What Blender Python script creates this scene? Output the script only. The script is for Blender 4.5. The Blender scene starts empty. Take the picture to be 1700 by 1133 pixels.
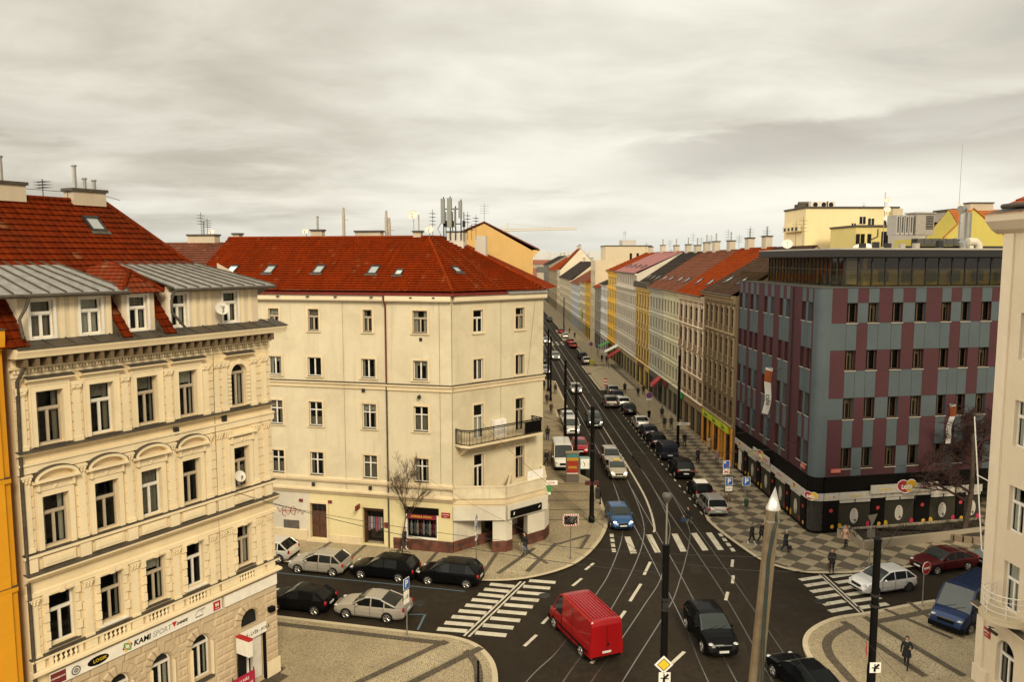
import bpy, math, random
from mathutils import Vector, Matrix
RND = random.Random(11)
SC = bpy.context.scene
COL = SC.collection
rad = math.radians
# ---------------------------------------------------------------- survey of the photograph (ground points in metres)
CF, CCX, CCY, CAMH = 1310.0, 850.0, 566.5, 21.5
PITCH = math.atan(136.5 / CF)
YAW = 0.0167
def gp(px, py, z=0.0):
    x = (px - CCX) / CF; y = -(py - CCY) / CF
    cp, sp = math.cos(PITCH), math.sin(PITCH)
    f = cp + y * sp; u = y * cp - sp
    dx = x * math.cos(YAW) + f * math.sin(YAW); dy = -x * math.sin(YAW) + f * math.cos(YAW)
    t = (z - CAMH) / u
    return (dx * t, dy * t)
# ---------------------------------------------------------------- mesh helpers
class MB:
    def __init__(s): s.v = []; s.f = []; s.m = []
    def add(s, vs, fs, mi=0):
        n = len(s.v); s.v += [tuple(p) for p in vs]
        s.f += [tuple(i + n for i in f) for f in fs]; s.m += [mi] * len(fs); return s
    def poly(s, pts, mi=0): return s.add(pts, [tuple(range(len(pts)))], mi)
    def box(s, x0, y0, z0, x1, y1, z1, mi=0):
        v = [(x0,y0,z0),(x1,y0,z0),(x1,y1,z0),(x0,y1,z0),(x0,y0,z1),(x1,y0,z1),(x1,y1,z1),(x0,y1,z1)]
        return s.add(v, [(0,3,2,1),(4,5,6,7),(0,1,5,4),(1,2,6,5),(2,3,7,6),(3,0,4,7)], mi)
    def block(s, x0, y0, z0, x1, y1, z1, c=.03, mi=0):
        # a block whose -y face is chamfered (cut stone)
        v = [(x0,y1,z0),(x1,y1,z0),(x1,y1,z1),(x0,y1,z1),(x0+c,y0,z0+c),(x1-c,y0,z0+c),(x1-c,y0,z1-c),(x0+c,y0,z1-c)]
        return s.add(v, [(4,5,6,7),(0,1,5,4),(1,2,6,5),(2,3,7,6),(3,0,4,7)], mi)
    def prism(s, pts, z0, z1, mi=0, mtop=None):
        n = len(pts)
        v = [(p[0],p[1],z0) for p in pts] + [(p[0],p[1],z1) for p in pts]
        s.add(v, [tuple(range(n-1,-1,-1))] + [(i,(i+1)%n,n+(i+1)%n,n+i) for i in range(n)], mi)
        return s.poly([(p[0],p[1],z1) for p in pts], mi if mtop is None else mtop)
    def exx(s, prof, x0, x1, mi=0):
        # profile of (y, z) swept along x
        n = len(prof)
        v = [(x0,p[0],p[1]) for p in prof] + [(x1,p[0],p[1]) for p in prof]
        return s.add(v, [tuple(range(n-1,-1,-1)), tuple(range(n,2*n))] + [(i,(i+1)%n,n+(i+1)%n,n+i) for i in range(n)], mi)
    def exy(s, prof, y0, y1, mi=0):
        n = len(prof)
        v = [(p[0],y0,p[1]) for p in prof] + [(p[0],y1,p[1]) for p in prof]
        return s.add(v, [tuple(range(n)), tuple(range(2*n-1,n-1,-1))] + [(i,n+i,n+(i+1)%n,(i+1)%n) for i in range(n)], mi)
    def tube(s, pts, r, n=6, r2=None, mi=0, cap=True):
        pts = [Vector(p) for p in pts]; k = len(pts); vs = []; fs = []
        up = None
        for i, p in enumerate(pts):
            d = (pts[min(i+1,k-1)] - pts[max(i-1,0)])
            if d.length < 1e-9: d = Vector((0,0,1))
            d.normalize()
            if up is None:
                up = Vector((0,0,1)) if abs(d.z) < .9 else Vector((1,0,0))
            a = d.cross(up)
            if a.length < 1e-6: a = d.cross(Vector((1,0.3,0)))
            a.normalize(); b = d.cross(a).normalized(); up = -b if False else up
            rr = r if r2 is None else r + (r2 - r) * i / max(1, k - 1)
            for j in range(n):
                t = 2 * math.pi * j / n
                vs.append(p + a * (rr * math.cos(t)) + b * (rr * math.sin(t)))
        for i in range(k-1):
            for j in range(n):
                fs.append((i*n+j, i*n+(j+1)%n, (i+1)*n+(j+1)%n, (i+1)*n+j))
        if cap: fs += [tuple(range(n-1,-1,-1)), tuple(range((k-1)*n, k*n))]
        return s.add(vs, fs, mi)
    def lathe(s, prof, c=(0,0,0), n=12, mi=0, axis='z'):
        vs = []; fs = []
        for r, h in prof:
            for j in range(n):
                t = 2*math.pi*j/n; a, b = r*math.cos(t), r*math.sin(t)
                p = (a,b,h) if axis=='z' else ((h,a,b) if axis=='x' else (a,h,b))
                vs.append((c[0]+p[0], c[1]+p[1], c[2]+p[2]))
        for i in range(len(prof)-1):
            for j in range(n): fs.append((i*n+j, i*n+(j+1)%n, (i+1)*n+(j+1)%n, (i+1)*n+j))
        fs += [tuple(range(n-1,-1,-1)), tuple(range((len(prof)-1)*n, len(prof)*n))]
        return s.add(vs, fs, mi)
    def ell(s, c, rx, ry, rz, n=10, m=6, mi=0):
        prof = []
        vs = []; fs = []
        for i in range(m+1):
            t = math.pi * (i/m - .5); 
            for j in range(n):
                a = 2*math.pi*j/n
                vs.append((c[0]+rx*max(.02,math.cos(t))*math.cos(a), c[1]+ry*max(.02,math.cos(t))*math.sin(a), c[2]+rz*math.sin(t)))
        for i in range(m):
            for j in range(n): fs.append((i*n+j, i*n+(j+1)%n, (i+1)*n+(j+1)%n, (i+1)*n+j))
        fs += [tuple(range(n-1,-1,-1)), tuple(range(m*n,(m+1)*n))]
        return s.add(vs, fs, mi)
    def xf(s, M):
        s.v = [tuple(M @ Vector(p)) for p in s.v]; return s
    def merge(s, o, mi=0, M=None):
        return s.add([tuple(M @ Vector(p)) for p in o.v] if M else o.v, o.f, mi)
    def mesh(s, name, mats, smooth=None):
        me = bpy.data.meshes.new(name)
        me.from_pydata(s.v, [], s.f)
        for m in (mats if isinstance(mats, (list, tuple)) else [mats]): me.materials.append(m)
        if any(s.m): me.polygons.foreach_set('material_index', s.m)
        uv = me.uv_layers.new(name='UVMap').data
        V = s.v
        for p in me.polygons:
            nx, ny, nz = p.normal
            if abs(nz) > .97: t = (1,0,0); b = (0,1,0)
            else:
                l = math.hypot(nx, ny) or 1; t = (-ny/l, nx/l, 0)
                b = (ny*t[2]-nz*t[1], nz*t[0]-nx*t[2], nx*t[1]-ny*t[0])
            for li in p.loop_indices:
                c = V[me.loops[li].vertex_index]
                uv[li].uv = (c[0]*t[0]+c[1]*t[1]+c[2]*t[2], c[0]*b[0]+c[1]*b[1]+c[2]*b[2])
        if smooth:
            me.polygons.foreach_set('use_smooth', [True]*len(me.polygons))
            me.set_sharp_from_angle(angle=rad(smooth))
        me.update(); return me
    def build(s, name, mats, parent=None, loc=(0,0,0), rz=0, smooth=None):
        return put(name, s.mesh(name, mats, smooth), parent, loc, rz)
def put(name, me, parent=None, loc=(0,0,0), rz=0, rot=None):
    # parent may be an object, or (object, Matrix) for a rotated wing of that object
    o = bpy.data.objects.new(name, me); COL.objects.link(o)
    F = None
    if isinstance(parent, tuple): parent, F = parent
    e = rot if rot is not None else (0,0,rz)
    if F is not None:
        m = F @ Matrix.LocRotScale(Vector(loc), __import__('mathutils').Euler(e), None)
        o.location = m.to_translation(); o.rotation_euler = m.to_euler()
    else:
        o.location = loc; o.rotation_euler = e
    if parent: o.parent = parent
    return o
def wing(T, x, y, rz, z=0): return (T, Matrix.Translation((x,y,z)) @ Matrix.Rotation(rz,4,'Z'))
def pl(T, px, py, y=0.):
    # where the line of sight through a photo pixel meets the plane y = const of the frame of T: local (x, z)
    Mw = (T[0].matrix_basis @ T[1]) if isinstance(T, tuple) else T.matrix_basis
    x = (px-CCX)/CF; yy = -(py-CCY)/CF; cp, sp = math.cos(PITCH), math.sin(PITCH); f = cp+yy*sp; u = yy*cp-sp
    d = Vector((x*math.cos(YAW)+f*math.sin(YAW), -x*math.sin(YAW)+f*math.cos(YAW), u))
    I = Mw.inverted(); o = I @ Vector((0,0,CAMH)); e = I.to_3x3() @ d
    t = (y-o.y)/e.y; p = o+e*t
    return p.x, p.z
LABELS = {}
def tag(o, label, cat, group=None, kind=None):
    if label: o['label'] = label; LABELS.setdefault(label, []).append(o)
    if cat: o['category'] = cat
    if group: o['group'] = group
    if kind: o['kind'] = kind
    return o
def thing(name, label, cat, loc=(0,0,0), rz=0, group=None):
    o = bpy.data.objects.new(name, None); COL.objects.link(o)
    o.location = loc; o.rotation_euler = (0,0,rz); o.empty_display_size = .2
    return tag(o, label, cat, group)
def structure(o, label=None, cat=None): return tag(o, label, cat, None, 'structure')
def clip(poly, v, keep_above):
    out = []
    for i in range(len(poly)):
        a, b = poly[i], poly[(i+1)%len(poly)]
        ia = (a[1] >= v) == keep_above or abs(a[1]-v) < 1e-9; ib = (b[1] >= v) == keep_above or abs(b[1]-v) < 1e-9
        if ia: out.append(a)
        if ia != ib:
            t = (v-a[1])/(b[1]-a[1]); out.append((a[0]+(b[0]-a[0])*t, v))
    return out
def courses(mb, pts, step=.34, lift=.055, mi=0):
    # a planar roof slope laid in real overlapping tile courses
    P = [Vector(p) for p in pts]
    n = Vector((0,0,0))
    for i in range(len(P)): n += (P[i]-P[0]).cross(P[(i+1)%len(P)]-P[0])
    n.normalize()
    if n.z < 0: n = -n
    t = Vector((-n.y, n.x, 0)); t.normalize(); b = n.cross(t)
    if b.z < 0: b = -b; t = -t
    uv = [((p-P[0]).dot(t), (p-P[0]).dot(b)) for p in P]
    v0 = min(q[1] for q in uv); v1 = max(q[1] for q in uv)
    k = max(1, int((v1-v0)/step)); st = (v1-v0)/k
    for i in range(k):
        a, c = v0+i*st, v0+(i+1)*st
        q = clip(clip(uv, a, True), c, False)
        if len(q) < 3: continue
        def w(p, l): return P[0]+t*p[0]+b*p[1]+n*l
        top = [w(p, lift*(1-(p[1]-a)/st)) for p in q]
        mb.poly(top, mi)
        lo = sorted([p for p in q if abs(p[1]-a) < 1e-6])
        if len(lo) >= 2: mb.poly([w(lo[0],-.01), w(lo[-1],-.01), w(lo[-1],lift), w(lo[0],lift)], mi)
def facade(mb, W, z0, z1, ops, rec=.18, x0=0, y=0, mi=0, cellmat=None, xs=(), zs=()):
    # wall in the local plane y with real openings (xa, xb, za, zb) and reveals running in to y+rec
    X = sorted(set([x0, W] + [round(o[0],4) for o in ops] + [round(o[1],4) for o in ops] + list(xs)))
    Z = sorted(set([z0, z1] + [round(o[2],4) for o in ops] + [round(o[3],4) for o in ops] + list(zs)))
    X = [x for x in X if x0-1e-6 <= x <= W+1e-6]; Z = [z for z in Z if z0-1e-6 <= z <= z1+1e-6]
    for i in range(len(X)-1):
        for j in range(len(Z)-1):
            cx, cz = (X[i]+X[i+1])/2, (Z[j]+Z[j+1])/2
            if any(o[0] < cx < o[1] and o[2] < cz < o[3] for o in ops): continue
            mb.poly([(X[i],y,Z[j]),(X[i+1],y,Z[j]),(X[i+1],y,Z[j+1]),(X[i],y,Z[j+1])], cellmat(cx,cz) if cellmat else mi)
    for a,b,c,d in [o[:4] for o in ops]:
        r = y+rec; m = cellmat(a-.05,(c+d)/2) if cellmat else mi
        mb.poly([(a,y,c),(a,r,c),(b,r,c),(b,y,c)],m); mb.poly([(a,y,d),(b,y,d),(b,r,d),(a,r,d)],m)
        mb.poly([(a,y,c),(a,y,d),(a,r,d),(a,r,c)],m); mb.poly([(b,y,c),(b,r,c),(b,r,d),(b,y,d)],m)
def archfill(mb, a, b, zs, zt, y=0, mi=0, n=10, rec=.18):
    cx, r = (a+b)/2, (b-a)/2; h = zt-zs
    arc = [(cx-r*math.cos(math.pi*i/n), zs+h*math.sin(math.pi*i/n)) for i in range(n+1)]
    for i in range(n):
        p, q = arc[i], arc[i+1]
        mb.poly([(p[0],y,p[1]),(q[0],y,q[1]),(q[0],y,zt),(p[0],y,zt)], mi)
        mb.poly([(p[0],y,p[1]),(p[0],y+rec,p[1]),(q[0],y+rec,q[1]),(q[0],y,q[1])], mi)
_txt = {}
def text(s, size, mat, parent, loc, rot=(rad(90),0,0), ext=.006, align='CENTER', name='lettering', bold=0, sx=1, shear=0):
    k = (s,size,ext,align,bold,shear)
    if k not in _txt:
        c = bpy.data.curves.new('lettering','FONT'); c.body = s; c.size = size; c.extrude = ext; c.align_x = align; c.align_y = 'CENTER'
        c.offset = bold; c.resolution_u = 2; c.shear = shear
        o = bpy.data.objects.new('lettering', c); COL.objects.link(o)
        dg = bpy.context.evaluated_depsgraph_get()
        _txt[k] = bpy.data.meshes.new_from_object(o.evaluated_get(dg))
        bpy.data.objects.remove(o)
    me = _txt[k].copy(); me.materials.clear(); me.materials.append(mat)
    o = put(name, me, parent, loc, rot=rot); o.scale = (sx,1,1)
    return o
# ---------------------------------------------------------------- materials
class NT:
    def __init__(s, name):
        s.m = bpy.data.materials.new(name); s.m.use_nodes = True; s.t = s.m.node_tree
        s.b = s.t.nodes['Principled BSDF']; s.out = s.t.nodes['Material Output']
    def n(s, typ, **kw):
        nd = s.t.nodes.new(typ)
        for k, v in kw.items():
            if k in nd.inputs.keys() if isinstance(k, str) else False: nd.inputs[k].default_value = v
            else: setattr(nd, k, v)
        return nd
    def l(s, a, b): s.t.links.new(a, b)
    def math(s, op, a, b=None, c=None):
        nd = s.t.nodes.new('ShaderNodeMath'); nd.operation = op
        for i, x in enumerate((a,b,c)):
            if x is None: continue
            if isinstance(x, (int,float)): nd.inputs[i].default_value = x
            else: s.l(x, nd.inputs[i])
        return nd.outputs[0]
    def mix(s, fac, a, b, mode='MIX'):
        nd = s.t.nodes.new('ShaderNodeMix'); nd.data_type = 'RGBA'; nd.blend_type = mode
        for i, x in ((0,fac),(6,a),(7,b)):
            if isinstance(x, (int,float)): nd.inputs[i].default_value = x
            elif isinstance(x, tuple): nd.inputs[i].default_value = (*x[:3],1)
            else: s.l(x, nd.inputs[i])
        return nd.outputs[2]
    def ramp(s, fac, a, b, lo=0., hi=1.):
        nd = s.t.nodes.new('ShaderNodeMapRange'); nd.inputs[1].default_value = a; nd.inputs[2].default_value = b
        nd.inputs[3].default_value = lo; nd.inputs[4].default_value = hi; s.l(fac, nd.inputs[0]); return nd.outputs[0]
    def noise(s, vec, scale, detail=4, rough=.6, out=0):
        nd = s.t.nodes.new('ShaderNodeTexNoise'); nd.inputs['Scale'].default_value = scale
        nd.inputs['Detail'].default_value = detail; nd.inputs['Roughness'].default_value = rough; s.l(vec, nd.inputs['Vector']); return nd.outputs[out]
    def mapped(s, vec, sc=(1,1,1), rot=(0,0,0)):
        nd = s.t.nodes.new('ShaderNodeMapping'); nd.inputs['Scale'].default_value = sc; nd.inputs['Rotation'].default_value = rot
        s.l(vec, nd.inputs['Vector']); return nd.outputs[0]
    def obj(s): return s.t.nodes.new('ShaderNodeTexCoord').outputs['Object']
    def uv(s): return s.t.nodes.new('ShaderNodeTexCoord').outputs['UV']
    def pos(s): return s.t.nodes.new('ShaderNodeNewGeometry').outputs['Position']
    def bump(s, h, dist=.02, strength=.6):
        nd = s.t.nodes.new('ShaderNodeBump'); nd.inputs['Strength'].default_value = strength; nd.inputs['Distance'].default_value = dist
        s.l(h, nd.inputs['Height']); s.l(nd.outputs[0], s.b.inputs['Normal'])
    def fin(s, col, rough=.8, metal=0, spec=.3, coat=0):
        if isinstance(col, tuple): s.b.inputs['Base Color'].default_value = (*col[:3],1)
        else: s.l(col, s.b.inputs['Base Color'])
        if isinstance(rough, (int,float)): s.b.inputs['Roughness'].default_value = rough
        else: s.l(rough, s.b.inputs['Roughness'])
        s.b.inputs['Metallic'].default_value = metal; s.b.inputs['Specular IOR Level'].default_value = spec
        s.b.inputs['Coat Weight'].default_value = coat; s.b.inputs['Coat Roughness'].default_value = .04
        return s.m
def sc_(c, k): return tuple(min(1,x*k) for x in c)
_mc = {}
def plaster(col, stain=.35, rough=.85, dirt=(.16,.12,.07), sc=1.0, name='plaster'):
    k = ('p',col,stain,rough,dirt,sc)
    if k in _mc: return _mc[k]
    t = NT(name); p = t.pos()
    big = t.ramp(t.noise(p,.35*sc,5,.65),.42,.78)
    streak = t.ramp(t.noise(t.mapped(p,(1.6,1.6,.12)),1.3*sc,4,.6),.52,.85)
    fine = t.noise(p,7,3,.6)
    a = t.mix(t.math('MULTIPLY',t.math('MAXIMUM',big,streak),stain), col, sc_(tuple(col[i]*.45+dirt[i]*.5 for i in range(3)),1))
    a = t.mix(t.ramp(fine,.3,.75,0,.16), a, sc_(col,.72))
    patch = t.ramp(t.noise(p,.9*sc,2,.4),.55,.62,0,.22)
    a = t.mix(patch, a, sc_(col,1.12))
    t.bump(fine,.012,.35)
    _mc[k] = t.fin(a, rough); return _mc[k]
def flat(col, rough=.6, metal=0, spec=.4, coat=0, var=.12, name='paint'):
    k = ('f',col,rough,metal,spec,coat,var)
    if k in _mc: return _mc[k]
    t = NT(name)
    n = t.noise(t.obj(),3.5,4,.6)
    _mc[k] = t.fin(t.mix(t.ramp(n,.35,.75,0,1), sc_(col,1+var*.5), sc_(col,1-var)), rough, metal, spec, coat); return _mc[k]
def tile(col, col2, tw=.26, th=.34, moss=.25, name='roof_tile'):
    k = ('t',col,col2,tw,th,moss)
    if k in _mc: return _mc[k]
    t = NT(name); uv = t.uv()
    sp = t.n('ShaderNodeSeparateXYZ'); t.l(uv, sp.inputs[0])
    u = t.math('DIVIDE',sp.outputs[0],tw); v = t.math('DIVIDE',sp.outputs[1],th)
    cb = t.n('ShaderNodeCombineXYZ'); t.l(t.math('FLOOR',u),cb.inputs[0]); t.l(t.math('FLOOR',v),cb.inputs[1])
    wn = t.n('ShaderNodeTexWhiteNoise'); wn.noise_dimensions='2D'; t.l(cb.outputs[0], wn.inputs['Vector'])
    a = t.mix(t.ramp(wn.outputs['Value'],0,1,0,.75), col, col2)
    big = t.ramp(t.noise(t.obj(),.5,5,.65),.45,.75)
    a = t.mix(t.math('MULTIPLY',big,moss), a, (.04,.018,.008))
    odd = t.math('GREATER_THAN',wn.outputs['Value'],.985)
    a = t.mix(t.math('MULTIPLY',odd,.22), a, (.42,.22,.10))
    h = t.math('ABSOLUTE',t.math('SINE',t.math('MULTIPLY',u,math.pi)))
    t.bump(t.math('POWER',h,.6), .05, .9)
    _mc[k] = t.fin(a, .9, 0, .03); return _mc[k]
def glassy(col=(.012,.014,.015), rough=.06, name='window_glass', mirror=.5):
    k = ('g',col,rough,mirror)
    if k in _mc: return _mc[k]
    t = NT(name)
    r = t.n('ShaderNodeObjectInfo').outputs['Random']
    c = t.mix(t.ramp(r,.55,1,0,.55), col, tuple(x*3+.02 for x in col))
    t.bump(t.noise(t.obj(),.9,2,.5), .03, .12)
    _mc[k] = t.fin(c, rough, 0, mirror); return _mc[k]
def clearpane(name='clear_pane', tint=(.72,.75,.72), refl=.6):
    k = ('c',tint,refl)
    if k in _mc: return _mc[k]
    t = NT(name); t.t.nodes.remove(t.b)
    tr = t.n('ShaderNodeBsdfTransparent'); tr.inputs[0].default_value = (*tint,1)
    gl = t.n('ShaderNodeBsdfGlossy'); gl.inputs['Roughness'].default_value = .03
    fr = t.n('ShaderNodeFresnel'); fr.inputs[0].default_value = 1.5
    mx = t.n('ShaderNodeMixShader'); t.l(t.math('MULTIPLY',fr.outputs[0],refl), mx.inputs[0]); t.l(tr.outputs[0],mx.inputs[1]); t.l(gl.outputs[0],mx.inputs[2])
    t.l(mx.outputs[0], t.out.inputs[0]); _mc[k] = t.m; return t.m
def glow(col, s=1.5, name='lit_lamp'):
    k = ('e',col,s)
    if k in _mc: return _mc[k]
    t = NT(name); t.b.inputs['Emission Color'].default_value=(*col,1); t.b.inputs['Emission Strength'].default_value=s
    _mc[k] = t.fin(col,.3); return t.m
def carpaint(col, metal=.35):
    k = ('car',col,metal)
    if k in _mc: return _mc[k]
    t = NT('car_paint'); n = t.noise(t.obj(),2.2,5,.65)
    dirt = t.math('MULTIPLY',t.ramp(n,.5,.8),.35)
    c = t.mix(t.math('MULTIPLY',dirt,.3), col, tuple(x*.6+(.015 if max(col)>.03 else .002) for x in col))
    lum=max(col); _mc[k] = t.fin(c, t.ramp(n,.4,.8,.28,.5), metal if lum>.03 else 0, .22 if lum>.03 else .05, .30 if lum>.03 else .16); return t.m
def asphalt():
    t = NT('asphalt'); p = t.pos()
    fine = t.noise(p,45,2,.7); mid = t.noise(p,2.2,5,.65); big = t.noise(p,.16,4,.6)
    along = t.noise(t.mapped(p,(1.2,.05,1)),1.1,3,.6)
    a = t.mix(t.ramp(mid,.35,.7), (.020,.0145,.0085), (.036,.027,.0165))
    a = t.mix(t.ramp(big,.4,.65,0,.6), a, (.013,.009,.0055))
    a = t.mix(t.ramp(along,.5,.8,0,.45), a, (.013,.0095,.006))
    a = t.mix(t.ramp(fine,.45,.8,0,.35), a, (.048,.036,.023))
    vo = t.n('ShaderNodeTexVoronoi'); vo.feature='DISTANCE_TO_EDGE'; vo.inputs['Scale'].default_value=.22
    dn = t.n('ShaderNodeVectorMath'); dn.operation='ADD'; t.l(p,dn.inputs[0])
    nn = t.n('ShaderNodeTexNoise'); nn.inputs['Scale'].default_value=.7; t.l(p,nn.inputs['Vector']); t.l(nn.outputs['Color'],dn.inputs[1]); t.l(dn.outputs[0],vo.inputs['Vector'])
    crack = t.math('LESS_THAN',vo.outputs['Distance'],.006)
    a = t.mix(t.math('MULTIPLY',crack,.5), a, (.012,.011,.01))
    t.bump(fine,.008,.5)
    return t.fin(a, t.ramp(mid,.3,.7,.72,.92), 0, .16)
def cobble(col, col2, joint=(.15,.11,.065), s=9., name='mosaic_paving'):
    t = NT(name); p = t.pos()
    vo = t.n('ShaderNodeTexVoronoi'); vo.inputs['Scale'].default_value=s; vo.inputs['Randomness'].default_value=.55; t.l(p,vo.inputs['Vector'])
    sp = t.n('ShaderNodeSeparateColor'); t.l(vo.outputs['Color'],sp.inputs[0])
    a = t.mix(sp.outputs[0], col, col2)
    a = t.mix(t.ramp(vo.outputs['Distance'],.42,.62,0,.8), a, joint)
    big = t.noise(p,.45,5,.65)
    a = t.mix(t.ramp(big,.42,.72,0,.6), a, sc_(col,.5))
    spot = t.ramp(t.noise(p,1.7,3,.5),.68,.74,0,.4)
    a = t.mix(spot, a, (.05,.042,.03))
    t.bump(t.ramp(vo.outputs['Distance'],.3,.6,1,0),.02,.5)
    return t.fin(a,.8,0,.25)
def checker(c1, c2, size=1.0, rot=45., name='checker_paving'):
    t = NT(name); p = t.pos()
    q = t.mapped(p,(1/size,1/size,1/size),(0,0,rad(rot)))
    wob = t.n('ShaderNodeVectorMath'); wob.operation='MULTIPLY_ADD'
    nn = t.n('ShaderNodeTexNoise'); nn.inputs['Scale'].default_value=6; t.l(p,nn.inputs['Vector']); t.l(nn.outputs['Color'],wob.inputs[0]); wob.inputs[1].default_value=(.09,.09,0); t.l(q,wob.inputs[2])
    sp = t.n('ShaderNodeSeparateXYZ'); t.l(wob.outputs[0],sp.inputs[0])
    par = t.math('MODULO',t.math('ADD',t.math('FLOOR',sp.outputs[0]),t.math('FLOOR',sp.outputs[1])),2)
    par = t.math('ABSOLUTE',par)
    vo = t.n('ShaderNodeTexVoronoi'); vo.inputs['Scale'].default_value=9; t.l(p,vo.inputs['Vector'])
    s2 = t.n('ShaderNodeSeparateColor'); t.l(vo.outputs['Color'],s2.inputs[0])
    a = t.mix(par, c1, c2)
    a = t.mix(t.math('MULTIPLY',s2.outputs[0],.3), a, (.08,.07,.055))
    big = t.noise(p,.4,5,.65)
    a = t.mix(t.ramp(big,.45,.75,0,.5), a, (.06,.052,.04))
    t.bump(vo.outputs['Distance'],.02,.4)
    return t.fin(a,.82,0,.25)
PLN = pl
# ---------------------------------------------------------------- palette
M = dict(
 white=flat((.78,.74,.66),.55,name='white_paint'), offwhite=flat((.62,.58,.5),.6,name='off_white_paint'), black=flat((.005,.0045,.004),.5,0,.08,name='black_paint'),
 rubber=flat((.018,.017,.016),.85,name='rubber'), chrome=flat((.55,.55,.54),.22,1,name='polished_metal'), steel=flat((.42,.40,.36),.38,.85,name='brushed_steel'),
 zinc=flat((.30,.29,.265),.5,.35,var=.3,name='zinc_sheet'), zinc2=flat((.075,.062,.046),.6,.1,.25,var=.35,name='weathered_zinc'), darkmetal=flat((.03,.028,.026),.5,.3,name='dark_metal'),
 red=flat((.42,.02,.02),.4,name='red_paint'), darkred=flat((.16,.02,.02),.5,name='dark_red_paint'), blue=flat((.02,.10,.36),.4,name='blue_enamel'), green=flat((.03,.30,.07),.45,name='green_paint'),
 yellow=flat((.72,.50,.03),.45,name='yellow_paint'), orange=flat((.75,.30,.03),.45,name='orange_paint'), lime=flat((.50,.58,.03),.45,name='lime_panel'),
 glass=glassy((.012,.012,.011),.16,'window_glass',.10), carglass=glassy((.005,.006,.0065),.06,'car_glass',.16), windscreen=glassy((.030,.036,.034),.10,'windscreen_glass',.50), shopglass=glassy((.012,.011,.01),.05,'shop_glass',.5), pane=clearpane(),  # windscreen base is paler, putting the sky's reflection into its colour
 curtain=flat((.62,.58,.50),.9,name='curtain_cloth'), curtain2=flat((.30,.26,.21),.9,name='brown_curtain'), dark=flat((.010,.009,.008),.9,name='shade_black'),  # dark is near-black, putting the shade of interiors into the colour
 frame=flat((.66,.62,.55),.5,name='window_frame_white'), oldframe=flat((.40,.33,.24),.6,name='window_frame_worn'), brownframe=flat((.10,.06,.035),.6,name='window_frame_brown'),
 wood=flat((.085,.035,.018),.55,var=.35,name='brown_wood'), granite=cobble((.10,.035,.025),(.16,.06,.04),(.06,.03,.02),1.4,'granite_plinth'),
 concrete=plaster((.36,.33,.28),.5,name='concrete'), stone=plaster((.50,.42,.28),.45,name='stone'), soil=plaster((.035,.026,.018),.3,1.,name='soil'),
 brickchim=plaster((.50,.42,.31),.6,name='chimney_render'), bark=flat((.05,.035,.024),.9,var=.4,name='bark'), twig=flat((.075,.045,.026),.9,var=.3,name='twig'), redtwig=flat((.036,.015,.011),.9,var=.3,name='dark_twig'),
 lamp=glow((1,.93,.75),1.6), tail=flat((.30,.008,.008),.2,name='tail_lens'), headlens=flat((.55,.55,.52),.12,.3,name='headlamp_lens'), plate=flat((.62,.62,.58),.4,name='plate_white'),
 cable=flat((.02,.018,.016),.6,name='cable'), rail=flat((.38,.34,.28),.32,.9,name='worn_rail_steel'), railbed=flat((.017,.015,.013),.8,name='rail_groove'), marking=plaster((.56,.51,.40),.85,.8,(.05,.04,.03),3.0,name='road_paint'), bluemark=plaster((.09,.15,.20),.55,.75,sc=2.2,name='blue_road_paint'),
 skin=flat((.50,.30,.20),.6,name='skin'),
)
# ---------------------------------------------------------------- ground
def catmull(P, k=6):
    out = []
    Q = [P[0]] + list(P) + [P[-1]]
    for i in range(1, len(Q)-2):
        a,b,c,d = Q[i-1],Q[i],Q[i+1],Q[i+2]
        for j in range(k):
            t = j/k
            out.append(tuple(.5*((2*b[m])+(-a[m]+c[m])*t+(2*a[m]-5*b[m]+4*c[m]-d[m])*t*t+(-a[m]+3*b[m]-3*c[m]+d[m])*t**3) for m in (0,1)))
    out.append(tuple(P[-1])); return out
def ribbon(mb, P, w0, w1, z, mi=0):
    # strip between offsets w0 and w1 to the left of the path P
    L = []; R_ = []
    for i in range(len(P)):
        a = P[max(0,i-1)]; b = P[min(len(P)-1,i+1)]
        dx, dy = b[0]-a[0], b[1]-a[1]; l = math.hypot(dx,dy) or 1; nx, ny = -dy/l, dx/l
        L.append((P[i][0]+nx*w0, P[i][1]+ny*w0, z)); R_.append((P[i][0]+nx*w1, P[i][1]+ny*w1, z))
    for i in range(len(P)-1): mb.poly([L[i],L[i+1],R_[i+1],R_[i]], mi)
g = MB(); g.poly([(-6000,-400,-.25),(6000,-400,-.25),(6000,7000,-.25),(-6000,7000,-.25)])
structure(g.build('ground', plaster((.10,.09,.07),.5,1.,sc=.02,name='city_ground')), 'bare ground spreading under the town to the horizon','ground')
rd = MB(); rd.poly([(-70,-25,0),(75,-25,0),(75,75,0),(40,75,0),(40,60,0),(30,60,0),(30,450,0),(-2,450,0),(-2,66,0),(-70,90,0)])
road = structure(rd.build('road', asphalt()), 'dark asphalt junction and straight street with tram rails','road')
KA = catmull([(-60,57.2),(-30,50.0),(-13.35,45.76),(-4.76,43.54),(-2.65,43.0),(-1.28,42.07),(-.45,40.6),(-.13,39.15),(-.08,37.5)],5) + [(0,20),(0,-20)]
KB = [(-60,65.6),(-40,60.6),(-25.45,57.05),(-9,53.0)] + catmull([(-4.5,51.85),(-1.2,51.02),(1.7,51.3),(4.9,53.45),(7.1,57.3),(8.55,62.0),(8.8,66.0),(9.0,74.0)],5) + [(7.9,76.5),(7.9,110.8),(9.7,112.4),(9.7,137),(7.9,139),(7.9,190),(9.4,191),(9.4,210),(7.9,212),(7.9,430)]
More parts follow.
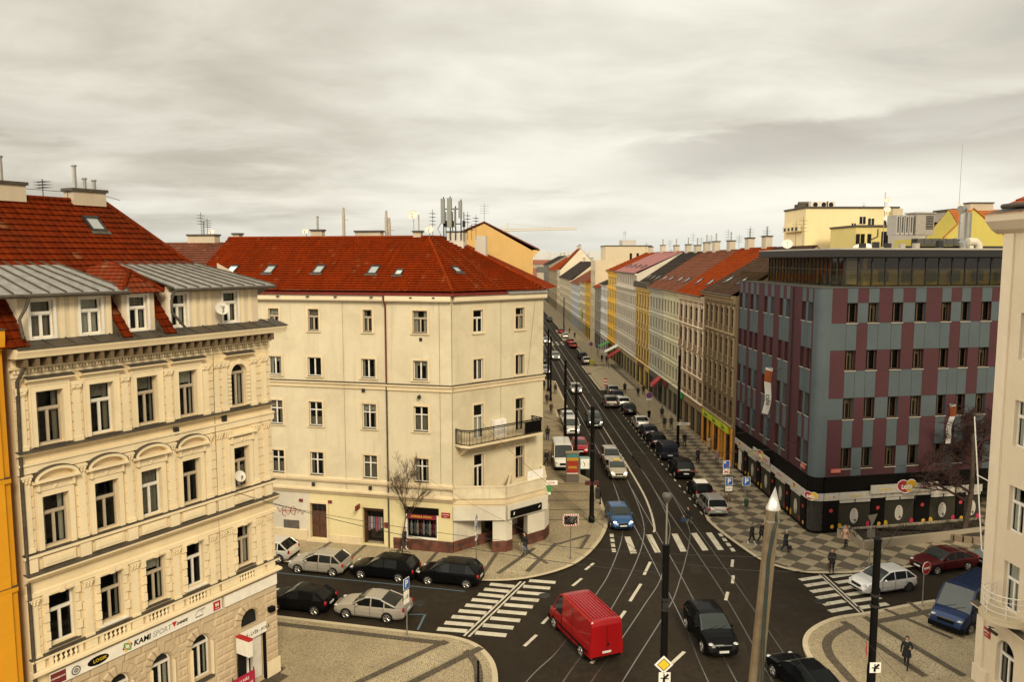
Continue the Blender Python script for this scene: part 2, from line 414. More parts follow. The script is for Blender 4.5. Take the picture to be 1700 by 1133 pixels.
KC = [(75,60.2),(50,56.8),(31.87,53.5)] + catmull([(28.5,52.8),(24.4,51.95),(21.58,51.9),(20.15,52.5),(18.96,53.95),(18.3,56.5),(17.6,60.2),(17.35,62.6)],5) + [(17.5,64.0),(19.2,66.5),(19.2,124.8),(18.6,126.6),(16.8,127.3),(16.8,156.5),(18.9,158.5),(18.9,204),(17.2,206),(17.2,236),(18.9,238),(18.9,430)]
KD = [(75,58.2),(50,52.0),(31.3,48.05)] + catmull([(29,47.6),(26.4,47.05),(22.64,45.75),(20.06,45.0),(18.14,43.65),(17.1,42.2),(16.66,40.6),(16.64,39.2),(16.7,37.5)],5) + [(16.9,20),(16.9,-20)]
mos = cobble((.42,.345,.215),(.345,.28,.17),(.19,.15,.095)); dk = cobble((.10,.078,.05),(.14,.11,.075),(.04,.035,.03),9,'dark_mosaic_paving'); lt = cobble((.50,.42,.27),(.42,.35,.22),s=9,name='light_mosaic_paving')
def pavement(label, K, rest, mat, left):
    mb = MB(); mb.prism(K+rest, -.1, .12)
    p = structure(mb.build('pavement', mat), label, 'pavement')
    k = MB(); s = 1 if left else -1
    ribbon(k, K, -.01*s, .28*s, .124); 
    for i in range(len(K)-1):
        a,b = K[i],K[i+1]; 
        dx,dy=b[0]-a[0],b[1]-a[1]; l=math.hypot(dx,dy); nx,ny=-dy/l*.012*s,dx/l*.012*s
        k.poly([(a[0]-nx,a[1]-ny,0.001),(b[0]-nx,b[1]-ny,0.001),(b[0]-nx,b[1]-ny,.124),(a[0]-nx,a[1]-ny,.124)])
    put('kerb', k.mesh('kerb', M['stone']), p)
    return p
def band(p, quads, mat, z=.128, name='paving_band'):
    b = MB()
    for i,q in enumerate(quads): b.poly([(x,y,z+.0014*i) for x,y in q])
    return put(name, b.mesh(name, mat), p)
def strip(a, b, w):
    dx,dy=b[0]-a[0],b[1]-a[1]; l=math.hypot(dx,dy); nx,ny=-dy/l*w/2,dx/l*w/2
    return [(a[0]+nx,a[1]+ny),(b[0]+nx,b[1]+ny),(b[0]-nx,b[1]-ny),(a[0]-nx,a[1]-ny)]
PA = pavement('beige mosaic pavement at the near left corner by the sports shop', KA, [(-60,-20)], mos, False)
PB = pavement('pavement with dark bands round the cream corner house and up the left side', KB, [(3.0,430),(3.0,70),(-20,72),(-60,84)], mos, False)
PC = pavement('checkered pavement round the purple corner building and up the right side', KC, [(26,430),(26,84),(75,90)], checker((.34,.275,.175),(.105,.083,.055),1.15), True)
PD = pavement('mosaic pavement island at the near right corner', KD, [(75,-20)], mos, True)
n14=(-.242,-.970); d14=(-.970,.242)
qb=[]
for i in range(9):
    s=1.2+i*2.85; a=(-3.34+d14[0]*s,55.81+d14[1]*s); qb.append(strip(a,(a[0]+n14[0]*3.6-.0,a[1]+n14[1]*3.6),.28))
qb.append(strip((-.2,55.6),(-1.2,51.6),.28))
qb.append(strip(gp(1085*.28235+430,720*.28235+620) if 0 else (1.9,56.2),(3.4,53.6),.28))
band(PB, qb, dk)
band(PB, [strip((2.6,56.6),(-.1,51.9),.35),strip((4.3,57.6),(1.9,52.2),.35),strip((4.4,57.4),(7.0,59.4),.3),strip((7.0,59.4),(6.0,56.4),.3)], dk)
band(PB, [strip((3.45,57.1),(.95,51.95),1.5)], lt, .1272)
pb2=MB()
for i in range(24):
    y=63.0+i*2.6
    if y<112: pb2.poly([(x,yy,.1285) for x,yy in strip((3.5,y),(8.6 if y<74 else 7.5,y),.14)])
put('paving_band',pb2.mesh('paving_band',dk),PB)
inner=MB(); ribbon(inner, KA[9:-1], -.75, -1.2, .1256); put('paving_band', inner.mesh('paving_band',dk), PA)
band(PA, [strip((-1.0,41.6),(-7.2,35.2),.45),strip((-3.0,42.4),(-9.0,36.2),.4)], dk); band(PA,[strip((-2.0,42.05),(-8.1,35.7),1.3)],lt,.1275)
band(PA, [strip((-11.2,39.0),(-17.9,28.1),.9),strip((-11.3,39.3),(-28,43.4),.7)], dk,.1272)
inner=MB(); ribbon(inner, KD[6:-1], 1.0, 1.5, .1256); put('paving_band', inner.mesh('paving_band',dk), PD)
band(PD, [strip((20.3,44.4),(21.9,38.2),.42),strip((21.9,45.0),(23.9,38.2),.42),strip((23.6,46.0),(25.6,42.2),.3),strip((25.6,47.0),(25.9,43.0),.3)], dk); band(PD,[strip((21.1,44.75),(22.9,38.2),1.15)],lt,.1275)
isl=MB(); isl.poly([(17.1,127.7,.127),(22.6,128.2,.127),(22.2,156,.127),(17.1,156.2,.127)]); put('paving_slab',isl.mesh('paving_slab',plaster((.40,.33,.21),.35,sc=1,name='smooth_paving')),PC)
isl=MB(); isl.poly([(x,y,.127) for x,y in ((17.1,206.5),(22.4,206.5),(22.4,235),(17.1,235))]); put('paving_slab',isl.mesh('paving_slab',plaster((.40,.33,.21),.35,sc=1,name='smooth_paving')),PC)
nm=MB(); nm.poly([(19.5,97,.1262),(24.2,97,.1262),(24.2,127.4,.1262),(19.5,127.4,.1262)]); put('paving_slab',nm.mesh('paving_slab',mos),PC)
far=MB(); far.poly([(19.3,158.8,.1265),(26,158.8,.1265),(26,430,.1265),(19.3,430,.1265)]); put('paving_slab',far.mesh('paving_slab',mos),PC)
# tram rails (children of the road)
RT = [[(11.2,430),(11.15,112),(11.2,84),(10.9,71.9),(10.45,65.4),(9.85,60.9),(9.1,57.4),(7.5,52.0),(6.1,48.4),(3.4,41.8),(1.4,38.3),(-2,31),(-8,20)],
 [(12.6,430),(12.55,112),(12.6,84),(12.4,71.9),(11.9,63.4),(11.05,58.5),(9.3,52.8),(6.75,46.2),(4.9,41.8),(3.25,38.2),(0,30.5),(-6,19)],
 [(10.75,68.5),(10.9,62),(10.95,58),(10.95,52),(10.9,44),(10.65,38),(10.5,20),(10.5,-10)],
 [(12.45,72),(12.4,66.8),(12.4,55),(12.3,47.6),(12.1,38.1),(11.95,20),(11.95,-10)],
 [(14.65,430),(14.6,112),(14.6,84),(14.5,71.9),(13.95,62.9),(12.9,58.0),(10.95,51.3),(9.05,47.1),(6.5,41.8),(4.7,38.2),(1.4,31),(-4,20)],
 [(16.1,430),(16.05,112),(16.0,84),(15.85,71.8),(15.3,62.0),(14.3,57.4),(11.6,49.4),(10.1,45.9),(6.3,38.2),(2.9,31),(-2,20)],
 [(14.5,72),(14.45,64),(14.5,56.6),(14.45,48.5),(14.2,42.4),(13.95,38.1),(13.8,20),(13.8,-10)],
 [(15.85,72),(15.8,60),(15.75,53),(15.65,46),(15.55,40.8),(15.45,38.2),(15.25,20),(15.25,-10)]]
for i,P in enumerate(RT):
    Q=catmull(P,8); m=MB(); zz=.0035+.0006*i
    ribbon(m,Q,-.085,.085,zz,1); ribbon(m,Q,-.027,.027,zz+.005,0)
    put('tram_rail', m.mesh('tram_rail',[M['rail'],M['railbed']]), road)
def mark(quads, mat=None, name='road_marking'):
    m=MB()
    for q in quads: m.poly([(x,y,.0125) for x,y in q])
    return put(name, m.mesh(name, mat or M['marking']), road)
lerp=lambda a,b,t:(a[0]+(b[0]-a[0])*t,a[1]+(b[1]-a[1])*t)
for i in range(9):
    t=i/8.
    a=lerp((-.62,50.42),(-3.62,44.1),t); b=lerp((.98,50.0),(-1.88,43.78),t); mark([strip(a,b,.46)],name='crossing_stripe')
    a=lerp((2.0,50.95),(-1.38,43.6),t); b=lerp((3.75,50.6),(.4,43.22),t); mark([strip(a,b,.46)],name='crossing_stripe')
mark([strip((1.44,50.8),(-2.03,43.2),.13),strip((1.72,50.75),(-1.75,43.1),.13)],name='guide_line')
for q in [[(9.72,59.22),(10.18,59.22),(10.1,55.73),(9.6,55.70)],[(11.48,59.65),(11.94,59.7),(11.88,55.9),(11.43,55.85)],[(13.52,59.81),(13.99,59.84),(13.82,56.04),(13.36,56.02)],[(15.08,59.9),(15.55,60.0),(15.5,56.25),(15.03,56.2)],[(16.26,59.99),(16.74,60.06),(16.66,56.3),(16.21,56.31)]]: mark([q],name='crossing_stripe')
for i in range(4):
    y=56.0+i*1.05; mark([strip((8.45+.1*i,y),(8.5+.1*i,y+.7),.3)]); mark([strip((17.3,y),(17.33,y+.7),.3)])
for i in range(6):
    t=i/5.; a=lerp((20.2,50.75),(20.2,46.0),t); b=lerp((21.85,51.25),(21.75,46.5),t); mark([strip(a,b,.42)],name='crossing_stripe')
    a=lerp((22.5,51.2),(22.2,46.45),t); b=lerp((24.2,51.75),(24.3,47.0),t); mark([strip(a,b,.42)],name='crossing_stripe')
mark([strip((21.9,51.75),(22.0,45.85),.11),strip((22.15,51.75),(22.25,45.85),.11)],name='guide_line')
for a,b in [((5.97,52.72),(6.7,53.94)),((4.83,50.03),(5.58,51.27)),((2.53,44.64),(3.21,45.97)),((1.39,41.94),(2.13,43.26)),((9.88,51.77),(10.76,54.09)),((8.23,47.63),(9.4,50.28)),((6.86,44.52),(7.72,46.27)),((9.14,39.87),(10.16,41.18)),((16.3,53.1),(16.75,54.41)),((15.5,50.26),(15.95,51.58)),((14.3,47.66),(14.8,48.92)),((13.2,45.9),(13.5,46.6)),((4.9,40.0),(5.7,41.6))]: mark([strip(a,b,.2)])
for i in range(30): mark([strip((17.15,64.5+i*2.0),(17.15,65.2+i*2.0),.12)]) if i%1==0 else None
mark([strip((13.35,430),(13.35,84),.1)]); m_=MB(); ribbon(m_,catmull([(13.4,84),(13.3,72),(13.0,66),(12.5,61.5),(12.2,60.2)]),-.09,.09,.0127); put('road_marking',m_.mesh('road_marking',M['marking']),road)
for y0 in (196.5,201.0):
    for i in range(6): mark([strip((9.9+i*1.25,y0),(9.9+i*1.25,y0+2.6),.55)],name='crossing_stripe')
mark([strip((-22,54.25),(-2.24,49.29),.09),strip((-5.55,46.0),(-4.5,46.0),.1),strip((-4.5,46.05),(-4.75,44.0),.12)],M['bluemark'])
for i,(x,y) in enumerate([(-5.0,47.6),(18.9,43.9),(20.2,47.4),(7.2,57.9),(2.9,48.6)]):
    c=MB(); c.lathe([(.37,.001),(.36,.014)],(x,y,0),20); c.tube([(x+.28*math.cos(q*.35),y+.28*math.sin(q*.35),.014) for q in range(19)],.012,4,cap=False); put('manhole_cover',c.mesh('manhole_cover',M['darkmetal']),road)
for q in [(-3.6,46.4),(4.2,47.2)]:
    pass
for q in [strip((1.2,46.0),(2.6,49.0),.8),strip((17.4,49.2),(19.0,51.5),1.1),strip((-8,49.5),(-6.2,49.0),1.4),strip((12.8,70),(12.8,80),1.1),strip((17.9,92),(17.9,99),.9),strip((10.2,90),(10.2,97),1.0),strip((13.3,104),(13.3,118),.9),strip((6.2,43.2),(7.6,44.6),.6),strip((13.0,40.0),(13.6,43.5),.9),strip((24.5,49.8),(27.5,50.6),.8),strip((9.2,50),(11.5,54),.9),strip((17.0,46.5),(18.6,47.3),1.0),strip((3.2,40.1),(5.0,44.0),.7),strip((13.6,52.0),(13.9,57.0),.8)]:
    m=MB(); m.poly([(x,y,.0022) for x,y in q]); put('asphalt_patch',m.mesh('asphalt_patch',plaster((.014,.010,.006),.4,.9,name='fresh_asphalt')),road)
# hills
h=MB(); n=90; rows=[]
for j,(d,zz) in enumerate([(1500,0),(1900,16),(2500,38),(3200,42),(4200,30)]):
    rows.append([(-4200+8400*i/n, d+60*math.sin(i*.7+j), -1+zz*.78*(.75+.35*math.sin(i*.23+j*.6)+.18*math.sin(i*.61))) for i in range(n+1)])
for j in range(4):
    for i in range(n): h.poly([rows[j][i],rows[j][i+1],rows[j+1][i+1],rows[j+1][i]])
structure(h.build('hills', plaster((.085,.085,.075),.6,1.,(.05,.06,.06),.01,name='hill_woods'), smooth=60),'low wooded hills closing the view at the end of the street','hills')
# ---------------------------------------------------------------- windows
_wc = {}
def win_mesh(w, h, style):
    k = (round(w,3), round(h,3), style)
    if k in _wc: return _wc[k]
    f = MB(); t = .065; d = .07
    def bar(x0,z0,x1,z1,y0=0.,y1=d): f.box(x0,y0,z0,x1,y1,z1)
    bar(0,0,t,h); bar(w-t,0,w,h); bar(t,0,w-t,t); bar(t,h-t,w-t,h)
    if style == 'T':      # fanlight over two casements
        z = h*.66; bar(t,z-.055,w-t,z+.055,-.035,d); bar(w/2-.05,t,w/2+.05,z-.055,-.012,d)
        bar(t,z-.10,w-t,z-.055,.01,d-.003)
    elif style == 'X': z = h*.66; bar(t,z-.04,w-t,z+.04,-.012,d); bar(w/2-.045,t,w/2+.045,z-.04,-.02,d); bar(w/2-.045,z+.04,w/2+.045,h-t,-.02,d)
    elif style == 'V': bar(w/2-.05,t,w/2+.05,h-t,-.012,d)
    elif style == 'S': bar(w*.36-.04,t,w*.36+.04,h-t,-.012,d)
    elif style == 'G':
        z = h*.66; bar(t,z-.035,w-t,z+.035,-.012,d)
        for q in (.33,.66): bar(w*q-.03,t,w*q+.03,z-.035,-.01,d)
    fm = f; gm = MB(); y=.045; gm.poly([(t*.8,y,t*.8),(w-t*.8,y,t*.8),(w-t*.8,y,h-t*.8),(t*.8,y,h-t*.8)])
    bk = MB(); bk.box(-.02,.75,-.02,w+.02,.78,h+.02); bk.poly([(-.02,.09,-.02),(-.02,.75,-.02),(-.02,.75,h),(-.02,.09,h)]); bk.poly([(w+.02,.09,-.02),(w+.02,.75,-.02),(w+.02,.75,h),(w+.02,.09,h)]); bk.poly([(0,.09,h+.015),(w,.09,h+.015),(w,.75,h+.015),(0,.75,h+.015)]); bk.poly([(0,.09,-.015),(w,.09,-.015),(w,.75,-.015),(0,.75,-.015)])  # shallow black box: the darkness indoors is put into its colour
    _wc[k] = (fm, gm, bk); return _wc[k]
_wm = {}
def window(parent, x, z, w, h, style='T', frame=None, clear=True, y=.16, curtain=None, rnd=RND, cmat=None):
    fr = frame or M['frame']; k = (round(w,3),round(h,3),style,fr.name,clear)
    if k not in _wm:
        fm, gm, bk = win_mesh(w, h, style)
        _wm[k] = (fm.mesh('window',fr), gm.mesh('pane',M['pane'] if clear else M['glass']), bk.mesh('black_backing',M['dark']))
    a, b, c = _wm[k]
    o = put('window', a, parent, (x,y,z)); put('pane', b, o)
    if clear:
        put('black_backing', c, o)
        cu = rnd.random() if curtain is None else curtain
        if cu > .25:
            m = MB()
            def drape(x0,x1,z0,z1,yy):
                n = max(4,int((x1-x0)/.05)); P=[(x0+(x1-x0)*i/n, yy+.018*math.sin(i*1.9)) for i in range(n+1)]
                for i in range(n): m.poly([(P[i][0],P[i][1],z0),(P[i+1][0],P[i+1][1],z0),(P[i+1][0],P[i+1][1],z1),(P[i][0],P[i][1],z1)])
            if cu < .7:
                q = .12+.14*rnd.random(); drape(.07,w*q+.07,.07,h*.98,.13); drape(w*(1-q)-.07,w-.07,.07,h*.98,.13)
                if cu > .5: drape(.08,w-.08,h*.72,h*.98,.16)
            elif cu < .88: drape(.07,w-.07,.07,h*(.35+.3*rnd.random()),.13)
            else: drape(.07,w-.07,.07,h*.97,.14)
            put('curtain', m.mesh('curtain', cmat or (M['curtain'] if rnd.random() < .6 else M['curtain2'])), o)
    return o
def chimney(parent, x, y, z, w, d, h, pots=1, mat=None):
    m = MB(); m.box(x-w/2,y-d/2,z-1.2,x+w/2,y+d/2,z+h); m.box(x-w/2-.08,y-d/2-.08,z+h+.002,x+w/2+.08,y+d/2+.08,z+h+.14,1)
    o = put('chimney', m.mesh('chimney',[mat or M['brickchim'],M['zinc2']]), parent)
    for i in range(pots):
        p = MB(); px = x-w/2+w*(i+.7)/(pots+.4); hh = [1.0,.45,.4][i%3]
        p.lathe([(.09,0),(.09,hh),(.13,hh+.02),(.13,hh+.08),(.02,hh+.1)],(px,y,z+h+.14),10); put('flue', p.mesh('flue',M['steel'],40), o)
    return o
def antenna(parent, x, y, z, h, kind=0):
    m = MB(); m.tube([(x,y,z),(x,y,z+h)],.02,5)
    for i in range(3+kind%3):
        zz = z+h*(.62+.12*i) if i<3 else z+h*.5
        if zz > z+h: break
        m.tube([(x-.02,y-.45,zz),(x+.02,y+.45,zz)],.009,4)
        for q in (-.4,-.25,-.1,.08,.22,.36): m.tube([(x-.22,y+q,zz+.02),(x+.22,y+q,zz+.02)],.006,4)
    return put('antenna', m.mesh('antenna',M['darkmetal']), parent)
def dish(parent, x, y, z, r, yaw=-1.6, name='satellite_dish', pole=.6, mat=None):
    m = MB(); prof=[(0.001,0)]+[(r*q, .22*r*q*q) for q in (.25,.5,.75,1.)]
    vs=[]; n=20
    s = MB(); s.lathe(prof+[(r*1.0,.22*r+.02),(r*.7,.12*r-.03),(.02,-.05)],(0,0,0),n,axis='x')
    Mx = Matrix.Translation((x,y,z)) @ Matrix.Rotation(yaw,4,'Z') @ Matrix.Rotation(-.45,4,'Y')
    m.merge(s,0,Mx); m.tube([tuple(Mx@Vector((.05,0,-r*.8))),tuple(Mx@Vector((r*.75,0,-.1)))],.018,5,mi=1); m.box(*[a-b for a,b in zip(tuple(Mx@Vector((r*.78,0,-.06))),(.04,.04,.04))],*[a+b for a,b in zip(tuple(Mx@Vector((r*.78,0,-.06))),(.04,.04,.04))],1)
    m.tube([(x-.12*math.cos(yaw),y-.12*math.sin(yaw),z+.05),(x-.12*math.cos(yaw),y-.12*math.sin(yaw),z-pole)],.03,6,mi=1)
    return put(name, m.mesh(name,[mat or M['offwhite'],M['steel']],40), parent)
def skylight(parent, P, U, V, N, w=.8, h=1.15, lift=.09):
    # roof window lying on a slope: P corner, U along, V up slope, N normal
    P,U,V,N=[Vector(q) for q in (P,U,V,N)]
    m=MB(); 
    def bx(u0,v0,n0,u1,v1,n1,mi):
        c=[P+U*u+V*v+N*n for n in (n0,n1) for u,v in ((u0,v0),(u1,v0),(u1,v1),(u0,v1))]
        m.add(c,[(0,3,2,1),(4,5,6,7),(0,1,5,4),(1,2,6,5),(2,3,7,6),(3,0,4,7)],mi)
    bx(0,0,-.05,w,.12,lift,0); bx(0,h-.14,-.05,w,h,lift+.03,0); bx(0,.12,-.05,.1,h-.14,lift,0); bx(w-.1,.12,-.05,w,h-.14,lift,0)
    o=put('roof_window',m.mesh('roof_window',M['darkmetal']),parent)
    g_=MB(); c=[P+U*u+V*v+N*(lift-.02) for u,v in ((.1,.12),(w-.1,.12),(w-.1,h-.14),(.1,h-.14))]; g_.poly(c)
    put('pane',g_.mesh('pane',glassy((.30,.32,.31),.12,'sky_glass',.9)),o)
    f_=MB(); c=[P+U*u+V*v+N*.065 for u,v in ((-.1,-.22),(w+.1,-.22),(w+.1,0),(-.1,0))]; f_.poly(c); put('flashing',f_.mesh('flashing',M['zinc2']),o)
    return o
def dentils(mb, x0, x1, y0, y1, z0, z1, step, w):
    n=int((x1-x0)/step); st=(x1-x0)/n
    for i in range(n): mb.box(x0+(i+.5)*st-w/2,y0,z0,x0+(i+.5)*st+w/2,y1,z1)
def pipe(parent, pts, r=.06, mat=None, name='drainpipe'):
    m=MB(); m.tube(pts,r,8); return put(name,m.mesh(name,mat or M['zinc2'],40),parent)
# ---------------------------------------------------------------- A: ornate corner house with the sports shop
CREAM=(.75,.61,.39)
def house_A():
    A=Vector((-11.5,39.34,0)); a=rad(31.5); L=12.2
    org=(A.x-L*math.sin(a), A.y-L*math.cos(a), 0)
    T=thing('corner_house','ornate pale stucco house with sports shop signs and grey metal dormer roofs','building',org,rad(90)-a)
    pl=plaster(CREAM,.45); pl2=plaster((.79,.66,.44),.35); ru=plaster((.52,.41,.27),.55,dirt=(.12,.09,.05))
    WX=[.78,2.86,4.92,6.95,9.8]; ww=[1.03,1.02,.98,.95,.92]
    D=13
    ops=[]
    for x,w in zip(WX,ww): ops += [(x,x+w,14.45,16.52),(x,x+w,10.42,12.46),(x,x+w,6.5,8.55)]
    arch3=[o for o in ops if o[0]==9.8 and o[2]==14.45][0]
    GX=[.92,2.98,5.0,7.05]; gops=[(x,x+1.02,1.95,4.05) for x in GX]+[(9.62,11.2,.35,2.72),(9.9,10.98,3.3,4.15)]
    w=MB(); facade(w,L,4.88,18.1,ops,.22); archfill(w,9.8,10.72,16.06,16.52,0,0,12,.22)
    facade(w,L,0,4.88,gops,.25,mi=1)
    for x in GX: archfill(w,x,x+1.02,3.54,4.05,0,1,12,.25)
    archfill(w,9.9,10.98,3.6,4.15,0,1,12,.25)
    w.poly([(L,0,0),(L,D,0),(L,D,18.5),(L,0,18.5)]); w.poly([(0,0,0),(0,D,0),(0,D,20),(0,0,18.5)]); w.poly([(0,D,0),(L,D,0),(L,D,18.5),(0,D,18.5)])
    w.poly([(0,.3,18.12),(L,.3,18.12),(L,D,18.12),(0,D,18.12)])
    put('wall', w.mesh('wall',[pl,ru]), T)
    for i,(x,wd) in enumerate(zip(WX,ww)):
        for z,h in ((14.45,2.07),(10.42,2.04),(6.5,2.05)):
            if i==4 and z==14.45:
                o=window(T,x,z,wd,1.6,'V',M['oldframe'],True,.18,.4)
                m=MB(); pts=[(wd/2-wd/2*math.cos(math.pi*q/12), 1.6+.47*math.sin(math.pi*q/12)) for q in range(13)]
                for q in range(12):
                    p,r=pts[q],pts[q+1]; k=.86
                    p2=(wd/2+(p[0]-wd/2)*k,1.6+(p[1]-1.6)*k); r2=(wd/2+(r[0]-wd/2)*k,1.6+(r[1]-1.6)*k)
                    m.poly([(p[0],0,p[1]),(r[0],0,r[1]),(r2[0],0,r2[1]),(p2[0],0,p2[1])])
                m.box(0,-.04,1.58,wd,.05,1.68); put('fanlight',m.mesh('fanlight',M['oldframe']),o)
                g_=MB(); g_.poly([(p[0],.045,p[1]) for p in pts]); put('pane',g_.mesh('pane',M['glass']),o)
            else: o=window(T,x,z,wd,h,'T',M['oldframe'] if (i+int(z))%3 else M['frame'],True,.18)
            s=MB(); s.box(-.12,-.30,-.09,wd+.12,.0,-.02); put('sill',s.mesh('sill',M['zinc2'] if z>8 else M['white'] if (i*7+int(z))%2 else M['zinc2']),o,(0,0,0))
            # surrounds
            f=MB(); y0=-.18-.09; y1=-.18-.0015; b=.21
            if z==14.45:
                if i<4:
                    f.box(-b,y0,-.02,-.0,y1,h+b); f.box(wd,y0,-.02,wd+b,y1,h+b); f.box(0,y0,h,wd,y1,h+b)
                    f.box(-b-.05,y0-.03,-.02,-b,y1,h+b); f.box(wd+b,y0-.03,-.02,wd+b+.05,y1,h+b)
                    f.box(-b-.05,y0-.02,h+b,wd+b+.05,y1,h+b+.16); f.exx([(y0-.02,h+b+.16),(y0-.20,h+b+.24),(y0-.20,h+b+.33),(y1,h+b+.40),(y1,h+b+.16)],-b-.16,wd+b+.16)
                    r=MB(); r.exx([(y0-.22,h+b+.325),(y1,h+b+.42),(y1,h+b+.40),(y0-.22,h+b+.305)],-b-.18,wd+b+.18); put('weathering',r.mesh('weathering',M['zinc2']),o)
                else:
                    for q in range(12):
                        t0,t1=math.pi*q/12,math.pi*(q+1)/12; 
                        pt=lambda t,k:(wd/2-(wd/2+k)*math.cos(t),1.6+(.47+k)*math.sin(t))
                        p0,p1,p2,p3=pt(t0,0.0),pt(t1,0.0),pt(t1,.17),pt(t0,.17)
                        f.add([(p[0],y,p[1]) for y in (y0,y1) for p in (p0,p1,p2,p3)],[(0,1,2,3),(2,6,7,3),(0,4,5,1),(4,7,6,5),(1,5,6,2),(0,3,7,4)])
                    for k in range(8):
                        f.block(-.2,y0,.2*k,-.0,y1,.2*k+.19,.015); f.block(wd,y0,.2*k,wd+.2,y1,.2*k+.19,.015)
                    f.box(wd/2-.07,y0-.06,2.05,wd/2+.07,y1,2.3)
                    f.exx([(y0-.02,2.42),(y0-.20,2.5),(y0-.20,2.58),(y1,2.64),(y1,2.42)],-b-.16,wd+b+.16)
                    r=MB(); r.exx([(y0-.22,2.575),(y1,2.66),(y1,2.64),(y0-.22,2.555)],-b-.18,wd+b+.18); put('weathering',r.mesh('weathering',M['zinc2']),o)
            elif z==10.42:
                f.box(-b,y0,-.02,-.0,y1,h+b); f.box(wd,y0,-.02,wd+b,y1,h+b); f.box(0,y0,h,wd,y1,h+b)
                f.box(-b+.05,y0-.03,h+b+.03,wd+b-.05,y1,h+b+.30); f.box(.1,y0-.045,h+b+.1,wd*.33,y0-.03,h+b+.22); f.box(wd*.67,y0-.045,h+b+.1,wd-.1,y0-.03,h+b+.22); f.ell((wd/2,y0-.03,h+b+.16),.09,.05,.09)
                for k in (-b-.0,wd+b-.1): f.box(k,y0-.12,h+b+.05,k+.1,y1,h+b+.38)
                if i<4:
                    zb=h+b+.40; f.exx([(y0-.06,zb-.06),(y0-.26,zb),(y0-.26,zb+.09),(y1,zb+.09),(y1,zb-.06)],-b-.14,wd+b+.14)
                    cx=wd/2; R1=(wd/2+b+.14); N=14; r=MB()
                    def arcp(k,t): return (cx-(R1-k)*math.cos(t), zb+.09+(.44-k*.8)*math.sin(t))
                    for q in range(N):
                        t0,t1=math.pi*q/N,math.pi*(q+1)/N
                        P=[arcp(0,t0),arcp(0,t1),arcp(.15,t1),arcp(.15,t0)]
                        f.add([(p[0],y,p[1]) for y in (y0-.20,y1) for p in P],[(0,1,2,3),(2,6,7,3),(0,4,5,1),(4,7,6,5)])
                        P=[arcp(-.02,t0),arcp(-.02,t1)]
                        r.poly([(P[0][0],y0-.23,P[0][1]),(P[1][0],y0-.23,P[1][1]),(P[1][0],y1,P[1][1]+.03),(P[0][0],y1,P[0][1]+.03)])
                    put('weathering',r.mesh('weathering',M['zinc2']),o)
                else:
                    zb=h+b+.34; f.exx([(y0-.02,zb),(y0-.2,zb+.08),(y0-.2,zb+.16),(y1,zb+.2),(y1,zb)],-b-.14,wd+b+.14)
            else:
                for k in range(6):
                    dz=h/5.5; e=.06 if k%2 else 0
                    f.block(-.17-e,y0-.02-e*.5,dz*k-.1,-.0,y1,dz*(k+1)-.115,.02); f.block(wd,y0-.02-e*.5,dz*k-.1,wd+.17+e,y1,dz*(k+1)-.115,.02)
                f.box(-.2,y0-.02,h+.0,wd+.2,y1,h+.16); f.box(wd/2-.09,y0-.09,h-.0,wd/2+.09,y0-.02,h+.24)
                f.box(.05,y0-.05,h+.05,wd*.36,y0-.02,h+.11); f.box(wd*.64,y0-.05,h+.05,wd-.05,y0-.02,h+.11)
            put('surround', f.mesh('surround',pl2), o)
    # pilasters
    PXs=[.22,2.33,4.38,6.42,8.35,8.95,9.42,11.12,11.78]
    for x in PXs:
        for fl,(z0,z1) in enumerate(((14.36,16.75),(10.42,13.42),(6.2,8.62))):
            m=MB(); w2=.15
            m.box(x-w2-.04,-.13,z0,x+w2+.04,-.0015,z0+.16); m.box(x-w2,-.09,z0+.16,x+w2,-.0015,z1-.36 if fl!=2 else z1-.3)
            zc=z1-.36 if fl!=2 else z1-.3
            if fl==0: m.exx([(-.10,zc),(-.15,zc+.10),(-.15,zc+.2),(-.0015,zc+.2),(-.0015,zc)],x-w2-.05,x+w2+.05); m.ell((x-.13,-.14,zc+.14),.07,.05,.07); m.ell((x+.13,-.14,zc+.14),.07,.05,.07); m.box(x-w2-.07,-.18,zc+.2,x+w2+.07,-.0015,z1)
            else:
                m.exx([(-.09,zc),(-.17,zc+.26),(-.0015,zc+.26),(-.0015,zc)],x-w2-.01,x+w2+.01)
                for q in (-.12,0,.12):
                    m.ell((x+q,-.12,zc+.09),.045,.05,.07); m.ell((x+q*1.15,-.16,zc+.2),.05,.05,.06)
                m.box(x-w2-.06,-.2,zc+.26,x+w2+.06,-.0015,z1)
            put('pilaster', m.mesh('pilaster',pl2), T)
    # rusticated joints between the windows: thin stone courses
    for z0,z1 in ((14.4,16.6),(10.4,13.0),(6.3,8.5)):
        bounds=[0]+sum([[x-.27,x+w_+.27] for x,w_ in zip(WX,ww)],[])+[L]
        n=6; dz=(z1-z0)/n
        for i in range(0,len(bounds),2):
            if bounds[i+1]-bounds[i]>.2:
                m=MB()
                for k in range(n): m.block(bounds[i]+.01,-.055,z0+k*dz+.02,bounds[i+1]-.01,-.0012,z0+(k+1)*dz-.02,.012)
                put('stone_course',m.mesh('stone_course',pl),T)
    def mould(name,prof,mat=pl2,x0=-.05,x1=L+.12): 
        m=MB(); m.exx(prof,x0,x1); return put(name,m.mesh(name,mat),T)
    # entablatures
    mould('string_course',[(-.002,13.45),(-.10,13.47),(-.10,13.75),(-.16,13.78),(-.16,13.86),(-.002,13.88)])
    mould('string_course',[(-.002,14.14),(-.22,14.2),(-.30,14.28),(-.002,14.34)]); mould('weathering',[(-.31,14.285),(-.31,14.30),(-.002,14.365),(-.002,14.345)],M['zinc2'])
    mould('string_course',[(-.002,8.64),(-.1,8.66),(-.1,8.82),(-.002,8.86)])
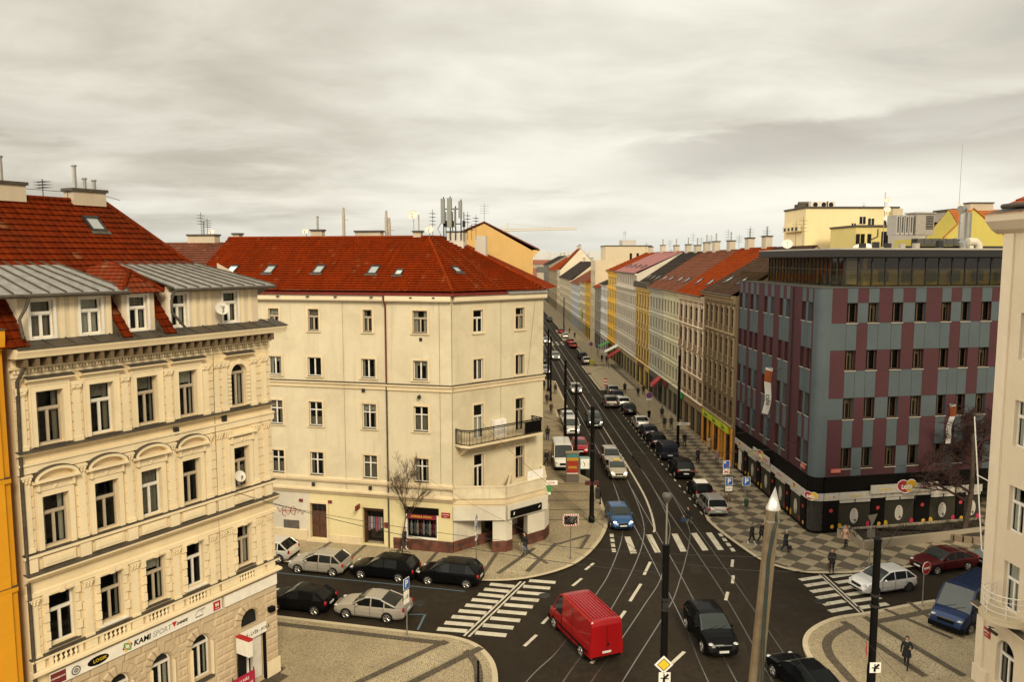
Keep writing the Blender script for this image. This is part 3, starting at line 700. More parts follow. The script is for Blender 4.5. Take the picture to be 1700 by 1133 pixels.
    mould('string_course',[(-.002,9.25),(-.16,9.32),(-.34,9.5),(-.34,9.58),(-.002,9.62)]); mould('weathering',[(-.36,9.585),(-.36,9.60),(-.002,9.66),(-.002,9.625)],M['zinc2'])
    mould('string_course',[(-.002,10.18),(-.17,10.22),(-.17,10.34),(-.002,10.36)]); mould('weathering',[(-.18,10.345),(-.18,10.355),(-.002,10.40),(-.002,10.365)],M['zinc2'])
    mould('string_course',[(-.002,5.5),(-.14,5.52),(-.36,5.66),(-.36,5.76),(-.002,5.80)]); 
    mould('string_course',[(-.002,6.13),(-.20,6.15),(-.20,6.24),(-.002,6.26)]); mould('weathering',[(-.21,6.245),(-.21,6.255),(-.002,6.30),(-.002,6.265)],M['zinc2'])
    # panels / balustrades below windows
    for i,(x,wd) in enumerate(zip(WX,ww)):
        m=MB(); m.box(x-.12,-.12,9.72,x+wd+.12,-.0015,10.14); m.box(x-.04,-.135,9.80,x+wd+.04,-.12,10.06)
        for q in range(5): m.box(x+wd*q/5+.02,-.15,9.83,x+wd*(q+1)/5-.02,-.135,10.03)
        put('panel',m.mesh('panel',pl2),T)
        m=MB()
        for q in range(5): m.lathe([(.05,5.8),(.035,5.86),(.075,5.95),(.03,6.06),(.055,6.13)],(x+.12+(wd-.24)*q/4,-.12,0),8)
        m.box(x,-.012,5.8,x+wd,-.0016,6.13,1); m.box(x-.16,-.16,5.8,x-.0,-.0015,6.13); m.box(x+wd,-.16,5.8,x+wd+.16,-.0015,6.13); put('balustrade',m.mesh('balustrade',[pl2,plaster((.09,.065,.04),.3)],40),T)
    for x in PXs:
        m=MB(); m.box(x-.24,-.17,5.8,x+.24,-.0013,6.13); put('pedestal',m.mesh('pedestal',pl2),T); m=MB(); m.box(x-.22,-.16,9.66,x+.22,-.0013,10.18); put('pedestal',m.mesh('pedestal',pl2),T)
    # main cornice
    m=MB(); m.exx([(-.002,17.1),(-.05,17.12),(-.05,17.22),(-.002,17.24)],-.05,L+.05); dentils(m,0,L,-.10,-.0013,17.27,17.40,.13,.08); m.exx([(-.0016,17.41),(-.12,17.43),(-.14,17.5),(-.0016,17.52)],-.1,L+.1)
    m.exx([(-.0016,17.86),(-.62,17.88),(-.66,18.0),(-.72,18.12),(-.72,18.22),(-.0016,18.24)],-.1,L+.6)
    put('cornice',m.mesh('cornice',pl2),T)
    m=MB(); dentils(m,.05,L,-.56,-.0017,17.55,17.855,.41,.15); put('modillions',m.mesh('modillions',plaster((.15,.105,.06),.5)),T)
    m=MB(); m.poly([(-.1,-.75,18.235),(L+.63,-.75,18.235),(L+.63,.3,18.50),(-.1,.3,18.50)]); m.box(-.1,-.76,18.2,L+.64,-.745,18.24)
    for i in range(14): x=.3+i*.9; m.box(x,-.74,18.25,x+.03,.2,18.27) if 0 else m.add([(x,-.74,18.24),(x+.03,-.74,18.24),(x+.03,.28,18.51),(x,.28,18.51),(x,-.74,18.275),(x+.03,-.74,18.275),(x+.03,.28,18.545),(x,.28,18.545)],[(4,5,6,7),(0,1,5,4),(1,2,6,5),(3,0,4,7)])
    put('cornice_flashing',m.mesh('cornice_flashing',M['zinc2']),T)
    # ground floor stone
    m=MB(); keep=[(x-.24,x+1.26,1.8,4.36) for x in GX]+[(9.45,11.4,.0,4.4)]
    rows=10
    for r in range(rows):
        z=.95+r*.392; xx=(-.0 if r%2 else -.38)
        while xx<L:
            a,b=max(0,xx),min(L,xx+.76); xx+=.76
            if b-a<.1: continue
            for (k0,k1,kz0,kz1) in keep:
                if z+.38>kz0 and z<kz1:
                    if a>=k0 and b<=k1: a=b; break
                    if a<k0<b and b<=k1: b=k0
                    elif k0<=a<k1<b: a=k1
                    elif a<k0 and b>k1: b=k0
            if b-a>.09:
                y=-.07-.02*RND.random(); m.block(a+.008,y,z+.008,b-.008,-.0012,z+.384,.07)
    put('rustication',m.mesh('rustication',ru),T)
    for x,wd,zs,hh,N in [(q,1.02,3.54,.51,9) for q in GX]+[(9.9,1.08,3.6,.55,9)]:
        cx=x+wd/2; m=MB()
        for q in range(N):
            t0,t1=math.pi*q/N+.012,math.pi*(q+1)/N-.012
            k=.58 if q==N//2 else .42
            pt=lambda t,kk:(cx-(wd/2+.03+kk)*math.cos(t), zs+(hh+.03+kk)*math.sin(t))
            P=[pt(t0,.0),pt(t1,.0),pt(t1,k),pt(t0,k)]; c=(sum(p[0] for p in P)/4,sum(p[1] for p in P)/4)
            Pi=[(p[0]+(c[0]-p[0])*.22,p[1]+(c[1]-p[1])*.22) for p in P]
            if max(p[1] for p in P)>4.86: Pi=[(p[0],min(p[1],4.8)) for p in Pi]; P=[(p[0],min(p[1],4.86)) for p in P]
            m.add([(p[0],-.09,p[1]) for p in Pi]+[(p[0],-.0011,p[1]) for p in P],[(0,1,2,3),(0,4,5,1),(1,5,6,2),(2,6,7,3),(3,7,4,0)])
        put('voussoirs',m.mesh('voussoirs',ru),T)
    m=MB(); m.box(-.02,-.12,0,9.5,-.0011,.94); m.box(11.36,-.12,0,L+.03,-.0011,.94); put('plinth',m.mesh('plinth',pl2),T)
    for x in GX:
        o=window(T,x,1.95,1.02,1.6,'V',M['frame'],True,.2,.5); m=MB()
        pts=[(.51-.51*math.cos(math.pi*q/12),1.6+.5*math.sin(math.pi*q/12)) for q in range(13)]
        for q in range(12):
            p,r=pts[q],pts[q+1]; k=.86; p2=(.51+(p[0]-.51)*k,1.6+(p[1]-1.6)*k); r2=(.51+(r[0]-.51)*k,1.6+(r[1]-1.6)*k)
            m.poly([(p[0],0,p[1]),(r[0],0,r[1]),(r2[0],0,r2[1]),(p2[0],0,p2[1])])
        m.box(0,-.04,1.56,1.02,.05,1.66); put('fanlight',m.mesh('fanlight',M['frame']),o)
        g_=MB(); g_.poly([(p[0],.045,p[1]) for p in pts]); put('pane',g_.mesh('pane',M['glass']),o)
        s=MB(); s.box(-.06,-.38,-.14,1.08,-.0,-.02); put('sill',s.mesh('sill',M['zinc2']),o)
        a_=MB()
        for sx in (-.1,1.02): a_.box(sx,-.34,-.02,sx+.08,-.2015,1.6)
        put('surround',a_.mesh('surround',pl2),o)
    # shop entrance
    d=window(T,9.62,.35,1.58,2.37,'V',M['white'],False,.22); m=MB(); m.box(9.55,-.0,.30,9.62,.1,2.75); m.box(11.2,-.14,.2,11.3,.02,2.75); put('door_frame',m.mesh('door_frame',M['black']),T)
    m=MB(); m.box(10.55,.02,.4,11.12,.2,2.6); put('door_panel',m.mesh('door_panel',M['offwhite']),T)
    g_=MB(); g_.poly([(9.9+.54-.54*math.cos(math.pi*q/12),.2,3.6+.55*math.sin(math.pi*q/12)) for q in range(13)]+[(10.98,.2,3.3),(9.9,.2,3.3)][::1]); put('fanlight',g_.mesh('fanlight',M['glass']),T)
    m=MB(); m.box(9.5,-.20,2.72,11.3,-.095,3.22); s=put('shop_sign',m.mesh('shop_sign',M['white']),T)
    text('UČENÍ - LYŽE - KOLA',.21,M['black'],s,(10.5,-.205,2.95))
    m=MB(); m.box(9.35,-1.15,2.42,9.58,-.25,3.2); m.box(9.345,-1.16,3.2,9.585,-.24,3.3,1); put('projecting_sign',m.mesh('projecting_sign',[M['white'],M['red']]),T)
    # sign strip
    m=MB(); m.box(.6,-.16,4.9,8.72,-.1,5.46); s=put('shop_sign',m.mesh('shop_sign',M['white']),T)
    m=MB(); m.box(8.86,-.16,4.9,12.12,-.1,5.44); put('shop_sign',m.mesh('shop_sign',M['white']),T)
    y=-.166
    text('KAMI',.34,M['black'],s,(4.12,y,5.16),align='LEFT',bold=.008,shear=.15); text('SPORT',.34,flat((.30,.30,.30),.6),s,(5.02,y,5.16),align='LEFT',shear=.15,sx=.9)
    m=MB()
    for ang,c in ((.2,0),(1.25,1),(2.3,2)):
        for q in range(20):
            t0,t1=2*math.pi*q/20,2*math.pi*(q+1)/20
            def e(t,k): 
                u,v=.21*k*math.cos(t),.10*k*math.sin(t); return (3.84+u*math.cos(ang)-v*math.sin(ang), y-.002*c, 5.17+u*math.sin(ang)+v*math.cos(ang))
            m.poly([e(t0,1.12),e(t1,1.12),e(t1,.78),e(t0,.78)],c)
    put('emblem',m.mesh('emblem',[M['red'],M['yellow'],M['green']]),s)
    m=MB(); m.add([(2.55+.46*math.cos(2*math.pi*q/24),y,5.16+.19*math.sin(2*math.pi*q/24)) for q in range(24)],[tuple(range(24))]); put('emblem',m.mesh('emblem',M['black']),s); text('LOGIK',.19,M['yellow'],s,(2.62,y-.004,5.16),sx=1.05); 
    m=MB(); m.lathe([(.19,y),(.19,y-.006)],(1.62,0,5.15),20,axis='y'); m.lathe([(.14,y-.006),(.14,y-.009)],(1.62,0,5.15),20,1,axis='y'); m.lathe([(.09,y-.009),(.09,y-.012)],(1.62,0,5.15),20,0,axis='y'); put('emblem',m.mesh('emblem',[flat((.12,.13,.13)),M['offwhite']]),s)
    text('55',.11,M['offwhite'],s,(1.62,y-.014,5.15))
    m=MB(); m.poly([(5.98,y,5.33),(6.24,y,5.33),(6.11,y,5.08)]); put('emblem',m.mesh('emblem',M['red']),s); text('DAINESE',.17,M['black'],s,(6.22,y,5.17),align='LEFT',bold=.004,shear=.3,sx=.85)
    m=MB(); m.tube([(7.2,y,5.16),(7.35,y,5.33),(7.75,y,5.36),(7.5,y,5.28),(7.62,y,5.16)],.011,4); put('emblem',m.mesh('emblem',M['black']),s); text('alpinestars',.10,M['black'],s,(7.42,y,5.07))
    m=MB(); m.box(8.2,y-.004,4.97,8.6,y,5.4); put('emblem',m.mesh('emblem',M['red']),s); text('H',.2,M['white'],s,(8.4,y-.012,5.22),bold=.012,sx=1.2); text('ARMOUR',.055,M['white'],s,(8.4,y-.012,5.05))
    m=MB(); m.box(.62,y-.004,4.95,1.22,y,5.42); put('emblem',m.mesh('emblem',M['darkred']),s); text('NORDBLANC',.09,M['white'],s,(.92,y-.01,5.2))
    # dormers
    dw=MB(); dz0,dz1=18.45,20.2; DY=.12
    dops=[(x,x+.86,18.52,19.95) for x in (.86,2.78)]; facade(dw,4.1,dz0,dz1,dops,.16,.42,DY); dops2=[(x,x+.84,18.52,19.97) for x in (6.82,9.62)]; facade(dw,11.72,dz0,dz1+.1,dops2,.16,6.6,DY)
    facade(dw,6.05,dz0,20.1,[(4.85,5.7,18.52,19.95)],.16,4.55,DY)
    for x in (.42,4.1,4.55,6.05,6.6,11.72): dw.poly([(x,DY,dz0),(x,3,dz0),(x,3,21.3),(x,DY,20.2)])
    for x in (4.32,6.32): pass
    dm=put('dormer_wall',dw.mesh('dormer_wall',plaster((.66,.55,.40),.35)),T)
    for x in (1.95,2.35,3.85,7.95,8.35,8.75,10.65,11.1): m=MB(); m.box(x,DY-.03,dz0,x+.2,DY-.0015,20.15); put('lesene',m.mesh('lesene',pl2),T)
    for x,w_ in ((.86,.86),(2.78,.86),(4.85,.85),(6.82,.84),(9.62,.84)):
        o=window(dm,x,18.52,w_,1.43,'T',M['white'],True,DY+.1); f=MB(); f.box(-.1,-.16,-.06,0,-.102,1.53); f.box(w_,-.16,-.06,w_+.1,-.102,1.53); f.box(0,-.16,1.43,w_,-.102,1.53); f.box(0,-.18,-.06,w_,-.102,0); put('surround',f.mesh('surround',M['white']),o)
    # standing seam roofs
    zr=lambda y:20.2+(y+.3)*.42
    for x0,x1,xt0,xt1 in ((-1.2,4.62,-1.2,3.1),(6.75,12.45,5.4,9.6)):
        m=MB(); yt=2.5; m.poly([(x0,-.3,20.22),(x1,-.3,20.22),(xt1,yt,21.38),(xt0,yt,21.38)]); m.poly([(x0,-.3,20.12),(x1,-.3,20.12),(x1,-.3,20.22),(x0,-.3,20.22)]); m.poly([(x0,-.3,20.12),(x1,-.3,20.12),(x1,.2,20.12),(x0,.2,20.12)])
        m.poly([(x1,-.3,20.22),(x1,2.5,19.0),(xt1,yt,21.38)]) if x0>5 else m.poly([(x1,-.3,20.22),(x1,1.6,20.0),(xt1,yt,21.38)])
        n=int((x1-x0)/.62)
        for i in range(n+1):
            t=i/n; p0=(x0+(x1-x0)*t,-.31,20.23); p1=(xt0+(xt1-xt0)*t,yt,21.39)
            m.add([(p0[0]-.02,p0[1],p0[2]-.02),(p0[0]+.02,p0[1],p0[2]-.02),(p0[0]+.02,p0[1],p0[2]+.05),(p0[0]-.02,p0[1],p0[2]+.05),(p1[0]-.02,p1[1],p1[2]-.02),(p1[0]+.02,p1[1],p1[2]-.02),(p1[0]+.02,p1[1],p1[2]+.05),(p1[0]-.02,p1[1],p1[2]+.05)],[(0,1,2,3),(3,2,6,7),(0,3,7,4),(1,5,6,2)],1)
        o=put('metal_roof',m.mesh('metal_roof',[M['zinc'],M['zinc2']]),T)
        q=MB(); q.tube([(x0,-.36,20.14),(x1,-.36,20.12)],.075,8); put('gutter',q.mesh('gutter',M['zinc2'],40),o)
    rt=tile((.145,.019,.003),(.075,.010,.002),.30,.40,.45)
    m=MB(); 
    # little hipped tile roof over the middle dormer
    ap=(5.3,1.9,21.25); E0,E1,E2,E3=(4.35,-.25,20.08),(6.3,-.25,20.08),(6.9,2.3,20.9),(3.7,2.3,20.9)
    courses(m,[E0,E1,(5.3,.6,20.95)],.3); courses(m,[E1,E2,ap,(5.3,.6,20.95)],.3); courses(m,[E3,E0,(5.3,.6,20.95),ap],.3)
    o=put('tile_roof',m.mesh('tile_roof',tile((.20,.030,.009),(.15,.05,.025),.26,.3,.35)),T)
    q=MB()
    for p in (E0,E1): q.tube([(p[0],p[1],p[2]+.05),(5.3,.6,21.0)],.10,8)
    q.tube([(5.3,.6,21.0),(5.3,1.9,21.3)],.1,8); put('ridge_tile',q.mesh('ridge_tile',rt,40),o)
    # steep tile cheeks between the dormers
    for x0,x1 in ((-.6,.42),(4.1,4.55),(6.05,6.6)):
        m=MB(); courses(m,[(x0,-.55,18.3),(x1,-.55,18.3),(x1,1.2,20.35),(x0,1.2,20.35)],.34)
        for xx in (x0,x1): m.poly([(xx,-.58,18.26),(xx,.3,18.3),(xx,1.25,20.4)],1)
        put('tile_roof',m.mesh('tile_roof',[rt,M['zinc2']]),T)
    # main roof
    m=MB(); R0,R1=(-4,6,24.15),(7.75,6,24.15)
    courses(m,[(-4,1.9,20.95),(9.85,1.9,20.95),R1,R0],.40,.06); courses(m,[(10.5,.75,20.0),(11.4,D,18.5),(7.75,9,24.15),R1],.40,.06); courses(m,[(11.4,D,18.5),(-4,D,18.5),(-4,9,24.15),(7.75,9,24.15)],.40,.06); m.poly([R0,R1,(7.75,9,24.15),(-4,9,24.15)])
    ro=put('roof',m.mesh('roof',rt),T)
    q=MB(); q.tube([(-4,6,24.2),(7.75,6,24.2)],.11,8); q.tube([(7.75,6,24.2),(9.7,2.25,21.2)],.12,8); put('ridge_tile',q.mesh('ridge_tile',rt,40),ro)
    N=Vector((0,-.66,.75)).normalized(); V=Vector((0,.75,.66)).normalized()
    skylight(ro,Vector((5.95,4.15,22.72)),(1,0,0),V,N,.72,1.0)
    for x in (1.5,3.2,4.7,6.1,7.2): 
        v=MB(); v.block(x-.12,5.1,23.42,x+.12,5.5,23.58,.03); put('roof_vent',v.mesh('roof_vent',rt),ro)
    cx0=PLN(T,113,312,6.1); cx1=PLN(T,167,312,6.1); chimney(ro,(cx0[0]+cx1[0])/2,6.1,23.9,cx1[0]-cx0[0],.8,cx0[1]-24.05,3); cx0=PLN(T,34,303,6.1); chimney(ro,cx0[0]-.8,6.1,24.0,1.6,.8,cx0[1]-24.15,1); cx0=PLN(T,70,297,6.1); antenna(ro,cx0[0],6.1,24.0,cx0[1]-24.0,0)
    q=MB(); q.tube([(-1,6,24.62),(7.6,6,24.55),(8.2,5.4,24.3)],.012,4)
    for x in range(0,8,2): q.tube([(x,6,24.2),(x,6,24.66)],.012,4)
    put('lightning_rod',q.mesh('lightning_rod',M['darkmetal']),ro)
    pipe(T,[(.30,-.45,18.2),(.30,-.45,17.6),(.12,-.14,17.0),(.06,-.12,13),(.06,-.14,5)],.07); pipe(T,[(6.7,-.36,20.1),(6.6,-.3,19.7),(6.45,-.5,19.2),(7.0,-.62,18.5)],.06); pipe(T,[(.62,-.36,20.1),(.5,-.3,19.7),(.2,-.4,19.3),(.2,-.6,18.6)],.06)
    dish(T,9.15,-.35,19.2,.32,-1.9,pole=.5); dish(T,9.75,-.45,11.15,.28,-1.7,pole=.4); text('SATELIT',.075,M['black'],T,(9.13,-.48,19.32),name='lettering')
    m=MB(); m.tube([(8.75,-.75,18.3),(8.72,-.2,17.4),(8.72,-.14,14.5),(8.7,-.16,5)],.012,4); put('cable',m.mesh('cable',M['cable']),T)
    for x,z in ((9.2,14.0),(6.6,13.9)): 
        v=MB(); v.box(x,-.13,z-.16,x+.22,-.0,z+.16); put('wall_vent',v.mesh('wall_vent',M['darkmetal']),T)
    m=MB(); m.box(11.5,-.35,3.62,11.8,-.09,3.86); m.tube([(11.65,-.2,3.7),(11.65,-.02,3.75)],.03,5); put('wall_lamp',m.mesh('wall_lamp',M['black']),T)
    return T
HA=house_A()
# banner by the shop entrance
b=thing('advertising_banner','crimson notice board mounted below the sports shop entrance','banner',HA.matrix_basis@Vector((9.0,-.9,0)),HA.rotation_euler.z)
m=MB(); m.box(-.5,-.02,.55,.85,.02,1.55); put('panel',m.mesh('panel',flat((.36,.015,.05),.5)),b); text('U NÁS',.2,M['white'],b,(.2,-.03,1.3)); text('VYZVEDNUTÍ',.17,M['white'],b,(.2,-.03,1.0))
m=MB(); m.tube([(-.45,0,0.12),(-.45,0,1.7)],.025,6); m.tube([(.8,0,.12),(.8,0,1.7)],.025,6); put('frame',m.mesh('frame',M['darkmetal']),b)
# yellow neighbour on the left edge
def house_E():
    a=rad(31.5); A=Vector((-11.5,39.34,0)); L=9; end=A-Vector((math.sin(a),math.cos(a),0))*12.32
    out=Vector((math.cos(a),-math.sin(a),0)); xe=pl(HA,19,830,-.25)[0]; end=A-Vector((math.sin(a),math.cos(a),0))*(12.2-xe); o=end-Vector((math.sin(a),math.cos(a),0))*L+out*.25
    T=thing('yellow_house','ochre yellow house front cut off at the left edge beside the stucco house','building',o,rad(90)-a)
    y=plaster((.60,.26,.008),.25,dirt=(.2,.1,.02)); y2=plaster((.66,.30,.012),.2)
    ops=[(x,x+1,z,z+2) for x in (1.2,3.6,6.0) for z in (2,6.2,10.2,14.2)]
    w=MB(); facade(w,L,0,18.9,ops,.2); w.poly([(L,0,0),(L,10,0),(L,10,18.9),(L,0,18.9)]); w.poly([(0,0,18.9),(L,0,18.9),(L,10,18.9),(0,10,18.9)]); put('wall',w.mesh('wall',y),T)
    for q in ops: window(T,q[0],q[2],1,2,'T',M['frame'],False,.14)
    m=MB()
    for x in (8.2,): m.box(x,-.10,.4,x+.55,-.0015,18.2)
    for z in (5.0,9.2,13.3): m.exx([(-.002,z),(-.10,z+.06),(-.12,z+.2),(-.002,z+.26)],-.05,L-.02)
    m.exx([(-.002,18.2),(-.3,18.35),(-.35,18.7),(-.35,18.95),(-.002,19.0)],-.05,L-.02); put('cornice',m.mesh('cornice',y2),T)
    m=MB(); m.box(-.05,-.37,18.955,L+.0,.2,19.02); 
    for z in (5.0,9.2,13.3): m.box(-.05,-.13,z+.262,L+.0,-.0,z+.28)
    put('weathering',m.mesh('weathering',M['zinc2']),T)
house_E()
# ---------------------------------------------------------------- B: the cream corner house with the red roof
def railing(mb, P, z0, z1, step=.12, mi=0):
    for a,b in zip(P[:-1],P[1:]):
        a=Vector((*a,0)); b=Vector((*b,0)); L=(b-a).length; n=max(1,int(L/step))
        for zz in (z0+.06,z1,z1-.12): mb.tube([a+Vector((0,0,zz)),b+Vector((0,0,zz))],.03 if zz<z1 else .045,5,mi=mi)
        for i in range(n+1):
            p=a+(b-a)*(i/n); r=.035 if i%9==0 else .019
            mb.tube([p+Vector((0,0,z0)),p+Vector((0,0,z1))],r,4,mi=mi)
def house_B():
    B=Vector((-3.34,55.81,0)); L=21.0; org=B+Vector((-.9703,.2419,0))*L
    T=thing('corner_house','cream corner house with red tiled roof, balcony and shop under an arcade','building',org,rad(-14))
    wallm=plaster((.60,.525,.37),.65,dirt=(.2,.13,.05),sc=.9); lowm=plaster((.66,.57,.32),.35); white=plaster((.60,.55,.45),.5); trim=plaster((.66,.54,.35),.6,dirt=(.16,.11,.06))
    cols=[(17.9,1.05),(13.4,1.05),(10.15,1.08),(5.85,1.1),(1.8,1.1)]
    def X(s,w): return (L-s-w, L-s)
    fl=[(16.22,17.82,'T'),(12.83,14.22,'V'),(9.06,10.88,'X'),(5.29,7.03,'X')]
    ops=[];wins=[]
    for ci,(s,w) in enumerate(cols):
        for z0,z1,st in fl:
            w_=w if z0<16 or ci==4 else (.85 if ci!=3 else .7); x0,x1=X(s+(w-w_)/2,w_)
            ops.append((x0,x1,z0,z1)); wins.append((x0,z0,w_,z1-z0,st))
    xs=L-4.9
    gops=[(L-11.35,L-10.0,.35,3.05),(L-7.1,L-5.4,.2,3.0),(L-18.5,L-17.5,1.,2.8)]
    w=MB(); facade(w,xs,3.86,18.75,[o for o in ops if o[0]<xs],.16); facade(w,L,3.86,18.75,[o for o in ops if o[0]>xs],.16+.1,xs,-.10)
    w.poly([(xs,-.10,0),(xs,0,0),(xs,0,18.75),(xs,-.10,18.75)])
    cm=lambda x,z:(2 if x<L-11.4 else 1)
    facade(w,xs,0,3.86,gops,.3,0,0,1,cm); facade(w,L,0,3.86,[(L-3.6,L-1.15,1.05,3.33)],.2,xs,-.10,1)
    w.poly([(0,0,0),(0,13,0),(0,13,18.75),(0,6.2,22.5),(0,0,18.75)])
    put('wall',w.mesh('wall',[wallm,lowm,white]),T)
    for i,(x,z,ww,h,st) in enumerate(wins):
        o=window(T,x,z,ww,h,st,M['frame'] if i%4 else M['oldframe'],True,.12 if x<xs else .06)
        y=-.12 if x<xs else -.16
        f=MB(); b=.16; f.box(-b,y-.03,-.02,0,y-.0015,h+b); f.box(ww,y-.03,-.02,ww+b,y-.0015,h+b); f.box(0,y-.03,h,ww,y-.0015,h+b); f.box(-b,y-.10,-.12,ww+b,y-.0012,-.02)
        put('surround',f.mesh('surround',trim),o); s=MB(); s.box(-.02,y-.11,-.02,ww+.02,.0,.0); put('sill',s.mesh('sill',M['zinc2']),o)
    C=wing(T,L,0,rad(54)); CL=8.9
    cops=[];cw=[]
    for x0 in (1.92,6.0):
        for z0,z1,st in ((16.15,17.8,'T'),(12.65,14.2,'V'),(8.28,10.82,'T'),(4.5,7.08,'T')):
            cops.append((x0,x0+.92,z0,z1)); cw.append((x0,z0,.92,z1-z0,st))
    w=MB(); facade(w,CL,4.0,18.75,cops,.16); facade(w,CL,0,4.0,[(2.6,5.6,.9,2.9),(6.2,7.4,.1,2.7)],.15,mi=1); w.poly([(CL,0,0),(CL,0,18.75),(CL-.6*CL*0+1.0,12,18.75),(CL+1.0,12,0)])
    put('corner_wall',w.mesh('corner_wall',[wallm,white]),C)
    for i,(x,z,ww,h,st) in enumerate(cw):
        o=window(C,x,z,ww,h,st,M['frame'] if x<3 else M['oldframe'],True,.12); y=-.12; b=.14
        f=MB(); f.box(-b,y-.03,-.02,0,y-.0015,h+b); f.box(ww,y-.03,-.02,ww+b,y-.0015,h+b); f.box(0,y-.03,h,ww,y-.0015,h+b)
        if z>12: f.box(-b,y-.10,-.12,ww+b,y-.0012,-.02)
        put('surround',f.mesh('surround',trim),o)
    g_=MB(); g_.poly([(2.6,.1,.9),(5.6,.1,.9),(5.6,.1,2.9),(2.6,.1,2.9)]); put('shop_window',g_.mesh('shop_window',M['shopglass']),C)
    g_=MB(); g_.poly([(6.2,.1,.1),(7.4,.1,.1),(7.4,.1,2.7),(6.2,.1,2.7)]); put('door',g_.mesh('door',M['wood']),C)
    # street wing
    S=wing(T,0,0,0); 
    # string courses
    def both(name,prof,mat=trim,x0=0,cx1=CL+.1):
        m=MB(); m.exx(prof,x0,xs); p2=[(y-.10,z) for y,z in prof]; m.exx(p2,xs,L+.05); put(name,m.mesh(name,mat),T)
        m=MB(); m.exx(prof,0.02,cx1); put(name,m.mesh(name,mat),C)
    both('string_course',[(-.002,11.95),(-.10,12.0),(-.10,12.24),(-.2,12.30),(-.2,12.42),(-.002,12.46)]); both('weathering',[(-.21,12.425),(-.21,12.44),(-.002,12.50),(-.002,12.465)],M['zinc2'])
    both('string_course',[(-.002,4.78),(-.12,4.8),(-.2,4.95),(-.2,5.12),(-.002,5.18)],cx1=.2); both('string_course',[(-.002,3.86),(-.10,3.88),(-.16,4.0),(-.28,4.14),(-.28,4.26),(-.002,4.34)],cx1=.2)
    both('eaves_fascia',[(-.002,18.45),(-.30,18.47),(-.34,18.56),(-.34,18.86),(-.002,18.88)],plaster((.70,.60,.42),.3)); 
    # apron and gutter
    redm=flat((.14,.022,.014),.5,var=.3,name='red_sheet_metal')
    m=MB(); m.exx([(-.36,18.86),(-.46,18.90),(-.46,18.96),(-.1,19.22),(-.002,19.1)],0,L+.3); put('gutter',m.mesh('gutter',redm),T)
    m=MB(); m.exx([(-.36,18.86),(-.46,18.90),(-.46,18.96),(-.1,19.22),(-.002,19.1)],-.2,4.9,0); m.exx([(-.36,18.86),(-.5,18.90),(-.5,18.96),(-.1,19.18),(-.002,19.1)],4.95,CL+.02,1); put('gutter',m.mesh('gutter',[redm,M['zinc']]),C)
    for s in (13.3,10.9,8.7,5.9,2.9,1.2):
        v=MB(); v.box(L-s-.09,-.5,18.72,L-s+.09,-.30,18.80); put('gutter_bracket',v.mesh('gutter_bracket',M['darkmetal']),T)
    pipe(T,[(xs-.06,-.5,18.9),(xs-.06,-.4,18.5),(xs-.06,-.12,18.1),(xs-.06,-.12,12.6)],.065,redm); pipe(T,[(xs-.06,-.14,12.6),(xs-.06,-.12,11.9),(xs-.06,-.1,0)],.06)
    # roof
    c54,s54=math.cos(rad(54)),math.sin(rad(54))
    Cp=lambda x,y:(L+x*c54-y*s54, x*s54+y*c54)
    ze=19.16; E1=(L+.22,-.42,ze); E2=(*Cp(CL-.05,-.36),ze); Em=(*Cp(4.6,-.42),ze)
    P=(L-3.9,6.5,23.25); P1=(P[0]+1.2*c54,P[1]+1.2*s54,23.25); P2=(P[0]+2.1*c54,P[1]+2.1*s54,23.1)
    rt=tile((.225,.028,.003),(.125,.015,.002),.27,.34,.3)
    m=MB(); courses(m,[(0,-.42,ze),E1,P,(-.6,6.5,23.2)],.33,.10); courses(m,[E1,Em,P1,P],.33,.10); courses(m,[Em,E2,P2,P1],.33,.10)
    m.poly([(-.6,6.5,23.2),P,(P[0],14,18.8),(0,14,18.8)]); m.poly([P,P2,(P2[0]-3,16,18.8),(P[0],14,18.8)]); m.poly([P2,E2,(E2[0]-.5,E2[1]+8,19.1),(P2[0]-1,P2[1]+5,23.2)])
    ro=put('roof',m.mesh('roof',rt),T)
    q=MB(); q.tube([(-.6,6.5,23.26),P],.10,8); q.tube([P,(E1[0],E1[1],ze+.06)],.12,8); q.tube([P,P1,P2],.11,8); q.tube([P2,(E2[0],E2[1],ze+.06)],.11,8); q.tube([P1,(Em[0],Em[1],ze+.04)],.04,6); put('ridge_tile',q.mesh('ridge_tile',rt,40),ro)
    dy,dz=6.92,23.25-ze; sl=math.hypot(dy,dz); V=Vector((0,dy/sl,dz/sl)); N=Vector((0,-dz/sl,dy/sl))
    for px,py in ((372,456),(435,456),(517,456),(608,457),(653,459)):
        # intersect line of sight with the slope by iteration
        y=2.
        for _ in range(20):
            x,z=pl(T,px,py,y); y=(z-ze)/dz*dy-.42
        skylight(ro,(x,y,z+.05),(1,0,0),V,N,.78 if px<640 else .62,1.15 if px<640 else .8)
        if px in (435,372): pass
    Vc=(Vector(P1)-Vector(Em)); Uc=Vector((c54,s54,0)); Nc=Uc.cross(Vc).normalized(); Nc=Nc if Nc.z>0 else -Nc; Vc=Nc.cross(Uc).normalized(); Vc=Vc if Vc.z>0 else -Vc
    skylight(ro,Vector(E1).lerp(Vector(Em),.42)+Vc*2.6+Nc*.06,Uc,Vc,Nc,.62,.85)
    for i in range(12):
        v=MB(); xx=.9+i*1.45; v.block(xx-.11,5.45,22.62,xx+.11,5.8,22.80,.03); put('roof_vent',v.mesh('roof_vent',rt),ro)
    def rtop(px,py,y=7.6): return pl(T,px,py,y)
    a=rtop(592,384); b_=rtop(634,384); chimney(ro,(a[0]+b_[0])/2,7.6,22.6,b_[0]-a[0],.7,a[1]-22.6-.1,0)
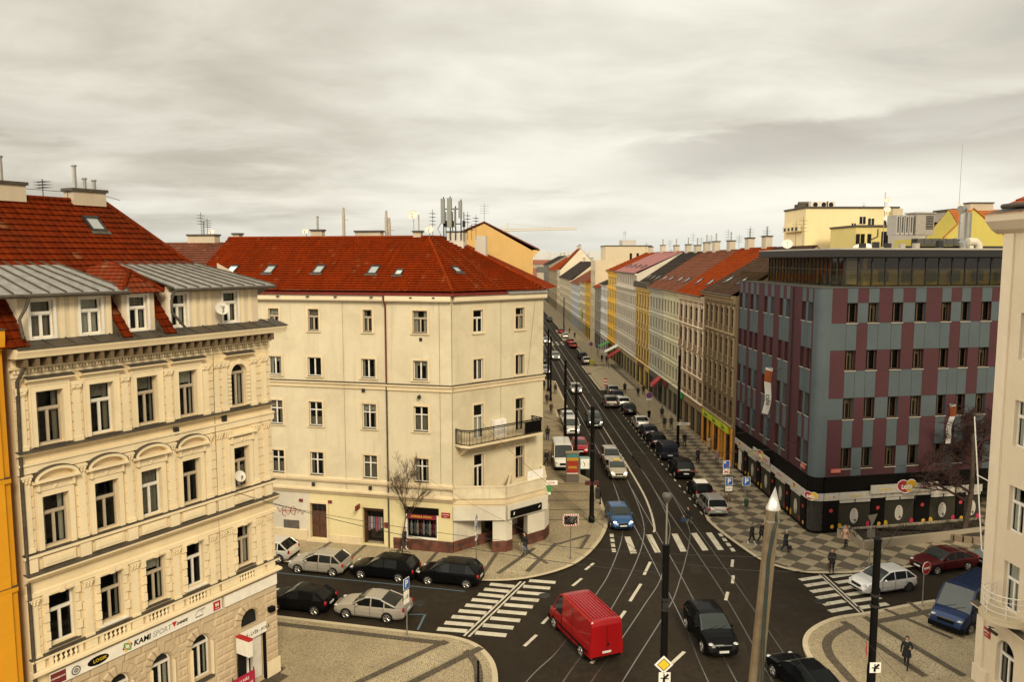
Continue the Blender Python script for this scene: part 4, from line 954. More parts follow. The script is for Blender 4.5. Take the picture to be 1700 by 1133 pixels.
    a=rtop(522,386); chimney(ro,a[0]+.3,7.6,22.6,1.0,.6,a[1]-22.5,1); dish(ro,a[0]-.7,7.4,a[1]+.05,.28,-1.5,pole=.7)
    a=rtop(391,388); chimney(ro,a[0]+.2,7.6,22.6,.6,.6,a[1]-22.7,0); a=rtop(694,385,6.6); chimney(ro,a[0],6.6,22.7,.62,.55,a[1]-22.75,0)
    for px,top,nm in ((570,345,'flue'),(641,350,'flue'),(646,362,'flue')):
        a=rtop(px,top,7.9); v=MB(); h=a[1]; v.lathe([(.13,22.4),(.13,h-.5),(.10,h-.48),(.10,h),(.02,h+.02)],(a[0],7.9,0),10); v.tube([(a[0]+.1,7.9,h-1.0),(a[0]+.45,7.9,h-1.0)],.02,4); put(nm,v.mesh(nm,flat((.40,.35,.28),.5,.2,name='flue_metal'),40),ro)
    a=rtop(687,358,6.6); dish(ro,a[0],6.45,a[1],.40,-1.5,pole=1.1); a=rtop(695,357,6.6); v=MB(); v.tube([(a[0],6.6,23.2),(a[0],6.6,a[1])],.05,6); put('mast',v.mesh('mast',M['steel']),ro)
    a=rtop(712,382,6.4); dish(ro,a[0]+.1,6.2,a[1],.34,-1.4,pole=.6); a=rtop(718,348,6.8); antenna(ro,a[0],6.8,23,a[1]-23,1)
    # mobile phone mast on its white block
    v=MB(); x0,_=rtop(745,400,8.0); x1,z1=rtop(772,384,8.); v.box(x0,7.5,21.8,x1,8.4,z1-.1); v.box(x0-.05,7.45,z1-.1+.002,x1+.05,8.45,z1,1); put('chimney',v.mesh('chimney',[plaster((.60,.56,.48),.4),M['zinc2']]),ro)
    x1,z2=rtop(790,392,9.6); v=MB(); v.box(x1,9.3,z2-2.6,x1+.9,9.9,z2); put('chimney',v.mesh('chimney',plaster((.60,.56,.48),.4)),ro)
    mm=MB()
    for px,top,bot,wd in ((735,330,371,.30),(746,329,378,.36),(764,334,362,.26),(755,345,378,.10)):
        a=rtop(px,top,7.2); c=rtop(px,bot,7.2); mm.box(a[0]-wd/2,7.1,c[1],a[0]+wd/2,7.32,a[1]); mm.tube([(a[0],7.4,23.0),(a[0],7.4,a[1]+.15)],.05,6,mi=1)
        for q in (.25,.75): zz=c[1]+(a[1]-c[1])*q; mm.tube([(a[0],7.2,zz),(a[0],7.45,zz)],.03,4,mi=1)
    a=rtop(735,345,7.4); c=rtop(766,345,7.4)
    for py in (347,372): z=rtop(750,py,7.4)[1]; mm.tube([(a[0],7.4,z),(c[0],7.4,z)],.045,5,mi=1)
    for px in (740,751,770): q=rtop(px,352,7.6); mm.tube([(q[0],7.6,22.9),(q[0],7.6,q[1])],.04,5,mi=1); mm.box(q[0]-.1,7.5,q[1]-1.2,q[0]+.1,7.7,q[1]-.7,1)
    mm.tube([(a[0]-.1,7.3,23.3),(a[0]-.4,7.3,23.9),(a[0],7.3,24.5)],.03,5,mi=1)
    put('mobile_antenna_mast',mm.mesh('mobile_antenna_mast',[flat((.22,.23,.21),.6),M['darkmetal']]),ro)
    for px,top in ((776,352),(790,357),(783,372)): q=rtop(px,top,7.8); antenna(ro,q[0],7.8,23,q[1]-23,0)
    # balcony
    m=MB(); P_=[(.55,-1.3),(7.7,-1.3),(7.7,0),(.2,0),(.2,-.7)]; m.prism(P_[::-1],8.02,8.2); 
    for x in (.8,4.0,7.3): m.exy([(x-.14,7.98),(x+.14,7.98),(x+.14,8.02),(x-.14,8.02)],-1.1,0); m.exx([(-1.0,8.0),(-.002,8.0),(-.002,7.2),(-.15,7.3)],x-.13,x+.13)
    bal=put('balcony',m.mesh('balcony',trim),C); r=MB(); railing(r,[(.25,-.05),(.25,-.7),(.58,-1.25),(7.65,-1.25),(7.65,-.05)],8.2,9.3); r.box(5.9,-1.23,8.3,7.6,-1.20,9.15); put('railing',r.mesh('railing',M['black']),bal)
    m=MB(); m.box(3.6,-.42,8.2,4.75,-.05,9.5); put('cabinet',m.mesh('cabinet',M['white']),bal)
    # arcade and terrace above it
    I=T.matrix_basis.inverted(); q=[I@Vector((x,y,0)) for x,y in ((-3.34,55.81),(.47,55.89),(3.46,58.4),(3.48,61.53))]
    q0,q1,q2,q3=[(p.x,p.y) for p in q]
    m=MB(); m.prism([q0,q1,q2,q3],3.9,4.16); 
    def grow(k): 
        cx,cy=[sum(p[i] for p in (q0,q1,q2,q3))/4 for i in (0,1)]; return [(p[0]+(p[0]-cx)/math.hypot(p[0]-cx,p[1]-cy)*k,p[1]+(p[1]-cy)/math.hypot(p[0]-cx,p[1]-cy)*k) for p in (q0,q1,q2,q3)]
    m.prism(grow(.12),3.62,3.75); m.prism(grow(.22),3.75,3.899); te=put('terrace',m.mesh('terrace',trim),T)
    m=MB()
    for a,b in ((q0,q1),(q1,q2),(q2,q3)): m.prism(strip(a,b,.2),4.161,5.0); m.prism(strip(a,b,.3),5.0,5.07)
    m.prism(strip(lerp(q1,q2,.05),lerp(q0,q3,.62),.18),4.161,5.02); put('parapet',m.mesh('parapet',plaster((.66,.57,.40),.7,dirt=(.2,.13,.06),sc=1.6)),te)
    m=MB(); m.prism(strip(lerp(q1,q2,.55),lerp(q1,q2,.95),.06),5.08,5.75); put('screen',m.mesh('screen',M['white']),te)
    m=MB(); c=lerp(lerp(q0,q3,.3),q1,.72); m.lathe([(.35,4.17),(.5,4.75),(.42,4.78),(.3,4.3)],(c[0],c[1],0),10); put('plant_tub',m.mesh('plant_tub',M['soil']),te)
    # piers of the arcade: outer faces follow q0-q1-q2
    fasc=MB(); u1=Vector((q1[0]-q0[0],q1[1]-q0[1])).normalized(); u2=Vector((q2[0]-q1[0],q2[1]-q1[1])).normalized()
    for a,b in ((q0,q1),(q1,q2),(q2,q3)): fasc.prism(strip(a,b,.5),2.6,3.62)
    put('lintel',fasc.mesh('lintel',white),T)
    m=MB(); 
    def pier(pts,z0,z1,k=0): m.prism(pts,z0,z1)
    p1=[q1,(q1[0]+u2.x*.62,q1[1]+u2.y*.62),(q1[0]+u2.x*.62-.35,q1[1]+u2.y*.62+.55),(q1[0]-u1.x*.95,q1[1]-u1.y*.95+.55),(q1[0]-u1.x*.95,q1[1]-u1.y*.95)]
    p2=[(q2[0]-u2.x*1.75,q2[1]-u2.y*1.75),q2,(q2[0]+.1,q2[1]+1.2),(q2[0]-.5,q2[1]+.9),(q2[0]-u2.x*1.75-.4,q2[1]-u2.y*1.75+.5)]
    for p in (p1,p2): m.prism(p,.95,2.6)
    put('pier',m.mesh('pier',white),T)
    m=MB()
    for p in (p1,p2):
        cx,cy=sum(a[0] for a in p)/5,sum(a[1] for a in p)/5; m.prism([(cx+(a[0]-cx)*1.06,cy+(a[1]-cy)*1.06) for a in p],.1,.95)
    m.exx([(-.16,.1),(-.16,.93),(-.102,.95),(-.102,.1)],L-4.6,L); put('plinth',m.mesh('plinth',M['granite']),T)
    m=MB(); m.exx([(-.05,.1),(-.05,.92),(-.002,.95),(-.002,.1)],0,CL); put('plinth',m.mesh('plinth',M['granite']),C)
    C2=wing(T,L+2.39*s54,-2.39*c54,rad(54))
    m=MB(); m.box(3.2,-.36,2.72,6.25,-.27,3.25); s=put('shop_sign',m.mesh('shop_sign',M['black']),C2); text('BOUTIQUE',.2,M['offwhite'],s,(5.7,-.37,2.98),align='RIGHT') if 0 else None
    m=MB(); m.tube([(3.45,-.37,2.9),(3.5,-.37,3.12)],.03,5); m.tube([(5.9,-.37,2.95),(6.05,-.37,3.1)],.025,5); put('emblem',m.mesh('emblem',M['white']),s)
    m=MB(); m.box(3.8,.9,2.15,5.3,.94,2.5); s=put('shop_sign',m.mesh('shop_sign',M['black']),C2); text('KOUZLO',.26,M['offwhite'],s,(4.55,.89,2.32))
    # doors, shop front
    m=MB(); m.box(L-11.3,.2,.35,L-10.05,.26,3.0); 
    for k in range(2):
        for z in (.55,1.5): m.box(L-11.22+k*.62,.16,z,L-10.72+k*.62,.2,z+.75)
    d=put('door',m.mesh('door',M['wood']),T); g_=MB(); 
    for k in range(3): g_.box(L-11.2+k*.4,.15,2.45,L-10.88+k*.4,.19,2.9)
    put('pane',g_.mesh('pane',M['glass']),d); m=MB(); m.box(L-10.72,.12,1.25,L-10.68,.16,1.45); put('handle',m.mesh('handle',M['chrome']),d)
    m=MB(); m.box(L-11.5,-.06,.12,L-11.352,-.0015,3.2); m.box(L-9.998,-.06,.12,L-9.85,-.0015,3.2); m.box(L-11.352,-.06,3.052,L-9.998,-.0015,3.2); m.box(L-11.6,-.25,.1,L-9.8,0,.3); put('door_surround',m.mesh('door_surround',trim),T)
    m=MB(); m.box(L-7.05,.9,.2,L-5.45,.94,3.0); s=put('shop_entrance',m.mesh('shop_entrance',M['shopglass']),T)
    m=MB(); m.box(L-7.1,.28,2.72,L-5.4,.34,2.98); m.box(L-7.1,.3,.1,L-7.02,.9,2.98); m.box(L-5.48,.3,.1,L-5.4,.9,2.98); put('shop_frame',m.mesh('shop_frame',M['wood']),T)
    hs=MB()
    for i in range(7): 
        x=L-6.95+i*.2; c=i%4; hs.box(x,.72,1.0+.12*(i%3),x+.15,.8,2.1,c)
    put('clothes_on_display',hs.mesh('clothes_on_display',[flat((.20,.12,.12)),flat((.35,.32,.30)),flat((.10,.14,.22)),flat((.30,.05,.08))]),T)
    # display window
    g_=MB(); g_.poly([(L-3.6,.08,1.05),(L-1.15,.08,1.05),(L-1.15,.08,3.33),(L-3.6,.08,3.33)]); g_.poly([(L-3.7,.8,1.0),(L-1.1,.8,1.0),(L-1.1,.8,3.4),(L-3.7,.8,3.4)],1); g_.box(L-3.6,.09,.95,L-1.15,.8,1.06,1); sw=put('display_window',g_.mesh('display_window',[M['pane'],M['dark']]),T)
    m=MB(); m.box(L-3.68,-.16,2.86,L-1.07,-.103,3.38); m.box(L-3.6,-.14,1.0,L-3.53,.1,2.86,1); m.box(L-1.22,-.14,1.0,L-1.15,.1,2.86,1); m.box(L-3.53,-.14,1.0,L-1.22,.1,1.07,1); m.box(L-3.53,-.13,2.5,L-1.22,.06,2.84,2); put('shop_fascia',m.mesh('shop_fascia',[M['black'],M['white'],flat((.20,.015,.03))]),sw)
    text('DÁMSKÁ MÓDA',.22,M['yellow'],sw,(L-2.4,-.14,2.67))
    hs=MB()
    for i in range(9):
        x=L-3.35+i*.24; c=(i*3)%4; zz=1.1 if i%2 else 1.12
        hs.lathe([(.05,zz+.02),(.12,zz+.25),(.09,zz+.55),(.13,zz+.8),(.04,zz+.95),(.065,zz+1.05),(.02,zz+1.15)],(x,.35+.14*(i%2),0),8,c)
    put('mannequins',hs.mesh('mannequins',[flat((.40,.40,.40)),flat((.30,.03,.04)),flat((.50,.45,.40)),flat((.16,.18,.22))],40),sw)
    m=MB(); m.box(L-7.35,-.75,2.95,L-7.25,-.05,3.3); s=put('projecting_sign',m.mesh('projecting_sign',M['darkred']),T)
    m=MB(); m.box(L-5.35,-.06,1.6,L-4.75,-.0,2.0); put('notice',m.mesh('notice',M['darkred']),T)
    m=MB(); m.box(L-.85,-.17,2.75,L-.2,-.103,3.12); s=put('street_name_plate',m.mesh('street_name_plate',flat((.30,.02,.025),.35)),T); text('HUSITSKÁ',.12,M['white'],s,(L-.525,-.175,2.98)); text('PRAHA 3',.07,M['white'],s,(L-.525,-.175,2.83))
    for s_,z in ((9.7,3.25),(12.1,3.2)):
        m=MB(); m.box(L-s_-.16,-.04,z-.12,L-s_+.16,-.0,z+.12); put('house_number',m.mesh('house_number',M['darkred']),T)
    m=MB(); m.box(L-13.6,-.03,.95,L-12.3,-.0015,1.6); put('vent_grille',m.mesh('vent_grille',flat((.10,.085,.07),.8,var=.4)),T)
    m=MB(); gr=lambda pts:m.tube([(L-x,-.012,z) for x,z in pts],.028,4)
    gr([(14.1,2.55),(13.9,2.15),(13.6,2.6),(13.7,2.0),(13.4,1.85)]); gr([(13.3,2.7),(13.5,2.3),(13.2,2.0),(12.95,2.4),(13.2,2.65)]); gr([(12.9,2.65),(13.0,2.2),(12.7,2.0),(12.5,2.5),(12.8,2.7)]); gr([(12.4,2.2),(12.2,2.5),(12.0,2.1),(11.85,2.4)]); gr([(13.7,2.3),(12.6,2.35)]); put('graffiti',m.mesh('graffiti',flat((.30,.05,.04),.8)),T)
    m=MB(); 
    for i in range(6): gr([(14.4-i*.45,.85),(14.2-i*.45,.45),(14.05-i*.45,.8),(13.95-i*.45,.5)])
    put('graffiti',m.mesh('graffiti',flat((.05,.045,.045),.8)),T)
    m=MB(); m.exx([(-.08,.1),(-.08,.9),(-.002,.95),(-.002,.1)],L-14.6,L-11.6); m.exx([(-.05,.1),(-.05,.7),(-.002,.72),(-.002,.1)],L-9.8,L-7.2); put('plinth',m.mesh('plinth',trim),T)
    for s_ in (.9,8.3): 
        m=MB(); m.tube([(L-s_,-.12,18.4),(L-s_+.02,-.12,4.4)],.009,4); put('cable',m.mesh('cable',M['cable']),T)
    m=MB(); m.tube([(4.55,-.02,18.4),(4.52,-.02,9.4)],.009,4); m.tube([(8.0,-.02,18.3),(7.2,-.05,12.6)],.008,4); put('cable',m.mesh('cable',M['cable']),C)
    m=MB(); m.lathe([(.02,-.42),(.13,-.38),(.16,-.3),(.05,-.22)],(L-2.4,0,11.6),10,axis='y'); m.tube([(L-2.4,-.3,11.6),(L-2.4,-.1,11.75)],.03,5); put('wall_lamp',m.mesh('wall_lamp',M['darkmetal'],40),T)
    for s_,z in ((6.8,11.9),(11.0,4.55),(6.4,4.55),(2.3,15.75)):
        v=MB(); v.box(L-s_-.11,-.125,z-.13,L-s_+.11,-.0,z+.13); put('wall_vent',v.mesh('wall_vent',M['darkmetal']),T)
    return T
HB=house_B()
SGN=flat((.44,.41,.35),.55,name='sign_white')
MBK=flat((.006,.005,.0045),.6,0,.08,name='matt_black_panel')
# ---------------------------------------------------------------- C: purple and blue corner block with the drugstore
PUR=plaster((.062,.020,.025),.5,.8,(.03,.02,.02),name='purple_render'); BLU=plaster((.072,.092,.100),.55,.8,(.03,.03,.03),name='blue_grey_render')
def house_C():
    T=thing('corner_block','purple and blue chequered corner block with glass penthouse above drugstore','building',(24.25,59.26,0))
    Rw=wing(T,0,0,rad(10)); Lw=wing(T,0,20.0,rad(-90)); LL=20.0; RL=26.
    rt_=[(2.34,3.24),(4.15,5.06),(6.21,7.13),(8.2,9.15),(10.53,11.38),(12.3,13.13),(14.11,15.03),(16.4,17.3),(18.2,19.1),(20.6,21.5),(22.4,23.3)]
    zr=[(16.61,18.17),(12.92,14.53),(12.92-0.0-1e-3,12.92),(9.07,10.78),(5.19,6.85)]
    rows=[(16.61,18.17),(12.95,14.52),(9.07+3.83-.0,0)]
    rows=[(16.6,18.15),(12.92,14.5),(9.1,10.78),(5.2,6.85)]
    def cell_R(x,z):
        # index of column: windows are columns, gaps between are numbered
        if x<1.07: return 1
        inw=None
        for i,(a,b) in enumerate(rt_):
            if a<=x<=b: inw=i
        gap=sum(1 for a,b in rt_ if x>b)   # gap number before window 'gap'
        pairgap=(gap%2==1)
        if z>18.15: return 1 if inw is not None else 0
        if z>16.6: return 1 if (inw is None and pairgap) else 0
        if z>14.5: return 0 if (inw is None and (gap==1 or gap==3 or gap==5 or gap==7 or gap==9)) and False else (1 if (inw is not None or gap%2==0 and gap not in ()) and not (inw is None and gap%2==1) else 0)
        if z>12.92: return 0
        if z>10.78: return 0 if (inw is None and gap%2==0) else 1
        if z>9.1: return 1 if (inw is None and gap%2==0) else 0
        if z>6.85: return 1 if inw is not None else 0
        return 1 if (inw is None and gap%2==1) else 0
    def cell_R(x,z):
        if x<1.07: return 1
        inw=any(a<=x<=b for a,b in rt_); gap=sum(1 for a,b in rt_ if x>b); odd=gap%2==1
        if z>18.15: return 1 if inw else 0
        if z>16.6: return 1 if (odd and not inw) else 0
        if z>14.5: return 0 if (odd and not inw) else 1
        if z>12.92: return 0
        if z>10.78: return 1 if (inw or odd) else 0
        if z>9.1: return 1 if (not inw and not odd) else 0
        if z>6.85: return 1 if inw else 0
        return 1 if (odd and not inw) else 0
    ops=[(a,b,z0,z1) for a,b in rt_ for z0,z1 in rows]
    fx=[a for p in rt_ for a in p]; fz=[z for p in rows for z in p]+[4.75,19.25]
    w=MB(); facade(w,RL,4.6,19.25,ops,.32,1.0,0,0,cell_R,fx+[1.07],fz); w.poly([(RL,0,0),(RL,0,19.25),(RL,16,19.25),(RL,16,0)])
    put('wall',w.mesh('wall',[PUR,BLU]),Rw)
    # left: street facade, x from the far end
    lp=[(19.62,18.88),(18.02,17.23),(16.35,15.44),(14.75,13.98),(12.38,11.51),(10.62,9.88),(8.45,7.59),(6.87,6.05),(3.4,2.55),(1.75+.35,1.25)]
    lp=[(20.0-a,20.0-b) for a,b in lp]
    rowsL=[(16.65,18.15),(12.92,14.55),(9.2,11.0),(5.35,7.2)]
    def cell_L(x,z):
        if x>19.0: return 1
        inw=any(a<=x<=b for a,b in lp); gap=sum(1 for a,b in lp if x>b); odd=gap%2==1
        if z>18.15: return 1 if inw else 0
        if z>16.65: return 1 if (odd and not inw) else 0
        if z>14.55: return 1 if (inw or odd) else 0
        if z>12.92: return 0
        if z>11.0: return 1 if (inw or odd) else 0
        if z>9.2: return 1 if (odd and not inw) else 0
        if z>7.2: return 1 if inw else 0
        return 1 if (odd and not inw) else 0
    ops=[(a,b,z0,z1) for a,b in lp for z0,z1 in rowsL]
    w=MB(); facade(w,19.0,4.6,19.25,ops,.32,0,0,0,cell_L,[a for p in lp for a in p],[z for p in rowsL for z in p])
    w.poly([(0,0,0),(0,0,19.25),(0,14,19.25),(0,14,0)]); put('wall',w.mesh('wall',[PUR,BLU]),Lw)
    # rounded corner between them
    def corner(r0,z0,z1,mat,name,y_out=0.,n=8):
        # from left wing end (0,1.0) to right wing start (1.0 along 10 deg)
        a=Vector((0-y_out,1.0)); e=Vector((math.cos(rad(10)),math.sin(rad(10)))); b=e*1.0+Vector((math.sin(rad(10)),-math.cos(rad(10))))*y_out; c=Vector((-y_out,-y_out))
        P=[]
        for i in range(n+1):
            t=i/n; P.append(a*(1-t)**2+c*2*t*(1-t)+b*t*t)
        m=MB()
        for i in range(n): m.poly([(*P[i],z0),(*P[i+1],z0),(*P[i+1],z1),(*P[i],z1)])
        return m,P
    m,P=corner(1,4.6,19.25,BLU,'wall'); o=put('wall',m.mesh('wall',BLU,60),T)
    for wg,lst,rw in ((Rw,rt_,rows),(Lw,lp,rowsL)):
        for i,(a,b) in enumerate(lst):
            for z0,z1 in rw:
                if wg is Lw: st='V'
                else: st='S'
                o=window(wg,a,z0,b-a,z1-z0,st,M['brownframe'],True,.24,.15 if (i*5+int(z0))%3 else .6,cmat=flat((.13,.10,.06),.9,name='drab_curtain'))
                s=MB(); s.box(-.05,-.24-.06,-.06,b-a+.05,0,.0); put('sill',s.mesh('sill',M['concrete']),o)
    for wg,X_,lst,rw in ((Rw,RL,rt_,rows),(Lw,19.0,lp,rowsL)):
        m=MB(); x0_=1.07 if wg is Rw else 0
        for q in sorted([a for p in lst for a in p]): m.box(q-.011,-.006,4.62,q+.011,-.0015,19.24)
        for z in sorted([z for p in rw for z in p]): m.box(x0_,-.0062,z-.011,X_-.02,-.0016,z+.011)
        put('panel_joints',m.mesh('panel_joints',flat((.02,.016,.016),.8)),wg)
    # roof slab, parapet, terrace
    e=lambda x,y:(x*math.cos(rad(10))-y*math.sin(rad(10)), x*math.sin(rad(10))+y*math.cos(rad(10)))
    out=[(0,20.0)]+[tuple(p) for p in P]+[e(RL,0),e(RL,16),(14,20.0)]
    m=MB(); m.prism([(p[0]-.0,p[1]) for p in out],19.252,19.30); 
    def ring(off,z0,z1):
        Q=[(-off,20.0)]+[tuple(p) for p in corner(1,0,1,BLU,'',off)[1]]+[e(RL,-off)]
        return Q
    Q=ring(.06,0,0); Q2=ring(-.25,0,0)
    for i in range(len(Q)-1): m.prism([Q[i],Q[i+1],Q2[i+1],Q2[i]],19.302,19.36)
    put('roof_terrace',m.mesh('roof_terrace',flat((.085,.08,.075),.7,var=.3)),T)
    gm=MB(); Q=ring(-.08,0,0)
    for i in range(len(Q)-1): gm.poly([(*Q[i],19.34),(*Q[i+1],19.34),(*Q[i+1],20.3),(*Q[i],20.3)])
    gb=put('glass_balustrade',gm.mesh('glass_balustrade',clearpane('balustrade_glass',(.74,.75,.62),.45)),T)
    # penthouse
    a0=(2.55,18.8); a1=(2.55,4.6); a2=e(4.6,2.55+.0); a2=(2.55+1.2,3.0); a3=e(RL-.5,2.45)
    a1=(2.55,4.2); a2=e(3.6,2.45)
    # bronze glass curtain wall: real panes, inner walls added to imitate its reflections
    zt=21.65
    def curtain(a,b,n,mull=.05,split=True):
        a=Vector(a);b=Vector(b); d=(b-a); ln=d.length; ang=math.atan2(d.y,d.x); w_=(T,Matrix.Translation((a.x,a.y,0))@Matrix.Rotation(ang,4,'Z'))
        f=MB()
        for i in range(n+1): x=ln*i/n; f.box(x-mull,-.06,19.3,x+mull,.06,zt)
        f.box(0,-.05,19.23,ln,.05,19.36); f.box(0,-.05,20.62,ln,.05,20.68); f.box(0,-.05,zt-.1,ln,.05,zt)
        o=put('curtain_wall',f.mesh('curtain_wall',M['darkmetal']),w_)
        for i in range(n):
            g_=MB(); x0,x1=ln*i/n+mull,ln*(i+1)/n-mull
            g_.poly([(x0,0.,19.36),(x1,0.,19.36),(x1,0.,zt-.1),(x0,0.,zt-.1)]); put('pane',g_.mesh('pane',clearpane('bronze_glass',(.86,.78,.52),1.3)),o)
    curtain(a0,a1,18,.035); curtain(a1,a2,2,.06); curtain(a2,a3,18,.05)
    top=[a0,a1,a2,a3,e(RL-.5,14),(13,18.8)]
    m=MB(); 
    def offs(P,k):
        cx=sum(p[0] for p in P)/len(P); cy=sum(p[1] for p in P)/len(P)
        return [(p[0]+(p[0]-cx)/math.hypot(p[0]-cx,p[1]-cy)*k,p[1]+(p[1]-cy)/math.hypot(p[0]-cx,p[1]-cy)*k) for p in P]
    m.prism(offs(top,1.1),zt+.001,22.22); o=put('penthouse_roof',m.mesh('penthouse_roof',flat((.016,.015,.015),.5)),T)
    m=MB(); m.prism(offs(top,1.12),22.221,22.3); m.prism(offs(top,.3),22.3,22.36); put('roof_edge',m.mesh('roof_edge',M['concrete']),o)
    m=MB(); m.prism([a0,(6,18.8),(6,6),e(8,5.5),e(RL-.6,6),e(RL-.6,13.5),(12.8,18.7)],19.24,zt-.02); put('painted_reflection',m.mesh('painted_reflection',plaster((.80,.60,.20),.5)),T)  # yellow inner wall imitates the house opposite reflected in the glass
    m=MB(); m.poly([(2.7,18.6,zt-.15),(2.7,4.3,zt-.15),e(3.7,2.6)+(zt-.15,),e(RL-.6,2.6)+(zt-.15,),e(RL-.6,6)+(zt-.15,),(6,6,zt-.15),(6,18.6,zt-.15)]); put('ceiling',m.mesh('ceiling',flat((.06,.045,.03),.8)),T)
    for i in range(9):
        m=MB(); x=4.2+i*2.3; m.box(x,5.35,19.6,x+.9,5.42,20.5); m.box(x-.5,5.2,20.7,x+1.7,5.3,zt-.2,1); put('reflection_stand_in',m.mesh('reflection_stand_in',[flat((.20,.19,.16),.6),flat((.10,.035,.02),.7)]),Rw)  # added panels imitating windows and roofs reflected in the glass
    for i in range(7):
        m=MB(); y=2+i*2.0; m.box(y,4.6,19.4,y+.08,5.6,zt-.3); put('reflection_stand_in',m.mesh('reflection_stand_in',flat((.42,.38,.30),.6)),Lw)  # pale panels added to vary the imitated reflections on this side
    # rooftop plant
    def U(px,py,y): return pl(Rw,px,py,y)
    rp=put('plant_deck',(lambda m:m.box(12.,5.5,22.37,24.,6.6,22.6) and m)(MB()).mesh('plant_deck',M['darkmetal']),Rw)
    x0,z0=U(1482,393,6.); x1,z1=U(1513,358,6.)
    n=4
    for i in range(n):
        m=MB(); xa=x0+(x1-x0)*i/n; xb=x0+(x1-x0)*(i+1)/n-.08; m.box(xa,5.6,z0+.15,xb,6.8,z1); m.box(xa+.12,5.57,z0+.35,xb-.12,5.6,z1-.15,1); 
        for k in range(7): m.box(xa+.1,5.53,z0+.4+k*(z1-z0-.6)/7,xb-.1,5.57,z0+.43+k*(z1-z0-.6)/7)
        put('chiller_unit',m.mesh('chiller_unit',[flat((.33,.31,.28),.5),M['dark']]),Rw)
    xl,z=U(1515,354,6.0); x,_=U(1545,354,6.0); x-=.55; z-=.6; m=MB(); m.box(xl,5.5,z-1.25,x+.55,6.8,z+.55); m.box(xl-.1,5.4,z+.55,x+.65,6.9,z+.65)
    for k in range(9): m.box(x-.25,5.46,z-.75+k*.13,x+.45,5.5,z-.69+k*.13,1)
    put('ventilation_unit',m.mesh('ventilation_unit',[flat((.30,.27,.22),.55),M['dark']]),Rw)
    xa,za=U(1520,402,5.2); xb,zb=U(1592,402,5.2); m=MB(); m.box(xa,5.,za-.25,xb-.1,5.7,za+.25)
    for k in range(6): m.box(xa+(xb-xa)*k/6,4.96,za-.29,xa+(xb-xa)*k/6+.06,5.74,za+.29)
    put('air_duct',m.mesh('air_duct',flat((.09,.085,.08),.5,.4)),Rw)
    m=MB(); P_=[(xb-.3,5.35,za),(xb+.15,5.35,za),(xb+.42,5.35,za-.2),(xb+.45,5.35,za-.6)]; m.tube(P_,.36,14); put('air_duct',m.mesh('air_duct',M['chrome'],40),Rw)
    m=MB(); m.tube([(xb+1.0,5.4,za+.05),(xb+1.75,5.4,za+.05),(xb+2.1,5.4,za-.2),(xb+2.1,5.4,za-.7)],.34,14); m.box(xb+.95,5.,za-.6,xb+1.3,5.8,za-.28); put('air_duct',m.mesh('air_duct',flat((.55,.50,.40),.5),40),Rw)
    x,z=U(1600,350,8.); m=MB(); m.tube([(x,8,22.3),(x,8,z-.1),(x-.15,7.9,z+.15),(x-.5,7.8,z+.1)],.34,14); put('exhaust_stack',m.mesh('exhaust_stack',M['steel'],40),Rw); m=MB(); m.tube([(x+.6,8.3,22.3),(x+.6,8.3,z-.15)],.42,14); put('exhaust_stack',m.mesh('exhaust_stack',M['steel'],40),Rw)
    for px,py in ((1432,404),(1454,402),(1474,404),(1497,405),(1521,404),(1560,400)):
        x,z=U(px,py,4.0); m=MB(); m.box(x-.2,3.8,22.2,x+.2,4.2,max(z,22.6)); put('roof_vent',m.mesh('roof_vent',M['concrete'] if px%2 else M['darkmetal']),Rw)
    x,z=U(1435,400,5.); m=MB(); m.lathe([(.9,22.3),(.85,22.55),(.4,22.75),(.02,22.8)],(x,5,0),16); put('roof_light',m.mesh('roof_light',M['white'],40),Rw)
    for px,py in ((1281,400),): 
        dish(T,3.6,17.0,22.9,.5,-1.9,pole=.5)
    # ---- shop
    LO=4.55
    m=MB(); m.box(-.0,.06,3.3,18.9,.2,4.6); m.box(0,-.02,4.38,18.9,.06,4.598); put('fascia_band',m.mesh('fascia_band',MBK),Lw)
    m=MB(); m.box(1.1,.06,3.3,RL,.2,4.6); m.box(1.1,-.02,4.38,RL,.06,4.598); put('fascia_band',m.mesh('fascia_band',MBK),Rw)
    m,Pc=corner(1,3.3,4.6,BLU,'',-.05); put('fascia_band',m.mesh('fascia_band',MBK,60),T)
    m,Pc=corner(1,.12,3.35,BLU,'',-.04); put('shop_window',m.mesh('shop_window',M['shopglass'],60),T)
    m,Pc=corner(1,.10,.3,BLU,'',.03); put('plinth',m.mesh('plinth',M['black'],60),T)
    m,Pc=corner(1,2.72,3.32,BLU,'',.05,12); sgc=put('shop_sign',m.mesh('shop_sign',SGN,60),T)
    logo_m=[flat((.33,.03,.05),.4),flat((.62,.36,.02),.4),M['white']]
    def logo(par,x,y,z,k=1.,txt=True):
        m=MB(); 
        def disc(cx,cz,rx,rz,yy,mi): m.add([(x+(cx+rx*math.cos(2*math.pi*q/20))*k,yy,z+(cz+rz*math.sin(2*math.pi*q/20))*k) for q in range(20)],[tuple(range(20))],mi)
        disc(-.3,.05,.47,.42,y,2); disc(.33,.08,.45,.40,y,2); disc(0,-.15,.5,.36,y,2); disc(-.3,.05,.42,.37,y-.005,0); disc(-.1,-.16,.34,.28,y-.006,0); disc(.33,.08,.40,.35,y-.007,1); disc(.2,-.14,.28,.26,y-.008,1)
        o=put('emblem',m.mesh('emblem',logo_m),par)
        if txt: text('teta',.56*k,M['white'],o if not isinstance(par,tuple) else par,(x,y-.03,z-.02),bold=.01,ext=.012)
        return o
    W8=[flat((.60,.40,.05),.6),flat((.45,.10,.14),.6)]
